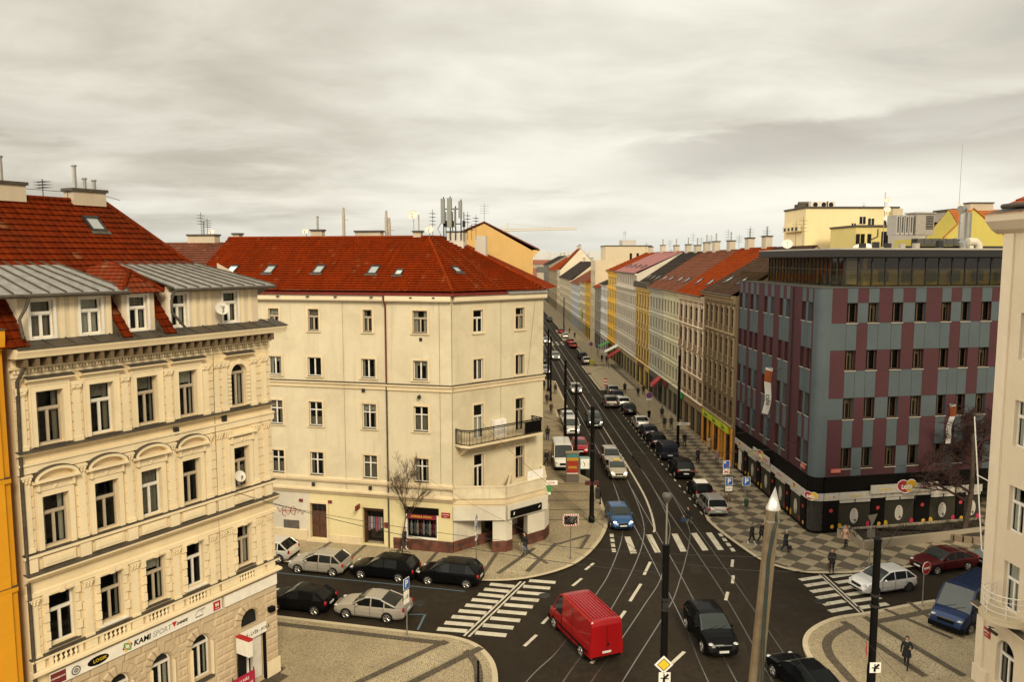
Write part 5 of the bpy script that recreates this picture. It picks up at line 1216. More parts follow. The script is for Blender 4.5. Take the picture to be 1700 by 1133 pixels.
    def shop(wg,x0,x1,bays,top_sign,flip=False):
        gb=MB(); gb.poly([(x0,.05,.3),(x1,.05,.3),(x1,.05,3.3),(x0,.05,3.3)]); put('shop_window',gb.mesh('shop_window',M['shopglass']),wg)
        m=MB(); m.box(x0,-.02,.1,x1,.12,.3); put('plinth',m.mesh('plinth',M['black']),wg)
        for i,(a,b,kind) in enumerate(bays):
            if kind=='p':
                m=MB(); m.box(a,-.05,.1,b,.049,2.7); put('pier',m.mesh('pier',MBK),wg)
                m=MB(); m.box(a+.02,-.08,2.72,b-.02,-.0,3.30); put('shop_sign',m.mesh('shop_sign',SGN),wg)
                fl=MB(); cx=(a+b)/2
                for (dx,dz,c) in ((.0,1.9,0),(.15,.6,1)): 
                    for q in range(5): fl.ell((cx+dx+.09*math.cos(q*1.26),-.055,dz+.09*math.sin(q*1.26)),.075,.006,.075,8,4,c)
                    fl.ell((cx+dx,-.062,dz),.05,.006,.05,8,4,2)
                for dx in (-.22,.2): fl.ell((cx+dx,-.083,3.0),.09,.006,.07,8,4,1 if dx<0 else 0)
                put('flower_sticker',fl.mesh('flower_sticker',[flat((.45,.04,.03)),flat((.62,.36,.02)),flat((.30,.02,.10))]),wg)
            else:
                m=MB(); m.box(a,-.02,.3,a+.05,.06,2.7); m.box(b-.05,-.02,.3,b,.06,2.7); m.box(a,-.02,2.38,b,.06,2.44); m.box((a+b)/2-.02,-.02,2.44,(a+b)/2+.02,.06,2.7); put('window_frame',m.mesh('window_frame',M['black']),wg)
                p_=MB(); p_.poly([(a+.06,.035,.3),(b-.06,.035,.3),(b-.06,.035,2.38),(a+.06,.035,2.38)]); put('window_film',p_.mesh('window_film',flat((.034,.030,.021),.5,0,.15)),wg)
                m=MB(); m.box(a+.12,-.04,2.46,(a+b)/2-.06,.0,2.68); m.box((a+b)/2+.06,-.04,2.46,b-.12,.0,2.68); put('poster_strip',m.mesh('poster_strip',SGN),wg)
                m=MB(); m.box(a+.02,-.08,2.72,b-.02,-.0,3.30); s=put('shop_sign',m.mesh('shop_sign',SGN),wg)
                if kind in ('d','k','b'): text({'d':'drogerie','k':'parfumerie','b':'bonmari'}[kind],.30,W8[0 if kind=='d' else 1],wg,((a+b)/2,-.09,3.0))
                if kind=='t': logo(wg,(a+b)/2,-.085,3.05,.5,False)
                if kind=='f':
                    fl=MB(); 
                    for q in (.25,.75): fl.ell((a+(b-a)*q,-.083,3.0),.11,.006,.09,8,4,0)
                    put('flower_sticker',fl.mesh('flower_sticker',[flat((.45,.16,.03))]),wg)
                o_=MB(); cx=(a+b)/2; o_.add([(cx+.36*math.cos(2*math.pi*q/24),.028,1.35+.62*math.sin(2*math.pi*q/24)) for q in range(24)],[tuple(range(24))]); 
                for q in range(6): o_.box(cx-.2,.018,1.0+q*.12,cx+.2-.05*(q%3),.024,1.04+q*.12,1)
                o_.ell((cx+.1,.02,.98),.10,.008,.12,8,4,2); o_.ell((cx-.02,.02,1.78),.09,.008,.05,8,4,3)
                put('oval_poster',o_.mesh('oval_poster',[SGN,flat((.30,.29,.27)),flat((.06,.05,.05)),M['red']]),wg)
                fl=MB(); fl.ell((a+.22,.02,.55),.2,.008,.28,8,4,0); fl.ell((b-.2,.02,.6),.18,.008,.26,8,4,1); put('flower_sticker',fl.mesh('flower_sticker',[flat((.50,.30,.02)),flat((.42,.02,.07))]),wg)
    shop(Rw,1.05,15.2,[(1.05,2.3,'p'),(2.3,5.2,'d'),(5.2,6.35,'p'),(6.35,9.1,'f'),(9.1,10.4,'p'),(10.4,12.9,'b'),(12.9,13.6,'p'),(13.6,15.2,'f')],None)
    shop(Lw,.2,18.95,[(.2,1.0,'p'),(1.0,3.1,'t'),(3.1,4.3,'p'),(4.3,7.0,'d'),(7.0,8.1,'p'),(8.1,10.9,'f'),(10.9,11.9,'p'),(11.9,14.5,'k'),(14.5,15.5,'p'),(15.5,17.9,'t'),(17.9,18.95,'p')],None)
    m=MB(); m.box(1.3,.02,.15,2.2,.03,2.3); put('door',m.mesh('door',M['offwhite']),Lw)
    m=MB(); m.box(4.95,-.30,3.12,10.9,-.18,3.80); put('shop_sign',m.mesh('shop_sign',SGN),Rw); text('drogerie',.34,W8[0],Rw,(6.2,-.31,3.45)); text('kosmetika',.34,W8[1],Rw,(9.9,-.31,3.52)); logo(Rw,8.05,-.31,3.6,1.15)
    m=MB(); m.box(6.6,-.30,3.2,11.0,-.18,3.85); put('shop_sign',m.mesh('shop_sign',SGN),Lw); text('drogerie',.30,W8[0],Lw,(7.6,-.31,3.5)); text('kosmetika',.30,W8[1],Lw,(10.2,-.31,3.5)); logo(Lw,8.9,-.31,3.6,1.0)
    # corner logo
    wc=(T,Matrix.Translation((.10,.28,0))@Matrix.Rotation(rad(-42),4,'Z')); logo(wc,.0,-.12,3.12,.72)
    # street name plates, small lights
    for wg,x in ((Rw,1.9),(Lw,18.3)):
        m=MB(); m.box(x-.4,-.15,4.95,x+.4,-.05,5.25); s=put('street_name_plate',m.mesh('street_name_plate',flat((.45,.10,.07),.35)),wg); text('HUSITSKÁ' if wg is Rw else 'SEIFERTOVA',.13,SGN,wg,(x,-.16,5.1))
    pipe(Lw,[(14.9,-.12,19.2),(14.9,-.12,4.6)],.06,M['darkmetal'])
    m=MB(); m.tube([(17.1,-.02,6.6),(17.1,-.7,6.75),(17.1,-.85,6.7)],.02,5); m.ell((17.1,-.85,6.68),.1,.1,.06,8,4); put('wall_lamp',m.mesh('wall_lamp',M['darkmetal']),Lw)
    return T,Rw,Lw
HC,HCR,HCL=house_C()
def flag(label,wg,x,z,yo,l,word):
    Mx=HC.matrix_basis@wg[1]; p=Mx@Vector((x,-yo,z)); ang=wg[1].to_euler().z
    T=thing('banner_flag',label,'flag',p,ang)
    m=MB(); m.tube([(0,yo-.02,.35),(0,0,.1),(0,-.95,.55)],.03,6); put('pole',m.mesh('pole',M['darkmetal']),T)
    m=MB(); n=16
    for i in range(n):
        def pt(t,s): 
            zz=.35-l*t; dy=-.25-.10*math.sin(t*7)-.15*t; dx=-.45*t**2+.06*math.sin(t*9)
            return (dx*.8, dy-s*.62*(1-.15*t), zz+s*.16)
        t0,t1=i/n,(i+1)/n; c=1 if 1<=i<5 else 0
        m.poly([pt(t0,0),pt(t0,1),pt(t1,1),pt(t1,0)],c)
    put('cloth',m.mesh('cloth',[M['white'],flat((.32,.08,.02),.7)],60),T)
    t=text(word,.62,M['black'],T,(-.12,-.56,-1.9),rot=(0,0,0)); t.rotation_euler=Matrix(((0,.08,-1),(.25,-1,-.0),(-1,-.0,.0))).to_euler() if 0 else (rad(90),rad(90),rad(90)); t.location=(.05,-.62,-l*.58)
    t2=text(word,.62,M['black'],T,(-.12,-.56,-1.9)); t2.rotation_euler=(rad(90),rad(90),rad(-90)); t2.location=(-.42,-.62,-l*.58)
    return T
flag('long white banner with brown top hanging from wall facing the side street',HCR,11.1,8.9+.9,.5,3.1,'café')
flag('narrow white banner with brown top hanging over the main street pavement',HCL,12.6,9.1+2.7,.5,4.1,'café')
# ---------------------------------------------------------------- D: house cut by the right edge
def house_D():
    # street facade on X = 24.3, seen from the street: local x runs toward the camera (-Y)
    T=thing('corner_house','beige plaster house with half round iron balcony cut off at the right edge','building',(24.3,37.86,0),rad(-90))
    pm=plaster((.60,.50,.36),.3); p2=plaster((.64,.54,.40),.25); L=14
    ops=[(x,x+1.1,z,z+2.2) for x in (1.62,5.2,8.8,12) for z in (8.6,12.7,16.8)]+[(1.62,2.72,4.75,7.1)]+[(x,x+1.1,4.8,7) for x in (5.2,8.8,12)]; g_=[(x,x+1.3,.9,3.2) for x in (1.45,5.1,8.7,11.9)]
    w=MB(); facade(w,L,3.9,23.2,ops,.25); facade(w,L,0,3.9,g_,.3)
    for q in g_: archfill(w,q[0],q[1],2.6,3.2,0,0,10,.3)
    w.poly([(0,0,0),(0,0,23.2),(0,14,23.2),(0,14,0)]); w.poly([(L,0,0),(L,0,23.2),(L,14,23.2),(L,14,0)]); put('wall',w.mesh('wall',pm),T)
    for q in ops: window(T,q[0],q[2],q[1]-q[0],q[3]-q[2],'T',M['frame'],True,.18)
    for q in g_: window(T,q[0],q[2],q[1]-q[0],q[3]-q[2],'T',M['frame'],True,.22)
    m=MB()
    for x in (.12,3.6,7.2,10.8): m.box(x,-.10,4.2,x+.75,-.0015,22.7)
    put('pilaster',m.mesh('pilaster',p2),T)
    m=MB(); m.box(-.14,-.16,.1,.95,-.0013,1.0); m.box(-.06,-.11,1.0,.5,-.0013,3.6); put('plinth',m.mesh('plinth',p2),T)
    m=MB(); m.exx([(-.002,3.92),(-.22,4.0),(-.36,4.08),(-.36,4.16),(-.002,4.2)],-.25,L); put('string_course',m.mesh('string_course',p2),T)
    m=MB(); m.exx([(-.38,4.165),(-.38,4.185),(-.002,4.26),(-.002,4.205)],-.28,L); put('weathering',m.mesh('weathering',M['zinc2']),T)
    m=MB(); m.exx([(-.002,22.7),(-.3,22.9),(-.62,23.3),(-.66,23.62),(-.002,23.65)],-.55,L); put('cornice',m.mesh('cornice',p2),T)
    m=MB(); m.poly([(-.62,-.72,23.64),(L,-.72,23.64),(L,.5,24.0),(-.62,.5,24.0)]); m.tube([(-.1,-.1,24.0),(L,-.1,24.0)],.12,8); put('gutter',m.mesh('gutter',M['zinc2']),T)
    m=MB(); courses(m,[(0,0,24.05),(L,0,24.05),(L,7,29),(6,7,29)],.35,.05); courses(m,[(0,0,24.05),(6,7,29),(0,14,24.05)],.35); put('roof',m.mesh('roof',tile((.34,.08,.03),(.22,.05,.02))),T)
    # round balcony
    b=MB(); n=18; P=[(2.2+1.15*math.cos(math.pi*i/n+math.pi),-.02+1.15*math.sin(math.pi*i/n+math.pi)) for i in range(n+1)]
    b.prism(P,4.62,4.74); P2=[(2.2+1.25*math.cos(math.pi*i/n+math.pi),-.02+1.25*math.sin(math.pi*i/n+math.pi)) for i in range(n+1)]; b.prism(P2,4.45,4.61)
    o=put('balcony',b.mesh('balcony',M['stone']),T)
    r=MB(); rr=1.08; Q=[(2.2+rr*math.cos(math.pi*i/n+math.pi),-.02+rr*math.sin(math.pi*i/n+math.pi)) for i in range(n+1)]
    for z in (4.95,5.25,5.55,5.8): r.tube([(x,y,z) for x,y in Q],.018 if z<5.7 else .028,5)
    for i in (0,4,9,14,18): r.tube([(*Q[i],4.74),(*Q[i],5.8)],.022,5)
    put('railing',r.mesh('railing',M['offwhite']),o)
    m=MB(); m.box(.42,-.06,2.75,.95,-.0015,3.2); s=put('street_name_plate',m.mesh('street_name_plate',flat((.30,.03,.03),.35)),T); text('HUSITSKÁ',.10,M['white'],s,(.685,-.065,3.03)); text('PRAHA 3',.06,M['white'],s,(.685,-.065,2.87))
    m=MB(); m.tube([(1.3,-.1,3.5),(1.35,-.4,3.62),(1.9,-.5,3.6),(2.0,-.45,3.5)],.03,5); m.box(1.5,-.52,3.5,2.1,-.4,3.6); put('wall_lamp',m.mesh('wall_lamp',M['darkmetal']),T)
    for z in range(5,23,3): 
        m=MB(); m.tube([(.02,-.13,z),(.02,-.02,z)],.02,4); put('cable_clip',m.mesh('cable_clip',M['darkmetal']),T)
    # white service pipe on brackets at the corner
    m=MB(); m.tube([(-.25,-.78,8.5),(-.3,-.55,5.2),(-.2,-.35,4.0)],.05,8); 
    return T
HD=house_D()
T=thing('flag_pole','thin white pole bracketed to the beige house beside the bare tree','pole',(24.3,37.86,0),rad(-90))
m=MB(); a=pl(HD,1618,692,.9); b_=pl(HD,1630,915,.9); m.tube([(a[0],.9,a[1]),(b_[0],.9,b_[1])],.035,8); put('mast',m.mesh('mast',M['white'],40),T)
m=MB()
for py in (789,915): q=pl(HD,1622 if py<800 else 1631,py,.9); m.tube([(q[0],.9,q[1]),(-.02,.85,q[1]-.1)],.025,6); m.box(-.06,.75,q[1]-.3,-.005,.95,q[1]+.1)
put('bracket',m.mesh('bracket',M['white'],40),T)
# ---------------------------------------------------------------- houses along the street
def row_house(label,Y0,Y1,eave,ridge,col,roofc,nst,ncol,style='plain',attic=0,shop=None,X=24.0,sb=8.0,ground=4.2,side='R',trimc=None,wstyle='V',chim=2,lod=0,roofstyle='tile',z_att=None,sky=2,group='houses along the right side of the street',depth=16,gf=None,sur=None,frm=None):
    L=Y1-Y0
    T=thing('town_house',label,'building',(X,Y1,0) if side=='R' else (X,Y0,0), rad(-90) if side=='R' else rad(90), group)
    col=sc_(col,1.2); pm=plaster(col,.4,dirt=(.12,.09,.06)); tm=plaster(sc_(trimc,1.2) if trimc else sc_(col,1.08),.4); gm=plaster(gf or sc_(col,.8),.5)
    ze=eave; top=eave+attic
    st=(ze-.9-ground)/nst; ops=[]; wn=[]
    pitch=L/ncol; ww=min(1.3,pitch*.56)
    for j in range(nst):
        z0=ground+st*j+st*.24; z1=ground+st*(j+1)-st*.16
        for i in range(ncol):
            x0=pitch*(i+.5)-ww/2; ops.append((x0,x0+ww,z0,z1)); wn.append((x0,z0,ww,z1-z0,i,j))
    if attic:
        for i in range(ncol): x0=pitch*(i+.5)-ww*.45; ops.append((x0,x0+ww*.9,ze+.5,top-.7)); wn.append((x0,ze+.5,ww*.9,attic-1.2,i,99))
    w=MB(); facade(w,L,ground,top,ops,.13); 
    nb=max(2,int(L/3.2)); bw=L/nb; gops=[(bw*i+.3,bw*(i+1)-.3,.25,ground-.95) for i in range(nb)]
    facade(w,L,0,ground,gops,.22,mi=1)
    for x in (0,L): w.poly([(x,0,0),(x,depth,0),(x,depth,top-.5),(x,sb,ridge-.08),(x,0,top-.1)])
    w.poly([(0,depth,0),(L,depth,0),(L,depth,top-.5),(0,depth,top-.5)])
    put('wall',w.mesh('wall',[pm,gm]),T)
    fr=M[frm] if frm else (M['oldframe'] if RND.random()<.6 else M['brownframe'])
    for (x,z,a,h,i,j) in wn:
        if lod<2: o=window(T,x,z,a,h,wstyle,fr,False,.07)
        else:
            k=('far',round(a,2),round(h,2),fr.name)
            if k not in _wm:
                mm=MB(); mm.poly([(0,.02,0),(a,.02,0),(a,.02,h),(0,.02,h)],1); mm.box(0,-.02,0,.05,.02,h); mm.box(a-.05,-.02,0,a,.02,h); mm.box(a/2-.03,-.02,0,a/2+.03,.019,h); mm.box(0,-.021,h*.62,a,.0195,h*.68); _wm[k]=mm.mesh('window',[fr,M['glass']])
            o=put('window',_wm[k],T,(x,.07,z))
        if lod<2:
            f=MB(); y=-.07; b=.14
            if style!='bare' and j!=99:
                f.box(-b,y-.03,0,0,y-.0015,h+b); f.box(a,y-.03,0,a+b,y-.0015,h+b); f.box(0,y-.06,h,a,y-.0015,h+b); f.box(-b-.05,y-.14,-.12,a+b+.05,y-.0012,0)
                if style in ('ornate','gable'):
                    f.exx([(y-.02,h+.35),(y-.2,h+.42),(y-.2,h+.5),(y-.0015,h+.55),(y-.0015,h+.35)],-b-.12,a+b+.12)
                    if style=='gable' and j==1: 
                        f.exy([(-b-.14,h+.55),(a+b+.14,h+.55),(a/2,h+1.12)],y-.18,y-.0015)
                    if style=='ornate' and j in (0,1):
                        f.exy([(-b-.1,h+.55),(a+b+.1,h+.55),(a/2+.28,h+.9),(a/2-.28,h+.9)],y-.16,y-.0015)
                    f.exx([(y-.1,-.5),(y-.1,-.14),(y-.0015,-.14),(y-.0015,-.5)],-.1,a+.1)
                put('surround',f.mesh('surround',plaster(sur,.5) if sur else tm),o)
        elif style!='bare' and j!=99:
            f=MB(); y=-.07; f.box(-.14,y-.1,h+.1,a+.14,y-.0015,h+.28); f.box(-.14,y-.12,-.16,a+.14,y-.0015,0); put('surround',f.mesh('surround',tm),o)
    if style in ('ornate','gable'):
        m=MB()
        for i in range(ncol+1):
            x=min(max(pitch*i,.2),L-.2)
            for j in range(1,nst): m.box(x-.17,-.12,ground+st*j+.1,x+.17,-.0015,ground+st*(j+1)-.25); m.box(x-.24,-.17,ground+st*(j+1)-.5,x+.24,-.0013,ground+st*(j+1)-.25)
        if style=='ornate':
            for i in range(ncol*2): x=L*(i+.5)/(ncol*2); m.box(x-.16,-.10,ze-1.15,x+.16,-.0014,ze-.62)
        else:
            for i in range(ncol*3): x=L*(i+.5)/(ncol*3); m.box(x-.14,-.08,ze-1.5,x+.14,-.0014,ze-.7)
        put('pilaster',m.mesh('pilaster',tm),T)
    m=MB()
    for j in range(nst):
        z=ground+st*j; pr=.22 if j==0 else .14; m.exx([(-.002,z-.12),(-pr,z-.03),(-pr,z+.08),(-.002,z+.13)],0.01,L-.01)
    m.exx([(-.002,ze-.75),(-.14,ze-.7),(-.2,ze-.45),(-.5,ze-.3),(-.55,ze-.02),(-.002,ze)],.01,L-.01)
    if attic: m.exx([(-.002,top-.4),(-.35,top-.3),(-.4,top-.05),(-.002,top)],.01,L-.01)
    put('cornice',m.mesh('cornice',tm),T)
    m=MB(); m.tube([(0.02,-.62,top-.02),(L-.02,-.62,top-.02)],.08,6); put('gutter',m.mesh('gutter',M['zinc2'],40),T)
    m=MB(); y0=-.55
    if roofstyle=='tile': courses(m,[(0.01,y0,top),(L-.01,y0,top),(L-.01,sb,ridge),(0.01,sb,ridge)],.38 if lod<2 else .8,.06)
    else: m.poly([(0.01,y0,top),(L-.01,y0,top),(L-.01,sb,ridge),(0.01,sb,ridge)])
    m.poly([(0.01,sb,ridge),(L-.01,sb,ridge),(L-.01,depth+.3,top-.4),(0.01,depth+.3,top-.4)])
    m.box(.02,sb-.12,ridge-.1,L-.02,sb+.12,ridge+.08)
    rm=roofc if not isinstance(roofc,tuple) else tile(roofc,sc_(roofc,.6),.3,.38,.4)
    ro=put('roof',m.mesh('roof',rm),T)
    if lod<2:
        sl=math.hypot(sb-y0,ridge-top); V=Vector((0,(sb-y0)/sl,(ridge-top)/sl)); N=Vector((0,-V.z,V.y))
        for i in range(sky):
            x=L*(i+.6)/(sky+.4); skylight(ro,Vector((x,y0,top))+V*2.2+N*.05,(1,0,0),V,N,.85,1.1)
    for i in range(chim):
        x=L*(i+.5)/chim; chimney(ro,x,sb+.1,ridge-.2,1.5 if lod<2 else 1.2,.8,1.2+.4*RND.random(),1 if lod<2 else 0,plaster((.50,.44,.34),.6))
    for i in range(1 if lod else 2): antenna(ro,L*RND.random(),sb,ridge,1.6+1.6*RND.random(),RND.randrange(3))
    if side=='L':
        q=MB(); q.tube([(0,-.6,top+.04),(0,sb,ridge+.08),(0,depth+.3,top-.3)],.10,6); put('verge',q.mesh('verge',flat((.10,.022,.010),.7)),ro)
    # shop fronts
    for i,q in enumerate(gops):
        a,b,z0,z1=q; m=MB(); m.poly([(a,.18,z0),(b,.18,z0),(b,.18,z1),(a,.18,z1)],1); m.box(a,.05,z1-.12,b,.2,z1); m.box((a+b)/2-.04,.1,z0,(a+b)/2+.04,.19,z1-.12); m.box(a,.1,z0,b,.19,z0+.12)
        put('shop_window',m.mesh('shop_window',[M['wood'] if i%2 else M['darkmetal'],M['shopglass']]),T)
    if shop:
        for (a,b,cm,word,tc) in shop:
            m=MB(); m.box(a,-.22,ground-.86,b,-.05,ground-.18); s=put('shop_sign',m.mesh('shop_sign',cm),T)
            if word: 
                n=max(1,int((b-a)/3.4))
                for i in range(n): text(word,.5,tc or M['black'],s,(a+(b-a)*(i+.5)/n,-.235,ground-.52),bold=.006)
    return T
B_=lambda *c:c
ORN=tile((.28,.045,.006),(.17,.026,.005),.28,.36,.25); BRN=tile((.085,.05,.032),(.05,.03,.02),.3,.38,.5); BRR=tile((.20,.075,.045),(.12,.05,.03),.3,.38,.4); PNK=flat((.26,.065,.05),.5,var=.3,name='pink_sheet_roof'); DRK=tile((.05,.042,.036),(.03,.025,.02),.3,.38,.3)
H=[]
h=row_house('sooty brown ornate town house next to the purple block, with lime shop sign',79.4,91.4,17.75,22.8,(.21,.15,.082),BRN,4,6,'ornate',shop=[(.6,10.9,M['lime'],'Žabka',flat((.05,.10,.02)))],wstyle='T',trimc=(.28,.205,.115),sur=(.12,.085,.045),frm='brownframe',chim=0,sky=2,gf=(.50,.24,.02)); H.append(h)
m=MB()
for i in range(6): x=.35+i*2.3; m.box(x-.3,-.06,.12,x+.3,-.003,4.05)
put('shop_pier',m.mesh('shop_pier',M['orange']),h)
h=row_house('cream and pink town house with triangular window gables and brown ground floor',91.4,104.45,17.1,22.84,(.46,.37,.24),ORN,4,5,'gable',wstyle='T',trimc=(.66,.56,.42),sur=(.26,.17,.105),frm='brownframe',chim=2,sky=2,gf=(.30,.21,.11),shop=[(1,3.6,M['green'],None,None)]); H.append(h); dish(h,1.7,-.4,12.2,.5,-1.8)
h=row_house('pale green plain town house with three attic vents',104.45,114.2,17.1,22.7,(.48,.45,.30),BRR,4,5,'plain',chim=1,gf=(.25,.22,.15),shop=[(1.,4.,M['darkred'],None,None)]); H.append(h)
h=row_house('grey green plain town house with dark shop front',114.2,124.8,17.05,22.6,(.38,.365,.29),BRR,4,5,'plain',chim=2,gf=(.12,.11,.09)); H.append(h)
h=row_house('yellow stucco town house with round window hoods and grey frieze',124.8,137.2,16.9,22.6,(.60,.42,.12),DRK,4,5,'ornate',trimc=(.62,.45,.17),sur=(.30,.19,.08),frm='brownframe',chim=2,sky=3,shop=[(3.,8.,M['wood'],None,None)]); H.append(h)
m=MB(); m.exx([(-.55,17.0),(-.6,17.0),(-.6,17.7),(-.1,17.7),(-.1,17.0)],.05,12.3); put('dormer_band',m.mesh('dormer_band',M['zinc2']),h)
h=row_house('long pale town house with white attic storey over a dark ledge',137.2,160.8,16.3,22.8,(.48,.43,.35),PNK,4,12,'plain',attic=2.7,chim=2,roofstyle='flat',sky=4,trimc=(.52,.47,.38),gf=(.34,.28,.16),lod=1,shop=[(1,6,M['yellow'],None,None)]); H.append(h)
h=row_house('tall ochre yellow town house with plain red roof',160.8,173.3,19.0,22.75,(.66,.40,.06),ORN,5,5,'plain',chim=1,lod=2,gf=(.30,.16,.04)); H.append(h)
h=row_house('white town house with red ground floor awnings',173.3,185,15.75,19.5,(.58,.57,.52),DRK,4,5,'plain',chim=1,lod=2); H.append(h)
h=row_house('narrow grey town house below a small red roof',185,196.6,14.7,18.3,(.22,.21,.18),ORN,4,4,'plain',chim=1,lod=2); H.append(h)
# tall slab block
T=thing('apartment_block','tall beige flat roofed block with blank side wall','building',(24,206,0),rad(-90),'houses along the right side of the street')
ops=[(x,x+1.3,z,z+1.6) for x in (1,4,7) for z in (5,8,11,14,17)]
w=MB(); facade(w,9.4,0,21.2,ops,.15); w.poly([(9.4,0,0),(9.4,14,0),(9.4,14,24.6),(9.4,2.5,24.6),(9.4,2.5,21.2),(9.4,0,21.2)]); w.poly([(0,0,0),(0,14,0),(0,14,24.6),(0,2.5,24.6),(0,2.5,21.2),(0,0,21.2)]); w.poly([(0,0,21.2),(9.4,0,21.2),(9.4,2.5,21.2),(0,2.5,21.2)]); w.poly([(0,2.5,21.2),(9.4,2.5,21.2),(9.4,2.5,24.6),(0,2.5,24.6)]); w.poly([(0,14,0),(9.4,14,0),(9.4,14,24.6),(0,14,24.6)]); put('wall',w.mesh('wall',plaster((.56,.48,.33),.3,sc=.6)),T)
for q in ops: window(T,q[0],q[2],1.3,1.6,'V',M['frame'],False,.1)
m=MB(); m.box(-.1,2.4,24.6,9.5,14.1,24.85); m.box(2,7,24.85,7,10.5,26.2,1); ro=put('roof',m.mesh('roof',[M['zinc2'],plaster((.50,.47,.42),.3)]),T)
for x in (3,5.5): antenna(ro,x,8,26.1,2.5)
for yy in (8.5,10.2): 
    m=MB(); m.box(9.38,yy,21.2,9.44,yy+.6,22.9); put('window',m.mesh('window',M['glass']),T)
far=[('deep yellow town house with plain front',206,218.4,15.2,19.3,(.56,.34,.04),ORN,4,4,0),('cream town house with hanging yellow banner',218.4,233,14.8,19.3,(.56,.49,.36),BRR,4,5,0),('pale blue white smooth town house with dark shopfront',233,260.6,13.8,18.9,(.50,.52,.52),BRR,4,8,0),('long cream town house with grey metal roof',260.6,309.7,14.4,20.5,(.52,.45,.32),DRK,4,14,0),('cream gabled town house with bright red roof',309.7,325.2,17.2,25.5,(.58,.50,.37),ORN,4,5,0),('sooty brown row house at the far end of the street',325.2,376.7,16.5,22,(.33,.26,.16),ORN,4,14,0),('dark grey town house closing the far right of the street',376.7,422.3,18.6,23,(.20,.18,.15),DRK,5,12,0)]
for (lb,a,b,e,r,c,rf,ns,nc,at) in far: H.append(row_house(lb,a,b,e,r,c,rf,ns,nc,'plain',at,lod=2,chim=2))
m=MB(); m.box(-.0,-.5,2.0,.12,-1.9,8.2); 
b=thing('hanging_banner','yellow green vertical banner on the cream far house','banner',(24.0,231,0),rad(-90)); m=MB(); m.box(3,-.35,4.2,6.2,-.2,7.4); put('cloth',m.mesh('cloth',flat((.55,.55,.12),.7)),b); m=MB(); m.box(3.5,-.37,5.2,5.7,-.352,5.8); m.box(3.7,-.37,6.2,5.3,-.352,6.5); put('print',m.mesh('print',M['green']),b)
# other side of the street behind the cream corner house
for (lb,a,b,e,r,c,rf,ns,nc) in [('yellow town house tucked behind the red roof of the corner house',61.6,79.9,18.4,20.4,(.60,.40,.10),DRK,4,7),('ochre fire walled town house with steep gable behind the corner house',80,100,22.4,25.1,(.50,.31,.11),ORN,5,6),('beige town house in the left row behind the ochre gable',100.1,130,18,22.5,(.50,.42,.30),ORN,4,8),('grey town house further up the left row',130.1,170,18,22.0,(.36,.34,.30),BRN,4,10),('cream town house far up the left row',170.1,240,17,21.5,(.52,.45,.33),ORN,4,14),('brown town house at the far end of the left row',240.1,420,16.5,20.5,(.34,.27,.18),BRN,4,24)]:
    row_house(lb,a,b,e,r,c,rf,ns,nc,'bare',0,X=3.45 if a>70 else 2.7,side='L',lod=2,chim=0 if a<81 else 2,sb=4.9 if a==80 else 7,group='houses along the left side of the street',depth=12)
# house left of the cream corner house, only its roof shows
T=thing('town_house','brown tiled roof of the house left of the cream corner house','building',(-3.34-.9703*38,55.81+.2419*38,0),rad(-14))
m=MB(); courses(m,[(0,-.4,18.4),(16.9,-.4,18.4),(16.9,6.7,22.9),(0,6.7,22.9)],.36,.06); m.poly([(0,6.7,22.9),(16.9,6.7,22.9),(16.9,14,18.4),(0,14,18.4)]); ro=put('roof',m.mesh('roof',tile((.16,.055,.032),(.10,.04,.028),.28,.36,.5)),T)
w=MB(); ops=[(x,x+1,z,z+1.9) for x in range(2,16,3) for z in (1.5,5.5,9.5,13.5)]; facade(w,16.95,0,18.5,ops,.15); w.poly([(0,0,0),(0,13,0),(0,13,18.5),(0,6.7,22.8),(0,0,18.5)]); w.poly([(0,13,0),(16.95,13,0),(16.95,13,18.5),(0,13,18.5)]); put('wall',w.mesh('wall',plaster((.50,.42,.30),.4)),T)
for q in ops: window(T,q[0],q[2],1,1.9,'T',M['frame'],False,.1)
a=pl(T,338,392,7.); chimney(ro,a[0],7,22.4,2.6,.8,a[1]-22.4,1); antenna(ro,a[0]-.2,7,a[1],2.0,1); antenna(ro,a[0]+.4,7,a[1],1.5,2); dish(ro,a[0]+.9,6.9,a[1]+.3,.3)
# ---------------------------------------------------------------- buildings behind the purple block
def slab(name,label,px0,px1,ytop,Y,dep,col,base_px=None,roofm=None,zb=0):
    xy=lambda px,py:(lambda d:(d[0]*Y/d[1],CAMH+d[2]*Y/d[1]))(sray(px,py))
    x0,z=xy(px0,ytop); x1,_=xy(px1,ytop)
    T=thing(name,label,'building',(x0,Y,0)); w=MB(); w.box(0,0,zb,x1-x0,dep,z); put('wall',w.mesh('wall',plaster(col,.3,sc=.5)),T)
    r=MB(); r.box(-.15,-.15,z,x1-x0+.15,dep+.15,z+.3); ro=put('roof',r.mesh('roof',roofm or M['zinc2']),T)
    return T,ro,x1-x0,z
def sray(px,py):
    x=(px-CCX)/CF; y=-(py-CCY)/CF; cp,sp=math.cos(PITCH),math.sin(PITCH); f=cp+y*sp; u=y*cp-sp
    return (x*math.cos(YAW)+f*math.sin(YAW), -x*math.sin(YAW)+f*math.cos(YAW), u)
YC=(.74,.61,.34)
T,ro,wd,z=slab('office_block','tall pale yellow block with air conditioners on its flat roof',1338,1492,346,130,9.6,YC)
w=MB(); w.box(-.6,1.2,z-3.7,-.02,8.6,z-2.7); put('oriel',w.mesh('oriel',plaster(YC,.3,sc=.5)),T)
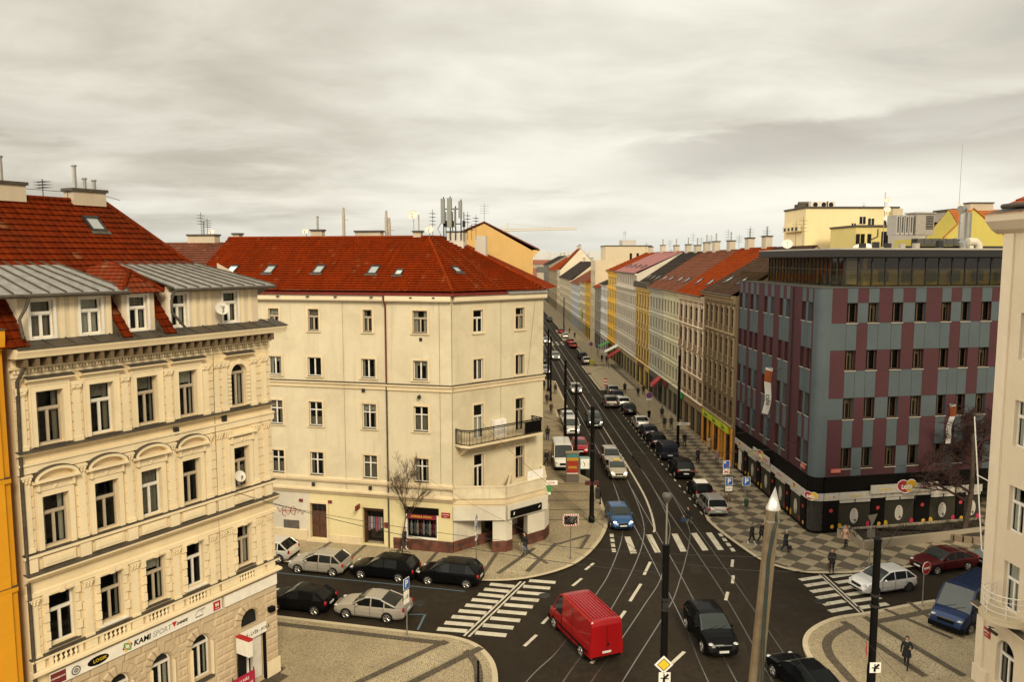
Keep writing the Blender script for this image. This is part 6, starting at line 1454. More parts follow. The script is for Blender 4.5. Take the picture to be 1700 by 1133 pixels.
for px,py,a,b in ((1386,400,1.5,2.3),(1432,366,1.0,1.2),(1446,371,1.0,1.6),(1512-40,372,.9,1.2),(1510-93,379,.7,1.6)):
    x,zz=pl(T,px,py,0); m=MB(); m.box(x-a/2,-.03,zz-b/2,x+a/2,.02,zz+b/2); m.box(x-.04,-.05,zz-b/2,x+.04,-.031,zz+b/2,1); put('window',m.mesh('window',[M['glass'],M['frame']]),T)
for i in range(4):
    y=1.9+i*1.75; m=MB(); m.box(-.66,y,z-3.5,-.605,y+.8,z-3.0); put('window',m.mesh('window',M['glass']),T)
for px in (1352,1366,1378): 
    x,zz=pl(T,px,341,4.); m=MB(); m.box(x-.75,3.6,z+.3,x+.7,4.6,z+1.4); m.lathe([(.4,3.56),(.4,3.59)],(x,0,z+.85),12,1,axis='y'); put('air_conditioner',m.mesh('air_conditioner',[M['offwhite'],M['dark']]),ro)
m=MB(); m.box(.5,5,z+.3,6,6.5,z+1.0); m.tube([(.8,5.5,z+1.1),(5,5.5,z+1.2)],.35,8); put('air_duct',m.mesh('air_duct',M['zinc2']),ro)
m=MB(); m.box(14.0,-.9,z-2.0,15.6,.5,z-.1); put('cable_box',m.mesh('cable_box',M['stone']),T); antenna(T,10,1,z-3,4,2)
T,ro,wd,z=slab('annex','low yellow annex with railing roof before the tall yellow block',1421,1482,377,118,9,(.60,.49,.19))
for px,a,b in ((1424,.6,1.5),(1432,.6,1.5),(1443,.6,1.5),(1470,1.3,2.2)):
    x,zz=pl(T,px,397,0); m=MB(); m.box(x-a/2,-.03,zz-b/2,x+a/2,.02,zz+b/2); put('window',m.mesh('window',M['glass']),T)
pipe(T,[(3.3,-.1,z-.3),(3.3,-.1,z-1.4),(2.2,-.1,z-1.9),(2.2,-.1,z-4)],.07,M['darkmetal'])
T,ro,wd,z=slab('rear_building','low beige rear building with dark flat roof behind the ventilators',1537,1600,373,104,10,(.46,.42,.36),roofm=M['black'])
for px,a,b in ((1558,1.5,2.4),(1577,2.4,1.8)):
    x,zz=pl(T,px,390,0); m=MB(); m.box(x-a/2,-.03,zz-b/2,x+a/2,.02,zz+b/2); m.box(x-.05,-.05,zz-b/2,x+.05,-.031,zz+b/2,1); put('window',m.mesh('window',[M['glass'],M['frame']]),T)
T,ro,wd,z=slab('roof_tower','small grey lift tower above the rear roofs',1583,1602,350,112,5,(.34,.30,.26)); dish(ro,.7,-.2,z+.8,.35)
for i in range(3): dish(ro,-9.6,-.2,z-.2-i*1.25+1.6,.5,-1.7)
m=MB(); m.tube([(-9.9,-.1,z-6),(-9.9,-.1,z+2.6)],.05,5); put('mast',m.mesh('mast',M['steel']),ro)
# yellow gable house
Yg=94.
def at(px,py,Y): d=sray(px,py); return (d[0]*Y/d[1],CAMH+d[2]*Y/d[1])
ax,az=at(1616,347,Yg); lx,lz=at(1568,395,Yg); rx,rz=at(1672,396,Yg)
T=thing('gable_house','bright yellow gable house with orange tiles behind the penthouse','building',(lx,Yg,0))
w=MB(); a=ax-lx; b=rx-lx; w.poly([(0,0,0),(b,0,0),(b,0,rz),(a,0,az),(0,0,lz)]); w.poly([(0,0,0),(0,12,0),(0,12,lz),(0,0,lz)]); w.poly([(0,.3,lz-.4),(a,.3,lz-.4),(a,12,lz-.4),(0,12,lz-.4)]); w.poly([(a,.4,rz-.6),(a,5.2,az+.2),(a,11,rz-.1),(a,11,lz-.4),(a,.4,lz-.4)]); w.poly([(b+5,.4,0),(b+5,12,0),(b+5,12,rz),(b+5,5.2,az),(b+5,.4,rz-.6)]); w.poly([(b,.3,0),(b+5,.3,0),(b+5,.3,rz-.6),(b,.3,rz-.6)]); w.poly([(0,12,0),(b+5,12,0),(b+5,12,lz-.4),(0,12,lz-.4)]); put('wall',w.mesh('wall',plaster((.52,.43,.10),.35,sc=.6)),T)
m=MB(); courses(m,[(a,.35,rz-.6),(b+5,.35,rz-.6),(b+5,5.2,az+.25),(a,5.2,az+.25)],.4,.07); m.poly([(a,5.2,az+.25),(b+5,5.2,az+.25),(b+5,11,rz),(a,11,rz)]); m.tube([(-.2,-.05,lz),(a,-.05,az+.08),(b+.2,-.05,rz)],.09,6); ro=put('roof',m.mesh('roof',tile((.42,.14,.04),(.30,.09,.03),.3,.4,.2)),T)
m=MB(); m.box(a+2.6,5,az-1,a+5.5,6.4,az+1.0); m.box(a+2.5,4.9,az+1.0,a+5.6,6.5,az+1.15,1); put('chimney',m.mesh('chimney',[M['brickchim'],M['zinc2']]),ro); m=MB(); m.tube([(a,3,az),(a,3,az+8)],.03,5); put('aerial',m.mesh('aerial',M['steel']),ro)
# tower crane far off
X0,zc=at(842,384,900.); X1,_=at(957,380,900.); 
T=thing('tower_crane','pale tower crane with its long jib over the distant roofs','crane',(X0,900,0))
m=MB(); n=int(zc/5); 
for s in ((-1,-1),(1,-1),(1,1),(-1,1)): m.tube([(s[0],s[1],-1),(s[0],s[1],zc+9)],.35,4)
for i in range(n): m.tube([(-1,-1,i*5),(1,-1,i*5+5)],.25,4)
put('tower',m.mesh('tower',M['offwhite']),T)
m=MB(); L_=X1-X0
for y,z in ((-1,0),(1,0),(0,2.2)): m.tube([(-12,y,zc+z),(L_,y,zc+z+2.0)],.35,4)
for i in range(24): x=-10+i*(L_+10)/24; m.tube([(x,0,zc+2.2+x/L_*2),(x+2,-1,zc+x/L_*2)],.2,4)
m.tube([(0,0,zc+9),(L_*.7,0,zc+3.6)],.15,4); m.tube([(0,0,zc+9),(-12,0,zc)],.15,4); put('jib',m.mesh('jib',flat((.62,.48,.28),.6)),T)
m=MB(); m.box(-13,-1.2,zc-2.5,-9,1.2,zc+.5); put('counterweight',m.mesh('counterweight',M['concrete']),T)
# distant town: one object, nobody could count it
m=MB(); rr=random.Random(3)
for i in range(420):
    Y=rr.uniform(470,1700); X=rr.uniform(-.55,.75)*Y
    if abs(X-14)<40 and Y<520: continue
    w_=rr.uniform(10,30); d_=rr.uniform(10,18); z=rr.uniform(9,17.5)*(1 if Y>600 else .9); c=rr.randrange(4)
    m.box(X,Y,-1,X+w_,Y+d_,z,c); m.add([(X-.5,Y-.5,z),(X+w_+.5,Y-.5,z),(X+w_+.5,Y+d_+.5,z),(X-.5,Y+d_+.5,z),(X,Y+d_/2,z+3.2),(X+w_,Y+d_/2,z+3.2)],[(0,1,5,4),(2,3,4,5),(1,2,5),(3,0,4)],4 if c else 5)
for i in range(46):
    Y=rr.uniform(2300,2700); X=(rr.uniform(-.02,.16) if i<26 else rr.uniform(-.5,.6))*Y; m.box(X,Y,5,X+rr.uniform(20,60),Y+15,rr.uniform(36,50),3)
tag(put('distant_town',m.mesh('distant_town',[plaster((.42,.36,.27),.3,sc=.1),plaster((.34,.29,.22),.3,sc=.1),plaster((.48,.44,.36),.3,sc=.1),flat((.55,.54,.52),.8,name='panel_block'),flat((.22,.07,.04),.8,var=.3,name='far_roofs'),flat((.08,.07,.06),.8,name='far_slate')])),'hazy mass of distant roofs and pale blocks below the hills','town',None,'stuff')
# yard roofs between the near rows, each a house of its own
for i,(X,Y,w_,d_,z,c,rf,lb) in enumerate([(44,140,16,14,19.5,(.5,.42,.3),ORN,'red roofed yard house behind the right row'),(46,165,18,14,20,(.5,.46,.38),BRN,'brown roofed yard house behind the right row'),(42,215,22,16,20.5,(.56,.52,.44),DRK,'dark roofed cream house beyond the slab block'),(44,255,22,18,20,(.5,.4,.3),BRR,'beige house with chimneys beyond the slab block'),(66,150,14,16,20.5,(.48,.42,.3),ORN,'tile roofed house behind the tall yellow block'),(-22,86,16,12,18.5,(.5,.4,.26),BRN,'brown roofed courtyard house behind the cream corner house'),(-50,100,22,14,18.8,(.46,.4,.3),ORN,'red roofed courtyard house far behind the stucco house')]):
    T=thing('yard_house',lb,'building',(X,Y,0)); m=MB(); m.box(0,0,0,w_,d_,z-2.5); m.add([(0,0,z-2.5),(0,d_,z-2.5),(0,d_/2,z+1.2)],[(0,1,2)]); m.add([(w_,0,z-2.5),(w_,d_,z-2.5),(w_,d_/2,z+1.2)],[(0,1,2)]); put('wall',m.mesh('wall',plaster(c,.4)),T)
    m=MB(); m.poly([(-.3,-.4,z-2.7),(w_+.3,-.4,z-2.7),(w_+.3,d_/2,z+1.35),(-.3,d_/2,z+1.35)]); m.poly([(-.3,d_+.4,z-2.7),(w_+.3,d_+.4,z-2.7),(w_+.3,d_/2,z+1.35),(-.3,d_/2,z+1.35)]); ro=put('roof',m.mesh('roof',rf),T); chimney(ro,w_*.3,d_/2,z+.9,1.4,.8,1.5,1); chimney(ro,w_*.75,d_/2,z+.9,1.2,.7,1.3,0); antenna(ro,w_*.5,d_/2,z+1.3,2.4)
# ---------------------------------------------------------------- vehicles
def lerpk(K,x):
    # piecewise linear through (x, v), x descending or ascending
    K=sorted(K)
    if x<=K[0][0]: return K[0][1]
    for a,b in zip(K[:-1],K[1:]):
        if x<=b[0]: return a[1]+(b[1]-a[1])*(x-a[0])/(b[0]-a[0]) if b[0]>a[0] else b[1]
    return K[-1][1]
TYPES=dict(
 # L W H hood_h belt cowl roof_f roof_r tail deck  (distances from the front)
 hatch=dict(L=4.15,W=1.78,H=1.47,hh=.98,belt=.93,c=1.12,rf=1.95,rr=3.45,t=4.0,d=1.0,doors=(1.35,2.35,3.25),wh=(.82,3.40),r=.315),
 mini=dict(L=3.75,W=1.70,H=1.43,hh=.98,belt=.93,c=1.05,rf=1.70,rr=3.25,t=3.66,d=.98,doors=(1.25,2.5),wh=(.72,3.10),r=.31),
 estate=dict(L=4.6,W=1.80,H=1.50,hh=.97,belt=.93,c=1.25,rf=2.08,rr=4.05,t=4.48,d=.98,doors=(1.5,2.5,3.45),wh=(.88,3.58),r=.32,rails=1),
 sedan=dict(L=4.55,W=1.77,H=1.44,hh=.97,belt=.92,c=1.25,rf=2.02,rr=3.1,t=4.0,d=1.06,doors=(1.5,2.45,3.3),wh=(.88,3.5),r=.315),
 suv=dict(L=4.65,W=1.88,H=1.72,hh=1.15,belt=1.08,c=1.28,rf=2.1,rr=4.0,t=4.5,d=1.12,doors=(1.55,2.55,3.5),wh=(.9,3.72),r=.37,rails=1),
 mpv=dict(L=4.3,W=1.78,H=1.60,hh=1.05,belt=.98,c=.95,rf=1.85,rr=3.7,t=4.18,d=1.05,doors=(1.3,2.35,3.35),wh=(.85,3.5),r=.32),
 van=dict(L=5.6,W=2.02,H=2.45,hh=1.32,belt=1.25,c=.82,rf=1.65,rr=5.5,t=5.56,d=2.2,doors=(.98,2.0),wh=(.95,4.5),r=.36,van=1),
 smallvan=dict(L=4.35,W=1.80,H=1.82,hh=1.12,belt=1.08,c=.95,rf=1.8,rr=4.2,t=4.3,d=1.5,doors=(1.2,2.25),wh=(.85,3.6),r=.32,van=1),
)
_ct={}
def car_parts(ty):
    if ty in _ct: return _ct[ty]
    s=TYPES[ty]; L,W,H=s['L'],s['W'],s['H']; van=s.get('van')
    f=lambda d:L/2-d     # distance from the front to x
    hh=s['hh']
    top=[(f(0),.50 if not van else .62),(f(.06),.66 if not van else .85),(f(.22),hh*.80),(f(s['c']*.5),hh*.93),(f(s['c']),hh),(f(s['c']+(s['rf']-s['c'])*.5),hh+(H-hh)*.56),(f(s['rf']),H-.045),(f(s['rf']+.35),H-.005),(f((s['rf']+s['rr'])/2),H),(f(s['rr']-.3),H-.02),(f(s['rr']),H-.06),(f(s['t']),s['d']),(f(L-.10),s['d']-.04),(f(L-.02),s['d']-.22),(f(L),s['d']-.38)]
    if van: top=top[:-5]+[(f(s['rr']-.3),H-.01),(f(s['rr']),H-.03),(f(s['t']),H-.12),(f(L-.03),H-.2),(f(L),H-.3)]
    wid=[(f(0),.76),(f(.08),.87),(f(.3),.95),(f(.75),.99),(f(1.2),1.),(f(L-.9),1.),(f(L-.3),.97),(f(L-.08),.93),(f(L),.88)]
    if van: wid=[(f(0),.80),(f(.1),.90),(f(.4),.97),(f(.9),1.),(f(L-.2),1.),(f(L),.97)]
    zb=[(f(0),.27),(f(.5),.20),(f(L-.5),.20),(f(L),.32)]
    xs=set([0,.03,.08,.15,.3,.55,s['c']*.75,s['c'],s['rf'],s['rf']+.2,s['rr'],s['t'],L-.12,L-.05,L-.02,L]+[s['c']+(s['rf']-s['c'])*k for k in (.2,.4,.6,.8)]+[s['rr']+(s['t']-s['rr'])*k for k in (.33,.66)])
    for d in s['doors']: xs|={d-.035,d+.035}
    xs=sorted(x for x in xs if 0<=x<=L); xs=[x for i,x in enumerate(xs) if i==0 or x-xs[i-1]>.012]
    rings=[]
    for d in xs:
        x=f(d); w=W/2*lerpk(wid,x); zt=lerpk(top,x); z0=lerpk(zb,x); be=min(s['belt'],zt-.07)
        cab=max(0,zt-be-.07); wt=w*.965-cab*(.30 if not van else .07)
        P=[(0,z0),(w*.86,z0),(w*.975,z0+.13),(w,z0+.13+(be-z0-.13)*.45),(w*.985,z0+.13+(be-z0-.13)*.8),(w*.955,be),(wt,zt-.055),(wt-.10 if cab>.05 else wt-.16,zt-.008),(wt*.45,zt+.012),(0,zt+.018)]
        rings.append((d,x,P))
    body=MB();glassF=MB();glassR=MB();sides=[];doors=[]
    def faces(mb,i,j,sgn,off=0.):
        a,b=rings[i],rings[i+1]
        p=[(a[1],sgn*(a[2][j][0]+off),a[2][j][1]),(b[1],sgn*(b[2][j][0]+off),b[2][j][1]),(b[1],sgn*(b[2][j+1][0]+off),b[2][j+1][1]),(a[1],sgn*(a[2][j+1][0]+off),a[2][j+1][1])]
        mb.poly(p if sgn<0 else p[::-1])
    dr=s['doors']; segs=[(dr[i]+.035,dr[i+1]-.035) for i in range(len(dr)-1)]
    dmb={}; smb={}
    for i in range(len(rings)-1):
        d0,d1=rings[i][0],rings[i+1][0]; m_=(d0+d1)/2
        for sgn in (1,-1):
            for j in range(9):
                k=None
                inseg=next((q for q,(a,b) in enumerate(segs) if a-.001<=d0 and d1<=b+.001),None)
                if j==5 and s['c']<=d0+.001 and d1<=s['t']+.001:
                    pill=any(abs(m_-d)<.036 for d in dr)
                    if van and m_>dr[-1]: k='body'
                    elif m_<s['rf'] and m_<dr[0]: k='side0'
                    elif pill: k='body'
                    else: k='side%d'%(0 if inseg is None and m_<dr[0] else (inseg if inseg is not None else len(segs)))
                elif j>=6 and s['c']<=d0+.001 and d1<=s['rf']+.001: k='front'
                elif j>=6 and s['rr']<=d0+.001 and d1<=s['t']+.001 and not van: k='rear'
                elif 2<=j<=4 and inseg is not None: k='door%d'%inseg
                if k=='front': faces(glassF,i,j,sgn)
                elif k=='rear': faces(glassR,i,j,sgn)
                elif k and k.startswith('side'): smb.setdefault((k,sgn),MB()); faces(smb[(k,sgn)],i,j,sgn)
                elif k and k.startswith('door'): dmb.setdefault((k,sgn),MB()); faces(dmb[(k,sgn)],i,j,sgn,.008)
                else: faces(body,i,j,sgn)
    for e in (0,-1):
        x,P=rings[e][1],rings[e][2]; pts=[(x,p[0],p[1]) for p in P]+[(x,-p[0],p[1]) for p in P[-2:0:-1]]; body.poly(pts if e==0 else pts[::-1])
    # pillars
    def edge(d0,d1,sg): return [(r[1],sg*(r[2][6][0]-.005),r[2][6][1]-.01) for r in rings if d0-.001<=r[0]<=d1+.001]
    for sg in (1,-1):
        body.tube(edge(s['c'],s['rf'],sg),.04,6)
        if not van: body.tube(edge(s['rr'],s['t'],sg),.05,6)
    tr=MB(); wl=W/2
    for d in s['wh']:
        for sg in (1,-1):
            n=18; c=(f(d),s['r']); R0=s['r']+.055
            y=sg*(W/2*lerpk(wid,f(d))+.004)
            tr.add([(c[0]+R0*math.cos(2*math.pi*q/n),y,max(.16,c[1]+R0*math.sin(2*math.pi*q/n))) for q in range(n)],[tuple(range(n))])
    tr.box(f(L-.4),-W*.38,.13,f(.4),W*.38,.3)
    parts=[('body',body,'paint',38,None),('windscreen',glassF,'wsglass',50,None)]
    if glassR.f: parts.append(('rear_window',glassR,'glass',50,None))
    for k,mb in sorted(smb.items()): parts.append(('side_window',mb,'glass',30,None))
    for k,mb in sorted(dmb.items()):
        h=MB(); zz=s['belt']-.13; q=int(k[0][4:]); xx=f(segs[q][1]-.16); y=k[1]*(W/2*.985+.012); h.box(xx-.09,min(y,y+k[1]*.03),zz,xx+.09,max(y,y+k[1]*.03),zz+.035)
        parts.append(('door',mb,'paint',38,[('handle',h,'paint')]))
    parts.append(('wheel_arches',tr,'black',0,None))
    r=s['r']
    for d in s['wh']:
        for sg in (1,-1):
            y=sg*(W/2*lerpk(wid,f(d))-.09); t=MB(); t.lathe([(r*.62,-.10),(r*.93,-.105),(r,-.07),(r,.07),(r*.93,.105),(r*.62,.10)],(f(d),y,r),20,axis='y')
            rim=MB(); yy=y+sg*.106; n=20
            rim.lathe([(.02,sg*.085),(r*.2,sg*.09),(r*.22,sg*.075)],(f(d),y,r),12,axis='y')
            for q in range(5):
                a=2*math.pi*q/5; rim.tube([(f(d)+r*.12*math.cos(a),yy-.0*sg,r+r*.12*math.sin(a)),(f(d)+r*.6*math.cos(a),yy+.004*sg,r+r*.6*math.sin(a))],r*.10,4)
            rr=[(f(d)+r*.64*math.cos(2*math.pi*q/n),yy,r+r*.64*math.sin(2*math.pi*q/n)) for q in range(n+1)]; rim.tube(rr,r*.05,5,cap=False)
            parts.append(('wheel',t,'rubber',40,[('rim',rim,'rim')]))
    # lights, plates, grille, mirrors
    zl=hh*.74 if not van else .95
    for sg in (1,-1):
        h=MB(); h.ell((f(.17),sg*W*.365,zl),.15,W*.075,.065,10,6); parts.append(('headlight',h,'head',40,None))
        t=MB(); zt_=s['d']-.16 if not van else 1.0; hgt=.15 if not van else .26
        t.ell((f(L-.07),sg*W*.415,zt_-.05),.08,W*.065,hgt,10,6); parts.append(('tail_light',t,'tail',40,None))
        m=MB(); mx=f(s['c']+.38); m.ell((mx,sg*(W/2+.07),s['belt']+.06),.07,.11,.085,8,5); parts.append(('mirror',m,'paint',40,None))
    g=MB(); g.box(f(.06),-W*.22,hh*.55,f(-.012),W*.22,hh*.70); g.box(f(.08),-W*.34,.30,f(-.018),W*.34,.40); parts.append(('grille',g,'black',0,None))
    if ty=='van': g.box(f(.3),-W*.47,.28,f(-.035),W*.47,.55)
    gl=MB(); gl.box(f(.05),-W*.23,hh*.70,f(-.02),W*.23,hh*.72); parts.append(('grille_trim',gl,'chrome',0,None))
    p=MB(); p.box(f(.05),-.26,.43,f(-.03),.26,.54); parts.append(('licence_plate',p,'plate',0,None))
    zr=.62 if s['d']>1.0 or van else .58; p=MB(); p.box(f(L+.018),-.26,zr,f(L-.05),.26,zr+.11); parts.append(('licence_plate',p,'plate',0,None))
    b=MB(); b.box(f(L+.012),-W*.42,.33,f(L-.1),W*.42,.47); parts.append(('bumper_trim',b,'black',0,None))
    if van:
        m=MB()
        for k in range(9): y=-W*.36+W*.72*k/8; m.box(f(s['rr']-.2),y-.018,H-.01,f(s['rf']+.45),y+.018,H+.035)
        parts.append(('roof_rib',m,'paint',0,None)); m=MB(); m.box(f(L+.006),-.012,.5,f(L-.03),.012,H-.35); m.box(f(L+.02),-.12,1.0,f(L-.02),-.04,1.14); parts.append(('door_seam',m,'black',0,None))
    if s.get('rails'):
        m=MB()
        for sg in (1,-1): yy=sg*(W/2*.965-(H-s['belt']-.07)*.30-.03); m.tube([(f(s['rf']+.25),yy,H-.02),(f(s['rf']+.4),yy,H+.05),(f(s['rr']-.35),yy,H+.05),(f(s['rr']-.15),yy,H-.03)],.02,5)
        parts.append(('roof_rail',m,'black',0,None))
    gp_=MB()
    for d in list(dr):
        if d<=dr[0]+.01 or True:
            ri=min(range(len(rings)),key=lambda q:abs(rings[q][0]-d)); 
            for sg in (1,-1): gp_.tube([(rings[ri][1],sg*(p[0]+.007),p[1]) for p in rings[ri][2][2:6]],.011,4)
    ri=min(range(len(rings)),key=lambda q:abs(rings[q][0]-s['c']*.98)); P_=rings[ri][2]
    if not van: gp_.tube([(rings[ri][1],p[0]*.93,p[1]+.004) for p in P_[6:]]+[(rings[ri][1],-p[0]*.93,p[1]+.004) for p in P_[-2:5:-1]],.01,4)
    else:
        for sg in (1,-1):
            for d in (2.0,3.35): gp_.tube([(f(d),sg*(W/2+.003),.42),(f(d),sg*(W/2*.985),1.2),(f(d),sg*(W/2*.94),H-.22)],.010,4)
            gp_.box(f(5.3),sg*W/2-.012,.62,f(1.1),sg*W/2+.014,.72)
    parts.append(('door_gap',gp_,'black',0,None))
    w=MB()
    for y in (.1,-.4): w.tube([(f(s['c']-.02),y,hh+.03),(f(s['c']+.14),y+.52,hh+(H-hh)*.18+.03)],.012,4)
    parts.append(('wiper',w,'black',0,None))
    _ct[ty]=parts; return parts
_cm={}
CARS=[]
def car(label,cat,ty,x,y,heading,col,group='cars parked along the kerb',far=False,metal=.4,name='car',trim=None,lights=False,scale=None):
    """heading: unit direction of the bonnet (dx, dy)"""
    rz=math.atan2(heading[1],heading[0])
    paint=carpaint(col,metal) if not isinstance(col,bpy.types.Material) else col
    mats=dict(paint=paint,glass=M['carglass'],wsglass=M['windscreen'],rubber=M['rubber'],black=M['black'],rim=M['steel'] if trim!='dark' else M['darkmetal'],head=M['lamp'] if lights else M['headlens'],tail=M['tail'],plate=M['plate'],chrome=M['chrome'])
    T=thing(name,label,cat,(x,y,.006),rz,group) if not far else None
    if far:
        k=(ty,paint.name,lights)
        if k not in _cm:
            names=list(mats); mm=MB()
            for n,mb,mt,sm,subs in car_parts(ty):
                mm.merge(mb,names.index(mt))
            _cm[k]=mm.mesh('car',[mats[q] for q in names],38)
        T=put(name,_cm[k],None,(x,y,.006),rz); tag(T,label,cat,group)
    else:
        for i,(n,mb,mt,sm,subs) in enumerate(car_parts(ty)):
            k=(ty,i,mats[mt].name)
            if k not in _cm: _cm[k]=mb.mesh(n,mats[mt],sm or None)
            o=put(n,_cm[k],T)
            for j,(n2,mb2,mt2) in enumerate(subs or []):
                k=(ty,i,'s',j,mats[mt2].name)
                if k not in _cm: _cm[k]=mb2.mesh(n2,mats[mt2],30)
                put(n2,_cm[k],o)
    if scale: T.scale=scale
    CARS.append((T,x,y,heading)); return T
SIL=(.36,.345,.32); SIL2=(.42,.385,.33); BLK=(.004,.004,.0045); DBL=(.012,.018,.04); WHT=(.70,.68,.62); DGR=(.02,.02,.021)
LFT=(-.970,.242); GL='cars parked in the side street at the left'
car('silver hatchback parked in front of the brown house door','car','hatch',*gp(532,948),LFT,SIL2,GL)
car('black estate car parked beside the young bare tree','car','estate',*gp(640,957),LFT,BLK,GL)
car('black compact people carrier parked nearest to the left crossing','car','mpv',*gp(748,967),LFT,BLK,GL)
car('white car half hidden behind the stucco house corner','car','hatch',*gp(446,926),LFT,WHT,GL)
car('black hatchback parked against the near left kerb','car','hatch',*gp(500,1010),LFT,BLK,GL)
car('silver saloon parked at the near left kerb under the blue parking sign','car','sedan',*gp(620,1022),LFT,SIL2,GL)
def dirn(a): return (math.sin(rad(a)),math.cos(rad(a)))
van=car('bright red high roof delivery van turning at the junction','van','van',4.75,42.6,dirn(-20),(.30,.006,.008),'moving traffic on the junction',metal=.1,name='van')
car('black off road car driving toward the camera across the rails','car','suv',11.9,42.5,(math.sin(rad(176)),math.cos(rad(176))),BLK,'moving traffic on the junction')
car('blue hatchback waiting at the zebra crossing','car','hatch',9.75,62.4,dirn(178),(.035,.10,.24),'moving traffic on the junction',lights=True)
car('black saloon seen from behind at the bottom edge','car','sedan',15.3,37.4,dirn(-14),BLK,'moving traffic on the junction')
car('white hatchback stopping on the right hand crossing','car','hatch',*gp(1464,979),(-.962,-.27),(.74,.73,.70),'cars in the side street at the right',trim='dark')
car('dark red saloon parked by the planted bed','car','sedan',*gp(1566,944),(-.962,-.27),(.09,.010,.012),'cars in the side street at the right')
car('pale green grey car half hidden behind the beige house','car','hatch',*gp(1662,936),(-.962,-.27),(.20,.24,.23),'cars in the side street at the right')
car('dark blue high roof van parked by the beige house','van','van',27.9,44.6,(-.82,-.57),(.012,.028,.085),'cars in the side street at the right',name='van')
PR='cars parked along the right side of the street'; up=(0.0,1.0); dn=(0.0,-1.0)
def pk(label,ty,px,py,col,h=up,x=None,**k):
    X,Y=gp(px,py); far=k.pop('far',Y>118); 
    return car(label,'car',ty,x if x is not None else X,Y+TYPES[ty]['L']*.42,h,col,k.pop('group',PR),far=far,**k)
pk('silver estate car first in the right hand parking row','estate',1188,860,SIL,x=18.2)
pk('black small car with white roof behind the silver estate','mini',1166,832,BLK,x=18.25)
rf=[o for o in CARS[-1][0].children if o.name.startswith('body')]
m=MB(); s=TYPES['mini']; m.box(-.95,-.56,s['H']-.005,.30,.56,s['H']+.03); o=put('white_roof',m.mesh('white_roof',[M['white']],40),CARS[-1][0],(-.05,0,0))
pk('black estate car with roof rails parked third from the junction','suv',1133,797,BLK,x=18.2)
pk('dark blue grey van parked by the yellow shop','smallvan',1108,766,(.016,.018,.028),x=18.2,name='van')
pk('black estate car between the dark van and dark blue car','estate',1090,745,BLK,x=18.2)
pk('dark blue car parked behind the white saloon','hatch',1078,729,DBL,x=18.2)
pk('white saloon in the middle of the right hand parking row','sedan',1070,714,WHT,x=18.2)
pk('dark car with glowing red tail lights leaving the row','hatch',1052,690,DGR,x=18.1)
pk('cream white hatchback parked ahead of the dark car','hatch',1043,678,WHT,x=18.1)
pk('dark blue hatchback parked near the end of the bay','hatch',1032,666,(.02,.025,.05),x=18.1)
pk('grey hatchback parked at the end of the bay by the striped post','hatch',1023,657,SIL,x=18.1,far=False)
MT='moving traffic along the street'
pk('brown grey off road car driving away up the street','suv',999,679,(.16,.14,.115),x=16.2,group=MT,far=False)
pk('dark green grey off road car coming down the street','suv',988,712,(.05,.058,.058),dn,x=12.3,group=MT,lights=True)
pk('silver car coming down past the second black pole','hatch',957,655,SIL2,dn,x=12.4,group=MT,lights=True,far=False)
pk('silver people carrier behind the taxi','mpv',1016,776,SIL2,dn,x=11.8,group=MT,lights=True)
tx=pk('pale gold taxi with yellow roof sign on the tram rails','sedan',1026,797,(.46,.40,.30),dn,x=11.7,group=MT,lights=True)
m=MB(); m.block(-.12,-.28,1.47,.12,.28,1.60,.02); put('taxi_sign',m.mesh('taxi_sign',M['yellow']),tx)
pk('grey estate coming down far up the street','estate',923,598,SIL,dn,x=12.2,group=MT,lights=True)
pk('taxi with cream roof far up the street','sedan',910,571,WHT,dn,x=12.3,group=MT,lights=True)
GP='cars parked along the left side of the street'
pk('white high delivery van parked on the left behind the poster stand','van',931,783,WHT,dn,x=6.6,group=GP,name='van',metal=0)
pk('red small car parked on the left behind the first pole','mini',960,756,(.34,.02,.025),dn,x=9.0,group=GP,metal=.1)
pk('white box van parked on the left by the pole','smallvan',947,724,WHT,dn,x=9.0,group=GP,name='van')
pk('white hatchback parked on the left ahead of the box van','hatch',946,707,WHT,dn,x=9.0,group=GP)
pk('silver hatchback parked far along the left kerb','hatch',912,622,SIL,dn,x=8.8,group=GP)
pk('grey estate parked on the left farther than the silver hatchback','estate',907,604,DGR,dn,x=8.8,group=GP)
pk('white van parked on the left farthest from the corner','smallvan',906,548,WHT,dn,x=9.0,group=GP,name='van')
pk('black estate parked on the right at the paved island','estate',965,598,BLK,x=18.0)
pk('silver hatchback parked right at the paved island end','hatch',974,606,SIL2,x=18.0)
for i,(px,py,c,lb) in enumerate([(947,579,(.30,.02,.015),'dark red car nearest in the far right row'),(946,573,(.36,.03,.02),'red car second in the far right row'),(939,563,WHT,'white car between red cars in the far right row'),(934,555,(.33,.03,.02),'red car last in the far right row')]): pk(lb,'hatch',px,py,c,x=18.0)
for i,(px,py,c,lb,x) in enumerate([(914,527,SIL,'silver car at the far end of the street',15.6),(909,521,WHT,'white car at the very end of the street',13.0),(922,534,DGR,'dark car at the far end by the right kerb',17.6),(908,514,BLK,'black car at the vanishing end of the street',16.0)]): pk(lb,'hatch',px,py,c,dn,x=x,group=MT)
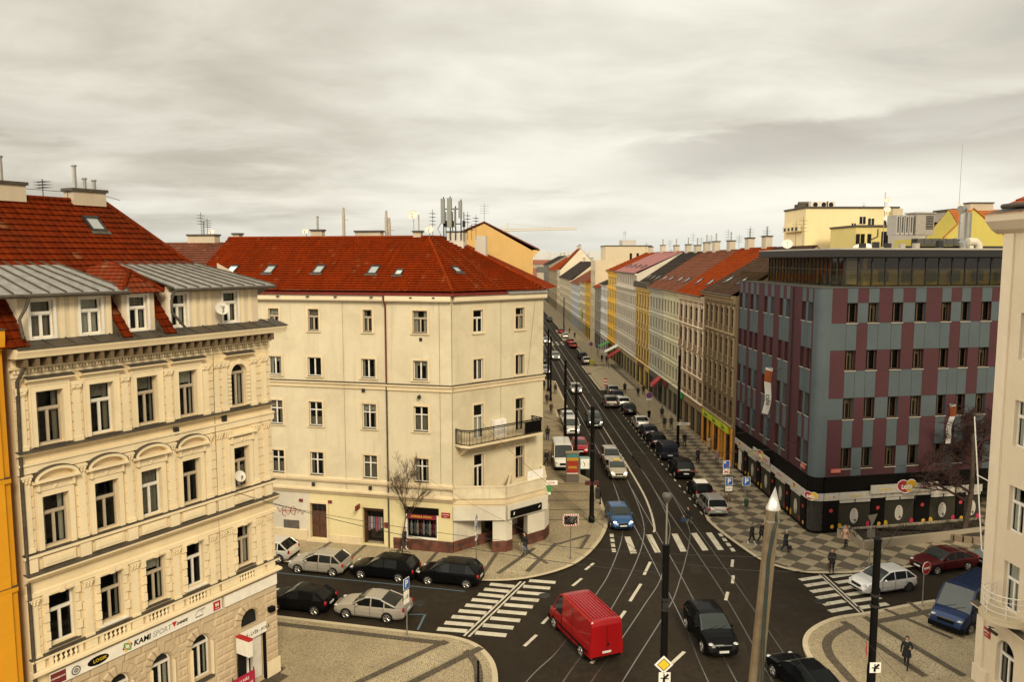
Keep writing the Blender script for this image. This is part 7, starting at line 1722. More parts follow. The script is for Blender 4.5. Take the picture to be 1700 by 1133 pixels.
# ---------------------------------------------------------------- people
def cap(vs_): pass
def person(label,x,y,face,jacket,trousers,phase=.6,h=1.74,hair=(.02,.014,.01),coat=.14,hat=None,bag=None,shoes=(.02,.018,.016),z=.125,skirt=None,scarf=None,arm=None):
    T=thing('person',label,'person',(x,y,z),math.atan2(face[1],face[0]),'people on the pavements')
    k=h/1.74; st=.30*phase
    J={}; E=[]; RR={}
    def j(n,p,r,par=None): J[n]=Vector(p)*k; r=tuple(q*1.12 for q in r) if isinstance(r,tuple) else r*(1.15 if n[:2] in('sh','el') or n[:3] in('hip','kne','cal') else 1); RR[n]=r*k if not isinstance(r,tuple) else (r[0]*k,r[1]*k); 
    lean=.03+.05*abs(phase)
    chain=[('pel',(0,0,.93),(.13,.165)),('wai',(lean*.3,0,1.08),(.115,.15)),('che',(lean*.7,0,1.28),(.125,.185)),('sho',(lean,0,1.42),(.085,.13)),('nek',(lean+.01,0,1.50),.052),('jaw',(lean+.035,0,1.565),.068),('hea',(lean+.03,0,1.65),.088),('top',(lean+.02,0,1.72),.060)]
    for n,p,r in chain: j(n,p,r)
    E+=[(chain[i][0],chain[i+1][0]) for i in range(len(chain)-1)]
    hands=[]
    for sg,nm in ((1,'l'),(-1,'r')):
        s_=st*sg
        j('hip'+nm,(0,sg*.09,.88),.092); kn=(s_*.55+.05,sg*.095,.50); an=(s_*1.05-.02,sg*.095,.095+(.07 if s_<0 else 0)); j('kne'+nm,kn,.062); j('cal'+nm,(kn[0]*.55+an[0]*.45-.02,sg*.095,.32),.058); j('ank'+nm,an,.043); j('toe'+nm,(an[0]+.16,sg*.105,.045),.042)
        E.extend([('pel','hip'+nm),('hip'+nm,'kne'+nm),('kne'+nm,'cal'+nm),('cal'+nm,'ank'+nm),('ank'+nm,'toe'+nm)])
        a_=-s_*.8
        if arm==nm: el=(.12,sg*.27,1.16); wr=(.34,sg*.20,1.22)
        else: el=(lean+a_*.45-.02,sg*.245,1.15); wr=(lean+a_*1.0+.06,sg*.235,.91)
        j('sh'+nm,(lean,sg*.175,1.40),.068); j('el'+nm,el,.050); j('wr'+nm,wr,.036); d=(Vector(wr)-Vector(el)).normalized(); pa=Vector(wr)+d*.075; j('pa'+nm,pa,.038)
        E.extend([('sho','sh'+nm),('sh'+nm,'el'+nm),('el'+nm,'wr'+nm),('wr'+nm,'pa'+nm)]); hands.append((Vector(wr)*k,d,sg,pa*k))
    names=list(J); me=bpy.data.meshes.new('body'); me.from_pydata([J[n] for n in names],[(names.index(a),names.index(b)) for a,b in E],[])
    ob=bpy.data.objects.new('tmp',me); COL.objects.link(ob); md=ob.modifiers.new('s','SKIN'); md.use_smooth_shade=True; sb=ob.modifiers.new('u','SUBSURF'); sb.levels=1; sb.render_levels=1
    for i,n in enumerate(names):
        r=RR[n]; sv=me.skin_vertices[0].data[i]; sv.radius=r if isinstance(r,tuple) else (r,r); sv.use_root=(n=='pel')
    dg=bpy.context.evaluated_depsgraph_get(); dg.update(); ev=bpy.data.meshes.new_from_object(ob.evaluated_get(dg)); bpy.data.objects.remove(ob)
    mb=MB(); mb.v=[tuple(v.co) for v in ev.vertices]; mb.f=[tuple(p.vertices) for p in ev.polygons]; mb.m=[0]*len(mb.f)
    segm={}
    for a,b in E:
        t={'hip':1,'kne':1,'cal':1,'ank':2,'toe':2}.get(b[:3])
        if t is None: t=0
        if b[:2]=='pa': t=3
        if b in('jaw','hea','top'): t=3
        if b[:3]=='hip': t=0 if False else 1
        segm[(a,b)]=t
    for fi,p in enumerate(ev.polygons):
        c=p.center; best=9;bt=0
        for (a,b),t in segm.items():
            A,B=J[a],J[b]; ab=B-A; u=max(0,min(1,(c-A).dot(ab)/ab.length_squared)); d=(c-(A+ab*u)).length
            if b[:3]=='hip': d+=.02
            if d<best: best=d;bt=t
        if bt==1 and c.z>.86*k: bt=0
        mb.m[fi]=bt
    bpy.data.meshes.remove(ev)
    # fingers and thumbs, rooted in the palms
    for wr,d,sg,pa in hands:
        sd=d.cross(Vector((0,1,0))); sd=sd.normalized() if sd.length>.1 else Vector((1,0,0)); inn=Vector((0,-sg,0))
        for q,ln in enumerate((.066,.076,.071,.056)):
            b0=pa+sd*(.012-.017*q+.012)*k+d*.01; m1=b0+d*ln*.55*k+inn*.006; e=m1+d*ln*.40*k+inn*.022*k; mb.tube([b0-d*.03,b0,m1,e],.0085*k,5,.006*k,mi=3)
        b0=pa-d*.03*k+sd*.025*k; mb.tube([b0,b0+sd*.028*k+d*.02*k+inn*.01*k,b0+sd*.034*k+d*.05*k+inn*.02*k],.0095*k,5,.007*k,mi=3)
    # face
    hx=J['hea']; 
    mb.tube([hx+Vector((.082,0,.015))*k,hx+Vector((.108,0,-.018))*k,hx+Vector((.088,0,-.03))*k],.012*k,5,mi=3)
    for sg in (1,-1): mb.ell(tuple(hx+Vector((.083,sg*.034,.012))*k),.012*k,.014*k,.009*k,6,4,4); mb.ell(tuple(hx+Vector((-.005,sg*.088,-.01))*k),.022*k,.012*k,.032*k,6,4,3)
    mb.ell(tuple(hx+Vector((.080,0,-.062))*k),.010*k,.026*k,.007*k,6,4,5)
    cl=lambda c,nm:flat(c,.85,var=.25,name=nm)
    put('body',mb.mesh('body',[cl(jacket,'jacket_cloth'),cl(trousers,'trouser_cloth'),cl(shoes,'shoe_leather'),M['skin'],M['black'],M['darkred']],50),T)
    if hat is not None: 
        m=MB(); m.lathe([(.10,-.02),(.103,.02),(.095,.07),(.06,.11),(.01,.125)],(0,0,0),12); m.xf(Matrix.Translation(hx+Vector((-.008,0,.02))*k)); put('hat',m.mesh('hat',cl(hat,'hat_wool'),50),T)
    else:
        m=MB(); c=hx+Vector((-.022,0,.018))*k; n_=12
        prof=[(.098,-.075),(.104,-.03),(.102,.02),(.088,.065),(.05,.10),(.005,.112)]
        m.lathe([(r*k,z_*k) for r,z_ in prof],tuple(c),n_)
        # leave the face free: push the front of the cap up
        m.v=[(x_ if not(x_-c.x>.03*k and z_-c.z<.03*k) else c.x+.03*k,y_,z_) for x_,y_,z_ in m.v]
        if bag=='long': m.ell((c.x-.06*k,0,c.z-.11*k),.06*k,.085*k,.14*k,10,6)
        put('hair',m.mesh('hair',cl(hair,'hair'),50),T)
    if coat:
        m=MB(); z0=(.93-coat)*k; 
        m.lathe([(.18*k,1.1*k),(.19*k,.95*k),(.225*k,z0+.1),(.235*k,z0),(.20*k,z0+.002)],(0,0,0),16); m.v=[(x_*.85+.02,y_,z_) for x_,y_,z_ in m.v]; put('coat_skirt',m.mesh('coat_skirt',cl(jacket,'jacket_cloth'),50),T)
    if scarf: 
        m=MB(); m.lathe([(.07,-.04),(.095,-.02),(.09,.03),(.06,.045)],tuple(J['nek']),12); put('scarf',m.mesh('scarf',cl(scarf,'scarf_wool'),50),T)
    if bag and bag!='long':
        bl,bc,kind=bag; Rm=T.matrix_basis; wr,d,sg,pa=hands[1]; 
        if kind=='hand':
            B=thing(('shopping_bag' if 'shopping' in bl else 'handbag'),bl,'bag',Rm@(pa+d*.05+Vector((0,0,-.06))),T.rotation_euler.z,'bags carried by people'); m=MB(); m.box(-.16,-.06,-.34,.16,.06,-.06); m.tube([(-.1,0,-.06),(-.07,0,.04),(.07,0,.04),(.1,0,-.06)],.012,5); put('bag_body',m.mesh('bag_body',cl(bc,'bag_cloth')),B)
        else:
            B=thing('backpack',bl,'bag',Rm@Vector((lean*.7-.20,0,1.05*k)),T.rotation_euler.z,'bags carried by people'); m=MB(); m.ell((0,0,.15),.10,.15,.22,10,8); m.tube([(.05,.11,.32),(.14,.12,.36),(.10,.13,.0)],.015,4); m.tube([(.05,-.11,.32),(.14,-.12,.36),(.10,-.13,.0)],.015,4); put('bag_body',m.mesh('bag_body',cl(bc,'bag_cloth'),60),B)
    return T
BK=(.012,.012,.013); NV=(.02,.025,.05); JN=(.07,.09,.13); GY=(.07,.07,.07); BR_=(.10,.07,.045)
person('man in black jacket and blue jeans walking by the arcade pier',*gp(873,926),(-.95,-.3),BK,JN,.9)
person('person in dark clothes standing behind the young tree trunk',*gp(671,917),(1,-.2),BK,GY,.5,shoes=(.6,.6,.58))
person('man in dark jacket crossing the road with a blue bag',*gp(1144,877),(-1,-.1),BK,(.13,.12,.10),.9,z=.02,bag=('bright blue shopping bag in hand of the crossing man',(.02,.05,.16),'hand'))
person('man in black with white trainers strolling by the kerb',*gp(1247,908),(.8,-.6),BK,BK,.8,shoes=(.6,.58,.55),hair=(.10,.07,.04))
person('person in black half hidden by the steel mast',*gp(1263,906),(.8,-.55),BK,BK,.7)
person('grey haired man in long black coat carrying a dark bag',*gp(1303,921),(.75,-.65),BK,BK,.8,coat=.38,hair=(.30,.28,.25),bag=('black briefcase in hand of the grey haired man',BK,'hand'))
person('woman in dark coat waiting at the right hand crossing',*gp(1380,955),(-.2,-1),(.02,.014,.012),BK,.25,coat=.25,hair=(.06,.02,.012),bag=('reddish brown handbag at the side of the waiting woman',(.09,.03,.025),'hand'))
person('woman in pale top with dark jacket round the waist by the planter',*gp(1404,914),(-.9,-.4),(.42,.26,.17),BK,.8,hair=(.25,.10,.04))
person('man in black coat striding across the near right pavement',*gp(1504,1113),(-.55,-.8),BK,BK,.95,coat=.30,scarf=(.35,.30,.25),hair=(.03,.02,.015),arm='l')
for i,(lb,px,py,fc,a,b,kw) in enumerate([
 ('man in dark coat and jeans outside the yellow shop',1136,743,(.1,-1),BK,(.05,.06,.09),dict(coat=.2)),
 ('woman in long dark coat beside the yellow shop window',1158,770,(0,-1),(.016,.014,.02),BK,dict(coat=.4)),
 ('woman in beige coat at the shop door',1177,750,(.3,.9),(.36,.28,.19),BK,dict(coat=.4)),
 ('person in jeans with pink top near the parking signs',1190,772,(-.2,-1),(.26,.18,.16),(.12,.15,.20),dict(hair=(.30,.2,.1))),
 ('person in black with dark red trousers by the bin',1099,697,(0,1),BK,(.10,.015,.02),dict()),
 ('stooping man in dark jacket by the white signpost',1103,713,(-.3,-1),BK,GY,dict(coat=.2)),
 ('person in brown jacket beside the white sign',1114,713,(0,-1),(.05,.035,.025),BK,dict()),
 ('person in black on the smooth paved island',1037,653,(0,-1),BK,BK,dict(coat=.3)),
 ('tall man in black in the group by the shops',1059,660,(.1,-1),BK,BK,dict()),
 ('woman in dark coat in the group by the shops',1068,656,(0,-1),(.02,.018,.02),BK,dict(coat=.3)),
 ('person in black jacket walking down the left pavement',908,672,(.0,-1),BK,BK,dict(coat=.2)),
 ('person in black carrying nothing near the left kerb',922,655,(.0,1),BK,GY,dict()),
 ('man in black walking away close to the left wall',903,648,(0,1),BK,BK,dict()),
 ('person with blue trousers below the balcony railing',909,732,(0,1),BK,(.04,.05,.08),dict()),
 ('man in black coat beside the white delivery van',907,775,(.3,-1),BK,BK,dict(coat=.3)),
 ('person in brown coat on left pavement by the kerb end',915,688,(0,-1),(.05,.025,.02),BK,dict()),
 ('person in black far along the right pavement',999,602,(0,1),BK,BK,dict()),
 ('person in dark coat far along the right pavement',1007,604,(0,-1),BK,BK,dict(coat=.3)),
 ('person in black near the green awning',954,562,(0,-1),BK,BK,dict(coat=.3)),
 ('person crossing far up the street',945,554,(1,0),BK,BK,dict()),
 ('distant person by the far crossing kerb',936,548,(1,.3),GY,BK,dict())]):
    X,Y=gp(px,py,.12); person(lb,X,Y,fc,a,b,.5+.4*RND.random(),1.66+.14*RND.random(),**kw)
# ---------------------------------------------------------------- poles, wires and signs
def zat(px,py,Y): return at(px,py,Y)[1]
def traction(label,x,y,h,r=.15,lamp=False,arm=None,gadgets=True):
    T=thing('tram_pole',label,'pole',(x,y,.1),0,'black tram wire poles')
    m=MB(); m.lathe([(r*1.5,0),(r*1.5,.5),(r*1.15,.6),(r*1.15,2.4),(r,2.5),(r*.95,h-.1),(r*1.1,h-.08),(r*1.1,h),(.02,h+.02)],(0,0,0),14); put('shaft',m.mesh('shaft',M['black'],40),T)
    m=MB(); 
    for z in (h*.62,h*.68): m.lathe([(r*1.25,z),(r*1.25,z+.12)],(0,0,0),14)
    put('clamp_band',m.mesh('clamp_band',M['darkmetal']),T)
    if lamp:
        m=MB(); m.tube([(0,0,h),(0,0,h+2.0)],.045,8); put('lamp_arm',m.mesh('lamp_arm',M['steel'],40),T); m=MB(); m.lathe([(.10,h+2.0),(.22,h+2.25),(.24,h+2.3),(.2,h+2.42),(.05,h+2.46)],(0,0,0),12); put('lamp_head',m.mesh('lamp_head',flat((.10,.09,.08),.5,.2),40),T)
    if arm:
        dx,dy=arm; m=MB(); m.tube([(0,0,h-.3),(0,0,h+.6),(dx*.25,dy*.25,h+1.1),(dx,dy,h+1.15)],.04,6); m.ell((dx*1.1,dy*1.1,h+1.12),.28,.14,.07,8,4); put('lamp_arm',m.mesh('lamp_arm',M['darkmetal'],40),T)
    return T
def plate(T,kind,x,y,z,w=.6,h=.6,ang=0,name='sign_plate'):
    """flat sign facing -y of the frame of T turned by ang"""
    F=(T,Matrix.Translation((x,y,z))@Matrix.Rotation(ang,4,'Z'))
    m=MB(); 
    if kind in ('P','info','text','tram','prio','mirror','noentry','plain','white'):
        pass
    def poly(pts,yy,mat,nm='symbol'): mm=MB(); mm.poly([(a,yy,b) for a,b in pts]); put(nm,mm.mesh(nm,mat),F)
    def rect(w,h,yy,mat,nm='symbol',cx=0,cz=0): poly([(cx-w/2,cz-h/2),(cx+w/2,cz-h/2),(cx+w/2,cz+h/2),(cx-w/2,cz+h/2)],yy,mat,nm)
    def disc(r,yy,mat): poly([(r*math.cos(2*math.pi*q/24),r*math.sin(2*math.pi*q/24)) for q in range(24)],yy,mat)
    def back(pts,mat=None): 
        b=MB(); b.exy(pts,-.012,.012); put(name,b.mesh(name,mat or M['steel']),F)
    R_=[(-w/2,-h/2),(w/2,-h/2),(w/2,h/2),(-w/2,h/2)]
    if kind=='P': back(R_,M['white']); rect(w*.92,h*.92,-.014,M['blue']); text('P',h*.85,M['white'],F,(0,-.018,0),bold=.012,ext=.003)
    elif kind=='Pdis': back(R_,M['white']); rect(w*.9,h*.92,-.014,M['blue']); text('P',h*.42,M['white'],F,(-.12,-.018,h*.22),bold=.01,ext=.003); m.ell((0.05,-.02,-.02),.07,.004,.07,8,4); m.tube([(.05,-.02,-.08),(.05,-.02,-.2),(.2,-.02,-.22)],.025,4); put('symbol',m.mesh('symbol',M['red']),F)
    elif kind=='redx': back(R_,M['white']); mm=MB(); mm.tube([(-w*.36,-.018,-h*.3),(w*.36,-.018,h*.3)],.045,4); mm.tube([(-w*.36,-.018,h*.3),(w*.36,-.018,-h*.3)],.045,4); put('symbol',mm.mesh('symbol',M['red']),F)
    elif kind=='white': back(R_,M['white']); text('8-18 h',h*.45,M['black'],F,(0,-.016,0),ext=.002) if h>.25 else None
    elif kind=='noentry': pts=[(w/2*math.cos(2*math.pi*q/28),w/2*math.sin(2*math.pi*q/28)) for q in range(28)]; back(pts,M['white']); disc(w*.47,-.014,M['red']); rect(w*.7,w*.16,-.018,M['white'])
    elif kind=='nostop': pts=[(w/2*math.cos(2*math.pi*q/28),w/2*math.sin(2*math.pi*q/28)) for q in range(28)]; back(pts,M['white']); disc(w*.48,-.014,M['red']); disc(w*.37,-.016,M['blue']); mm=MB(); mm.tube([(-w*.27,-.02,-w*.27),(w*.27,-.02,w*.27)],.03,4); mm.tube([(-w*.27,-.02,w*.27),(w*.27,-.02,-w*.27)],.03,4); put('symbol',mm.mesh('symbol',M['red']),F)
    elif kind=='prio': q=w*.707; back([(0,-q),(q,0),(0,q),(-q,0)],M['white']); poly([(0,-q*.72),(q*.72,0),(0,q*.72),(-q*.72,0)],-.014,M['black']); poly([(0,-q*.62),(q*.62,0),(0,q*.62),(-q*.62,0)],-.017,M['yellow'])
    elif kind=='tram': back(R_,M['white']); mm=MB(); mm.tube([(-.03,-.018,-h*.36),(-.03,-.018,0),(.1*w,-.018,h*.1),(w*.32,-.018,h*.34)],.055,4); mm.tube([(-w*.34,-.018,0),(-.08,-.018,.0)],.028,4); mm.tube([(.02,-.018,-.02),(w*.34,-.018,-h*.06)],.028,4); mm.tube([(-.03,-.018,.02),(-.03,-.018,h*.36)],.028,4); put('symbol',mm.mesh('symbol',M['black']),F)
    elif kind=='tri': q=w/2; back([(-q,q*.8),(q,q*.8),(0,-q*.9)],M['steel'])
    elif kind=='warn': q=w/2; back([(-q,-q*.8),(q,-q*.8),(0,q*.9)],M['red']); poly([(-q*.66,-q*.6),(q*.66,-q*.6),(0,q*.5)],-.015,M['white'])
    elif kind=='text': back(R_,M['white']); text('Seifertova',h*.62,M['black'],F,(.05,-.016,0),ext=.002,sx=.8); rect(h*.5,h*.5,-.015,M['black'],cx=-w*.42)
    elif kind=='mirror':
        back(R_,M['white']); n=14; mm=MB(); 
        for i in range(n):
            t=i/n; 
            if i%2: continue
            for zz in (-h/2+.05,h/2-.05): mm.box(-w/2+w*t,-.016,zz-.045,-w/2+w*(t+1/n),-.0125,zz+.045)
            for xx in (-w/2+.05,w/2-.05): mm.box(xx-.045,-.0165,-h/2+h*t,xx+.045,-.0125,-h/2+h*(t+1/n))
        put('striped_border',mm.mesh('striped_border',M['red']),F); mm=MB(); N=8
        g_=lambda a,b:(a*(w/2-.1),-.02-.05*(1-a*a*.5-b*b*.5),b*(h/2-.1))
        for i in range(N):
            for k in range(N): a0,a1,b0,b1=-1+2*i/N,-1+2*(i+1)/N,-1+2*k/N,-1+2*(k+1)/N; mm.poly([g_(a0,b0),g_(a1,b0),g_(a1,b1),g_(a0,b1)])
        put('mirror_face',mm.mesh('mirror_face',flat((.45,.45,.44),.03,1,name='mirror_glass',var=.02),60),F)
def signpost(label,x,y,h,plates,cat='sign',z=.12,mat=None,name='sign_post',r=.035,ang=None,bin_=False):
    a=math.atan2(-x,-y)  # unused turn
    T=thing(name,label,cat,(x,y,z),0)
    m=MB(); m.tube([(0,0,0),(0,0,h)],r,8); m.lathe([(.1,0),(.1,.04),(.05,.06)],(0,0,0),10); put('post',m.mesh('post',mat or M['steel'],40),T)
    for k,dz,w,hh,an in plates: plate(T,k,0,-.05,dz,w,hh,an)
    return T
# the big junction pole with lamp and yellow priority sign
x,y=gp(1100,1190); t=traction('black tram pole with lamp and yellow diamond sign in the middle foreground',x,y,zat(1113,905,y)-.1,.17,True)
plate(t,'prio',-.05,-.25,zat(1103,1100,y)-.1,.62,.62); plate(t,'tram',0,-.25,zat(1103,1122,y)-.1,.55,.55); plate(t,'tri',-.1,-.25,zat(1100,1133,y)-.25,.5,.5)
zc_=zat(1108,995,y); m=MB(); m.box(-.13,-.2,zc_-.5,.13,.2,zc_-.2); put('junction_box',m.mesh('junction_box',M['darkmetal']),t)
x,y=gp(1443,1190); t=traction('black tram pole with a white tram sign on the near right pavement',x,y,zat(1460,896,y)-.1,.17)
plate(t,'tram',.05,-.25,zat(1447,1105,y)-.1,.52,.5); plate(t,'warn',-.30,-.05,zat(1440,1077,y)-.1,.75,.7,rad(70))
cx_,cy_=gp(982,870); t=traction('black tram pole with square clock on the left pavement',cx_,cy_,9.6,.17,False,(-.9,.2)); CLK=t
zz=zat(969,769,cy_); 
m=MB(); m.box(-1.02,-.28,zz-.55,-.22,.28,zz+.35); m.box(-.3,-.04,zz+.15,0,.04,zz+.22); m.box(-.3,-.04,zz-.42,0,.04,zz-.35); put('clock_case',m.mesh('clock_case',flat((.22,.32,.28),.5)),t)
m=MB(); m.box(-.94,-.29,zz-.48,-.30,-.281,zz+.28); ck=put('clock_face',m.mesh('clock_face',M['white']),t); m=MB()
for i in range(12): a=2*math.pi*i/12; m.box(-.62+.26*math.sin(a)-.02,-.30,zz-.10+.26*math.cos(a)-.02,-.62+.26*math.sin(a)+.02,-.291,zz-.10+.26*math.cos(a)+.02)
m.tube([(-.62,-.31,zz-.1),(-.74,-.31,zz+.03)],.028,4); m.tube([(-.62,-.31,zz-.1),(-.70,-.31,zz-.32)],.022,4); put('clock_hands',m.mesh('clock_hands',M['black']),ck)
m=MB(); m.box(-.55,-.15,4.0-.85,.55,.15,4.3-.85); m.box(.3,-.2,2.0,.62,.2,2.9,1); put('junction_box',m.mesh('junction_box',[flat((.07,.012,.012)),M['darkmetal']]),t)
for i,(lb,px,py,top,arm) in enumerate([('black tram pole standing by the red small car',956,757,640,(1.3,.2)),('black tram pole left of the white delivery van',938,742,600,None),('black tram pole by the far left parked cars',914,666,560,None),('thin black tram pole beside the far left wall',910,650,548,None),('black tram pole on the right pavement with white name sign',1125,743,592,None),('black tram pole far up the right pavement',936,548,495,None)]):
    x,y=gp(px,py,.12); h=zat(px,top,y); t=traction(lb,x,y,max(6,min(h,11)),.15,False,arm)
    if i==4: plate(t,'text',.55,-.2,zat(1131,705,y),1.5,.32)
# leaning steel mast in the near foreground
Y=18.; x1,z1=at(1287,815,Y); x0,z0=at(1251,1170,Y); sl=(x1-x0)/(z1-z0); xb=x0-sl*z0
T=thing('steel_mast','thick brushed steel mast with pointed cone top leaning in the near foreground','pole',(xb,Y,.1))
m=MB(); n=20; zc=at(1283,853,Y)[1]
def ringp(z,r): return [(sl*z+r*math.cos(2*math.pi*q/n),r*math.sin(2*math.pi*q/n),z) for q in range(n)]
rs=[(0,.21),(3,.20),(zc,.152)]
vs=sum([ringp(z,r) for z,r in rs],[]); m.add(vs,[(i*n+q,i*n+(q+1)%n,(i+1)*n+(q+1)%n,(i+1)*n+q) for i in range(2) for q in range(n)]); put('shaft',m.mesh('shaft',flat((.27,.22,.15),.36,.75,var=.3,name='mast_steel'),50),T)
m=MB(); vs=ringp(zc,.166)+ringp(zc+.03,.166)+[(sl*z1,0,z1)]; m.add(vs,[(q,(q+1)%n,n+(q+1)%n,n+q) for q in range(n)]+[(n+q,n+(q+1)%n,2*n) for q in range(n)]+[tuple(range(n-1,-1,-1))]); put('cone_top',m.mesh('cone_top',flat((.62,.60,.56),.35,.6,name='cone_metal'),30),T)
m=MB(); zb=at(1280,873,Y)[1]; m.lathe([(.172,zb),(.172,zb+.04)],(sl*zb,0,0),18); zb=zb-.0; put('band',m.mesh('band',M['steel'],40),T)
m=MB(); zo=at(1276,860,Y)[1]; P=[(sl*zo+.03,-.14,zo+.05),(sl*zo+.05,-.19,zo-.1),(sl*zo-.02,-.24,zo-.35),(sl*(zo-1)-.06,-.25,zo-1),(sl*(zo-3)+.0,-.27,zo-3),(sl*(zo-4.6)+.12,-.29,zo-4.6),(sl*(zo-7)+.2,-.28,zo-7)]
m.tube(P,.022,6); m.tube([(p[0]-.05,p[1],p[2]) for p in P[2:]],.018,6); m.ell((sl*zo+.03,-.15,zo-.02),.03,.02,.14,8,6); put('cable',m.mesh('cable',flat((.018,.03,.03),.5)),T)
# overhead wires
def wire(label,a,b,sag=.35,r=.015,group='overhead tram wires'):
    a=Vector(a);b=Vector(b); P=[]
    for i in range(13): t=i/12; p=a.lerp(b,t); p.z-=sag*4*t*(1-t); P.append(tuple(p))
    m=MB(); m.tube(P,r,4); return tag(put('overhead_wire',m.mesh('overhead_wire',M['cable'])),label,'wire',group)
for xx,lb in ((11.9,'contact wire over the left tram track'),(15.3,'contact wire over the right tram track')):
    wire(lb,(xx,-5,5.6),(xx,400,5.6),0,.009)
x1_,y1_=gp(1100,1190); x2_,y2_=gp(1443,1190)
wire('span wire between the two near tram poles',(x1_,y1_,7.6),(x2_,y2_,7.4),.4)
wire('span wire from the middle pole to the cream corner house',(x1_,y1_,7.2),(-1.2,57.6,9.3),.5)
wire('span wire from the middle pole to the stucco house',(x1_,y1_,7.0),(-13,37,10.5),.6)
wire('span wire from the right tram pole to the purple block',(x2_,y2_,7.6),(36,61.3,8.2),.5)
wire('span wire over the main street between clock pole and purple block',(cx_,cy_,6.6),(24.2,66,7.3),.4)
wire('span wire over the main street before the white van',(cx_,cy_,7.6),(24.2,74,8.2),.5)
wire('span wire over the street at the yellow shop',gp(956,757)+(7.4,),gp(1125,743)+(7.6,),.5)
wire('span wire over the street at the paved island',gp(938,742)+(8.0,),(24,118,8.5),.5)
wire('span wire far up the street',(4.0,150,8.5),(24,150,8.5),.5)
wire('span wire from clock pole to the cream corner house',(cx_,cy_,7.9),(3.6,61.8,9.0),.2)
wire('span wire from the middle pole to the clock pole',(x1_,y1_,7.5),(cx_,cy_,7.4),.5)
wire('span wire from right tram pole to the clock pole',(x2_,y2_,7.0),(cx_,cy_,7.0),.7)
wire('span wire low over the zebra crossing',(cx_,cy_,6.2),(24.3,61.5,6.6),.5)
wire('curved contact wire over the left turning track',(11.2,62.5,5.6),(4.2,41.8,5.6),.0,.011)
wire('curved contact wire over the right turning track',(13.8,60.5,5.6),(7.4,41.8,5.6),.0,.011)
wire('feeder wire crossing the near junction from the stucco house',(-12,38.4,9.5),(x2_,y2_,7.8),.9,.012)
wire('slack cable from cream facade to the middle pole',(-7.5,56.9,6.9),(x1_,y1_,6.4),.7,.009)
# ---------------------------------------------------------------- signs on posts
x,y=gp(676,1062); signpost('blue parking sign post beside the silver saloon','%f'%0 and x,y,zat(674,965,y),[],'sign') if 0 else None
t=signpost('tall blue parking sign post beside the silver saloon',x,y,zat(674,960,y)-.1,[]); 
plate(t,'P',0,-.05,zat(674,970,y)-.1,.55,.65,rad(62)); plate(t,'white',0,-.05,zat(674,992,y)-.1,.5,.75,rad(62))
x,y=gp(791,949); t=signpost('sign post with edge on blue sign by the left crossing',x,y,zat(791,855,y)-.1,[]); plate(t,'P',0,-.05,zat(791,868,y)-.1,.6,.9,rad(75)); plate(t,'white',0,-.05,zat(791,890,y)-.1,.5,.6,rad(75))
x,y=gp(947,931); t=signpost('traffic mirror with red and white striped border on its post',x,y,zat(947,855,y)-.1,[],'traffic mirror',name='traffic_mirror',mat=flat((.13,.11,.09),.5)); plate(t,'mirror',0,-.06,zat(947,864,y)-.1,1.15,.85,rad(4))
x,y=gp(1203,833); t=signpost('parking post with disabled sign and red cross plate',x,y,zat(1206,768,y)-.1,[]); plate(t,'Pdis',.05,-.05,zat(1206,772,y)-.1,.6,.72); plate(t,'redx',.05,-.05,zat(1206,784,y)-.1,.58,.45)
m=MB(); m.lathe([(.55,.0),(.5,.18),(.2,.24)],(0,0,0),12); put('base',m.mesh('base',M['wood'],40),t)
x,y=gp(1209,838); t=signpost('blue parking sign with white panel by the post base',x,y,zat(1209,794,y)-.1,[]); plate(t,'P',0,-.05,zat(1209,800,y)-.1,.62,.7); plate(t,'white',0,-.05,zat(1209,812,y)-.1,.6,.42)
x,y=gp(1236,862); t=signpost('blue parking sign on a thin post with green litter bin',x,y,zat(1237,792,y)-.1,[]); plate(t,'P',.05,-.05,zat(1237,800,y)-.1,.64,.72)
m=MB(); m.lathe([(.15,.95),(.2,1.55),(.2,1.6),(.16,1.62)],(.05,-.2,0),12); put('litter_bin',m.mesh('litter_bin',flat((.02,.05,.02),.6),40),t)
x,y=gp(1077,698); t=signpost('no stopping sign on a post with litter bin',x,y,zat(1077,655,y)-.1,[]); plate(t,'nostop',0,-.05,zat(1077,657,y)-.1,.85,.85); plate(t,'white',0,-.05,zat(1077,664,y)-.1,.8,.28); m=MB(); m.lathe([(.16,.3),(.24,1.1),(.24,1.15),(.18,1.17)],(0,-.2,0),12); put('litter_bin',m.mesh('litter_bin',M['black'],40),t)
x,y=gp(1531,1010); t=signpost('red no entry sign in front of the blue van',x,y,zat(1538,935,y)-.1,[]); plate(t,'noentry',.1,-.06,zat(1538,944,y)-.1,.8,.8,rad(27))
x,y=gp(1443,940); t=signpost('grey triangle give way sign seen from the back by the planted bed',x,y,zat(1447,856,y)-.1,[]); plate(t,'tri',.05,-.05,zat(1448,864,y)-.1,.95,.9,rad(25)); m=MB(); m.box(-.25,-.02,zat(1447,882,y)-.6,.3,.02,zat(1447,882,y)); put('sign_plate',m.mesh('sign_plate',M['steel']),t)
x,y=gp(1005,647); t=signpost('red and white striped post on the paved island corner',x,y,1.6,[]); m=MB(); 
for k in range(5): m.box(-.22,-.05,.5+k*.25,.22,-.02,.5+k*.25+.25,k%2)
put('sign_plate',m.mesh('sign_plate',[M['red'],M['white']]),t)
x,y=gp(983,607); t=signpost('yellow grit bin at the end of the paved island',x,y,1.0,[],'bin',name='grit_bin'); m=MB(); m.block(-.5,-.35,.02,.5,.35,1.05,.05); put('bin_body',m.mesh('bin_body',flat((.45,.40,.05),.6)),t)
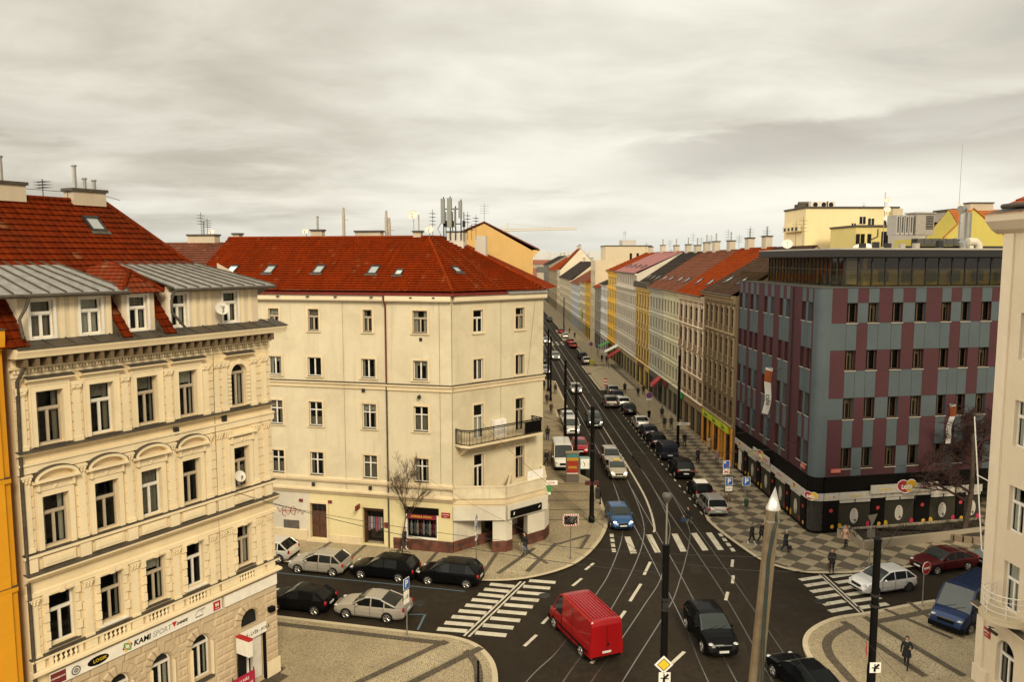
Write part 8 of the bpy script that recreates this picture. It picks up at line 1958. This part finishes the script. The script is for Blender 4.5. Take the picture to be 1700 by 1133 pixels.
for lb,px,py in (('round red sign far by the red awning',981,590),('round no stopping sign far up the right pavement',991,594)):
    x,y=gp(px,py); t=signpost(lb,x,y,2.6,[]); plate(t,'nostop',0,-.05,2.4,.9,.9)
# notice boards on the corner of the cream house
x,y=gp(905,808); t=thing('shop_sign','white and green shop boards sticking out from the cream corner','sign',(3.62,60.2,0)); 
za=zat(912,802,60.2); m=MB(); m.box(.0,-.04,za-.18,.95,.04,za+.18); m.box(0,-.04,za-.75,.42,.04,za-.28,1); m.box(0,-.041,za-.95,.42,.04,za-.75); m.tube([(-.15,0,za),(0,0,za)],.03,5,mi=2); put('board',m.mesh('board',[M['white'],M['green'],M['steel']]),t); text('CLUB',.2,M['red'],t,(.48,-.05,za))
# poster stand
x,y=gp(950,803); T=thing('poster_stand','upright advertising stand with red and teal poster on the left pavement','advert stand',(x,y,.12))
m=MB(); m.box(-.62,-.2,0,.62,.2,2.9); put('case',m.mesh('case',flat((.12,.10,.085),.5)),T); m=MB(); m.box(-.55,-.215,.95,.55,-.202,2.45,0); m.box(-.55,-.215,2.452,.55,-.202,2.8,1); m.box(-.55,-.22,.87,.55,-.202,.948,2); m.box(-.4,-.225,1.4,.4,-.216,1.62,3); m.box(-.55,-.2165,2.15,.55,-.2155,2.448,3); put('poster',m.mesh('poster',[flat((.32,.035,.02),.4),flat((.05,.20,.20),.4),M['white'],flat((.45,.25,.03),.4)]),T)
m=MB(); m.box(-.66,-.24,2.9,.66,.24,3.0); put('cap',m.mesh('cap',flat((.30,.24,.14),.6)),T)
x,y=gp(968,790); T=thing('litter_bin','black litter bin between poster stand and clock pole','bin',(x,y,.12)); m=MB(); m.lathe([(.26,0),(.3,1.2),(.26,1.3),(.1,1.35)],(0,0,0),14); put('bin_body',m.mesh('bin_body',M['black'],40),T); m=MB(); m.box(-.15,-.31,1.0,.15,-.25,1.15); put('slot',m.mesh('slot',M['dark']),T)
# bollards along the left kerb
for i,(px,py,lb) in enumerate([(989,803,'black bollard by the kerb, farthest from the crossing'),(996,821,'black bollard by the kerb, second nearest to the crossing'),(1001,840,'black bollard by the kerb, nearest the crossing')]):
    x,y=gp(px,py); T=thing('bollard',lb,'bollard',(x-.25,y,.12),0,'bollards along the left kerb'); m=MB(); m.lathe([(.085,0),(.085,.12),(.06,.15),(.055,1.0)],(0,0,0),10); put('shaft',m.mesh('shaft',M['black'],40),T); m=MB(); m.lathe([(.07,1.0),(.075,1.06),(.05,1.13),(.01,1.16)],(0,0,0),10); put('cap',m.mesh('cap',M['black'],40),T)
x,y=gp(794,1140); T=thing('bollard','lone black bollard at the bottom edge of the near left pavement','bollard',(x,y,.12)); m=MB(); m.lathe([(.085,0),(.085,.12),(.06,.15),(.055,1.1)],(0,0,0),10); put('shaft',m.mesh('shaft',M['black'],40),T); m=MB(); m.lathe([(.07,1.1),(.075,1.16),(.05,1.23),(.01,1.26)],(0,0,0),10); put('cap',m.mesh('cap',M['black'],40),T)
# awnings and shop things up the street
T=thing('awning','bright green fabric awning over the far right pavement','awning',(23.9,168,0),rad(-90)); m=MB(); m.add([(-2.4,-2.4,2.7),(0,-2.4,2.7),(0,-.1,3.7),(-2.4,-.1,3.7),(-2.4,-2.4,2.5),(0,-2.4,2.5)],[(0,1,2,3),(0,1,5,4)]); put('cloth',m.mesh('cloth',flat((.05,.34,.06),.8)),T); m=MB(); m.tube([(-2.4,-2.4,0),(-2.4,-2.4,2.7)],.04,5); m.tube([(0,-2.4,0),(0,-2.4,2.7)],.04,5); put('frame',m.mesh('frame',M['darkmetal']),T)
T=thing('awning','white and red awning in front of the white far house','awning',(23.9,156,0),rad(-90)); m=MB(); m.add([(-3,-2.6,2.9),(0,-2.6,2.9),(0,-.1,4.2),(-3,-.1,4.2)],[(0,1,2,3)],0); m.add([(.5,-2.4,2.3),(3,-2.4,2.3),(3,-.1,3.7),(.5,-.1,3.7),(.5,-2.4,1.9),(3,-2.4,1.9)],[(0,1,2,3),(0,1,5,4)],1); put('cloth',m.mesh('cloth',[M['white'],flat((.38,.02,.03),.8)]),T); m=MB(); m.tube([(3,-2.4,0),(3,-2.4,2.3)],.04,5); m.tube([(.5,-2.4,0),(.5,-2.4,2.3)],.04,5); put('frame',m.mesh('frame',M['darkmetal']),T)
T=thing('shop_awning','red folded shop awning at the grey green house','awning',(23.9,116,0),rad(-90)); m=MB(); m.add([(-.4,-1.3,3.0),(1.8,-1.3,3.0),(1.8,-.1,4.1),(-.4,-.1,4.1),(-.4,-1.3,2.6),(1.8,-1.3,2.6)],[(0,1,2,3),(0,1,5,4),(0,3,4),(1,2,5)]); put('cloth',m.mesh('cloth',flat((.40,.03,.03),.7)),T); text('TABAK',.3,M['white'],T,(.7,-1.32,2.8)); m=MB(); m.tube([(-.4,-1.3,2.98),(-.4,-.1,3.0)],.025,5); m.tube([(1.8,-1.3,2.98),(1.8,-.1,3.0)],.025,5); put('frame',m.mesh('frame',M['darkmetal']),T)
# ---------------------------------------------------------------- trees
def bare_tree(label,x,y,h,spread,mat,seed,depth=5,rt=.08,cat='tree',up=.75,kids=4,first=.25,z=.12,name='bare_tree'):
    r=random.Random(seed); T=thing(name,label,cat,(x,y,z)); tk=MB(); cr=MB(); cnt=[0]
    def branch(p,d,l,rad_,lev):
        P=[p]; n=4 if lev<2 else 3; q=Vector(p); dd=Vector(d)
        for i in range(n):
            dd=(dd+Vector((r.uniform(-.16,.16),r.uniform(-.16,.16),r.uniform(-.02,.12)*up))).normalized(); q=q+dd*(l/n); P.append(q.copy())
        (tk if lev==0 else cr).tube(P,rad_,6 if lev<2 else 4 if lev<3 else 3,rad_*.45,cap=lev<2); cnt[0]+=1
        if lev>=depth: return
        k=kids+ (3 if lev==0 else 0)
        for i in range(k):
            t=r.uniform(first if lev==0 else .2,1.0); a=P[min(n-1,int(t*n))].lerp(P[min(n,int(t*n)+1)],t*n-int(t*n) if t<1 else 0)
            ax=Vector((r.uniform(-1,1),r.uniform(-1,1),r.uniform(-.2,.6)*up)).normalized(); nd=(dd*.55*up+ax*spread).normalized()
            branch(a,nd,l*r.uniform(.42,.68)*(1.05-.25*t),rad_*(.55-.2*t)+.0045,lev+1)
    branch(Vector((0,0,0)),(0,0,1),h,rt,0)
    put('trunk',tk.mesh('trunk',M['bark'],60),T); put('crown',cr.mesh('crown',mat),T); return T
x,y=gp(668,921); bare_tree('slender bare young tree on pavement before the cream house',x,y,5.0,.50,M['twig'],5,4,.05,kids=5,first=.30,up=1.1)
bx_,by_=gp(1598,892); BT=bare_tree('large dark bare tree in a brick ring beside the purple block',bx_,by_,6.6,1.05,M['redtwig'],21,5,.17,kids=5,first=.30,up=.8); BT.rotation_euler.z=rad(190); BT.scale=(1.5,1.3,1.22)
T=thing('tree_ring','low round stone ring planted round the big bare tree','planter',(bx_,by_,.12)); m=MB(); n=18
for q in range(n):
    a0,a1=2*math.pi*q/n+.03,2*math.pi*(q+1)/n-.03; m.add([(rr*math.cos(a),rr*math.sin(a),z) for z in (0,.45) for rr,a in ((1.5,a0),(1.5,a1),(1.85,a1),(1.85,a0))],[(4,5,6,7),(0,1,5,4),(1,2,6,5),(2,3,7,6),(3,0,4,7)])
put('stone_ring',m.mesh('stone_ring',plaster((.20,.15,.10),.5)),T); m=MB(); m.lathe([(1.5,.1),(1.4,.3),(.02,.38)],(0,0,0),18); put('soil',m.mesh('soil',M['soil']),T)
# raised bed in front of the drugstore
pb=[gp(1406,888),gp(1432,915),gp(1590,897),gp(1640,890),(38.5,61.0),(26.2,58.6)]
T=thing('raised_bed','long raised planting bed with concrete rim below the drugstore windows','planter',(0,0,.12)); m=MB()
for a,b in zip(pb,pb[1:]+pb[:1]): m.prism(strip(a,b,.28),0,.62)
put('rim',m.mesh('rim',plaster((.30,.25,.18),.5)),T); m=MB(); m.prism(pb,.0,.52); put('soil',m.mesh('soil',M['soil']),T)
rr=random.Random(4); sh=MB()
for i in range(150):
    t=rr.random(); s=rr.uniform(.15,.85); a=lerp(pb[1],pb[3],t); b=lerp(pb[5],pb[4],t); p=lerp(a,b,s)
    for k in range(5):
        d=Vector((rr.uniform(-1,1),rr.uniform(-1,1),rr.uniform(.4,1.4))).normalized()*rr.uniform(.25,.7); sh.tube([(p[0],p[1],.5),(p[0]+d.x*.6,p[1]+d.y*.6,.5+d.z*.7),(p[0]+d.x,p[1]+d.y,.5+d.z)],.012,3,.004,cap=False)
tag(put('shrubs',sh.mesh('shrubs',flat((.035,.028,.018),.9,var=.5,name='dry_shrub')),None,(0,0,.12)),'dry leafless ground shrubs in the raised bed','shrubs',None,'stuff')
# more things on far roofs are children of their houses (antennas, chimneys)
# ---------------------------------------------------------------- light, sky, camera
W=bpy.data.worlds.new('World'); SC.world=W; W.use_nodes=True; nt=W.node_tree; bg=nt.nodes['Background']
sky=nt.nodes.new('ShaderNodeTexSky'); sky.sky_type='NISHITA'; sky.sun_disc=False; EL,RO=rad(36),rad(162)
sky.sun_elevation=EL; sky.sun_rotation=RO; sky.dust_density=3.0; sky.air_density=1.2
tc=nt.nodes.new('ShaderNodeTexCoord')
def nd(t,**k):
    n=nt.nodes.new(t)
    for a,b in k.items(): setattr(n,a,b)
    return n
sp=nd('ShaderNodeSeparateXYZ'); nt.links.new(tc.outputs['Generated'],sp.inputs[0])
def mth(op,a,b=None,c=None):
    n=nd('ShaderNodeMath',operation=op)
    for i,x in enumerate((a,b,c)):
        if x is None: continue
        if isinstance(x,(int,float)): n.inputs[i].default_value=x
        else: nt.links.new(x,n.inputs[i])
    return n.outputs[0]
den=mth('ADD',mth('MAXIMUM',sp.outputs[2],0.0),.14)
cx=mth('DIVIDE',sp.outputs[0],den); cy=mth('DIVIDE',sp.outputs[1],den)
cb=nd('ShaderNodeCombineXYZ'); nt.links.new(cx,cb.inputs[0]); nt.links.new(cy,cb.inputs[1])
def noise(vec,sc,de,ro,off=(0,0,0),stretch=(1,1,1)):
    mp=nd('ShaderNodeMapping'); mp.inputs['Location'].default_value=off; mp.inputs['Scale'].default_value=stretch; nt.links.new(vec,mp.inputs['Vector'])
    n=nd('ShaderNodeTexNoise'); n.inputs['Scale'].default_value=sc; n.inputs['Detail'].default_value=de; n.inputs['Roughness'].default_value=ro; n.inputs['Distortion'].default_value=.35; nt.links.new(mp.outputs[0],n.inputs['Vector']); return n.outputs[0]
def rng(v,a,b,lo=0.,hi=1.):
    if a>b: a,b,lo,hi=b,a,hi,lo
    n=nd('ShaderNodeMapRange'); n.interpolation_type='SMOOTHSTEP'
    for i,x in enumerate((a,b,lo,hi)): n.inputs[i+1].default_value=x
    nt.links.new(v,n.inputs[0]); return n.outputs[0]
def mix(f,a,b,mode='MIX'):
    n=nd('ShaderNodeMix',data_type='RGBA',blend_type=mode)
    for i,x in ((0,f),(6,a),(7,b)):
        if isinstance(x,(int,float)): n.inputs[i].default_value=x
        elif isinstance(x,tuple): n.inputs[i].default_value=(*x,1)
        else: nt.links.new(x,n.inputs[i])
    return n.outputs[2]
v=cb.outputs[0]
SX,SY=7.7,1.9
n1=noise(v,.50,5,.50,(1.3,.4,0),(.75,1,1)); n2=noise(v,1.6,6,.55,(4.1,2.2,0),(.8,1,1)); n3=noise(v,.24,3,.5,(SX,SY,0),(.6,1,1))
s=mth('ADD',mth('ADD',mth('MULTIPLY',n1,.50),mth('MULTIPLY',n2,.36)),mth('MULTIPLY',n3,.36))
CLO,CHI=(5.0,4.65,3.8),(9.1,8.7,7.5)
cl=mix(rng(s,.50,.76),CLO,CHI)
# the thin part of the cloud lets more daylight through
dt=nd('ShaderNodeVectorMath',operation='DOT_PRODUCT'); nt.links.new(tc.outputs['Generated'],dt.inputs[0]); dt.inputs[1].default_value=(.20,.92,.33)
thin=rng(mth('ADD',dt.outputs['Value'],mth('MULTIPLY',mth('SUBTRACT',n3,.5),.12)),.84,1.0)
cl=mix(mth('MULTIPLY',mth('MULTIPLY',thin,rng(s,.44,.66,.45,1.)),.80),cl,(10.2,9.9,8.7))
# bright patch added to the unseen sky behind the camera, lighting west-facing fronts
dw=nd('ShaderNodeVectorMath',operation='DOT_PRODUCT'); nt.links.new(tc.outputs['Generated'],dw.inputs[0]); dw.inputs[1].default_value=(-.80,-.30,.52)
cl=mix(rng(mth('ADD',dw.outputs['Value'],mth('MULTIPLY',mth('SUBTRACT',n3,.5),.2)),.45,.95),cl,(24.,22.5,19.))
# a long bank of darker cloud low on the right
bz=mth('SUBTRACT',mth('ADD',sp.outputs[2],mth('MULTIPLY',mth('SUBTRACT',n2,.5),.06)),mth('ADD',mth('MULTIPLY',sp.outputs[0],.10),.098))
bank=mth('MULTIPLY',mth('MULTIPLY',rng(bz,.034,.018),rng(bz,-.065,-.002)),rng(mth('ADD',sp.outputs[0],mth('MULTIPLY',mth('SUBTRACT',n1,.5),.3)),.02,.30))
cl=mix(mth('MULTIPLY',bank,.72),cl,(4.6,4.3,3.7))
# low heaps of cloud toward the left horizon
puff=mth('MULTIPLY',rng(noise(v,.9,6,.55,(2.0,6.0,0),(1,1,1)),.5,.62),mth('MULTIPLY',rng(sp.outputs[2],.20,.10),rng(sp.outputs[2],.015,.05)))
cl=mix(mth('MULTIPLY',puff,.45),cl,(8.7,8.4,7.4))
fac=mth('SUBTRACT',1.0,mth('MULTIPLY',rng(s,.50,.42),.2))
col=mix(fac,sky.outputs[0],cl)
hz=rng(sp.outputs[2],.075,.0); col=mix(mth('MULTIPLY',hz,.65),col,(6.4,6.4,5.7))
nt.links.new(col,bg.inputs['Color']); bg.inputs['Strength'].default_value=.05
sun=bpy.data.lights.new('sun','SUN'); sun.energy=1.5; sun.angle=rad(16); sun.color=(1,.86,.62)
so=bpy.data.objects.new('sun',sun); COL.objects.link(so)
az=RO; sd=Vector((math.sin(az)*math.cos(EL),math.cos(az)*math.cos(EL),math.sin(EL))); so.rotation_euler=sd.to_track_quat('Z','Y').to_euler(); so.location=sd*100
cam=bpy.data.cameras.new('camera'); cam.sensor_width=36; cam.lens=CF/1700*36; cam.clip_start=.3; cam.clip_end=12000
co=bpy.data.objects.new('camera',cam); COL.objects.link(co); co.location=(0,0,CAMH); co.rotation_euler=(rad(90)-PITCH,0,-YAW); SC.camera=co
vs=SC.view_settings; vs.view_transform='Standard'; vs.look='None'; vs.exposure=1.08; vs.gamma=1; vs.use_curve_mapping=False
SC.render.engine='CYCLES'; SC.cycles.max_bounces=5; SC.cycles.transparent_max_bounces=12; SC.cycles.use_denoising=True; SC.cycles.use_adaptive_sampling=True
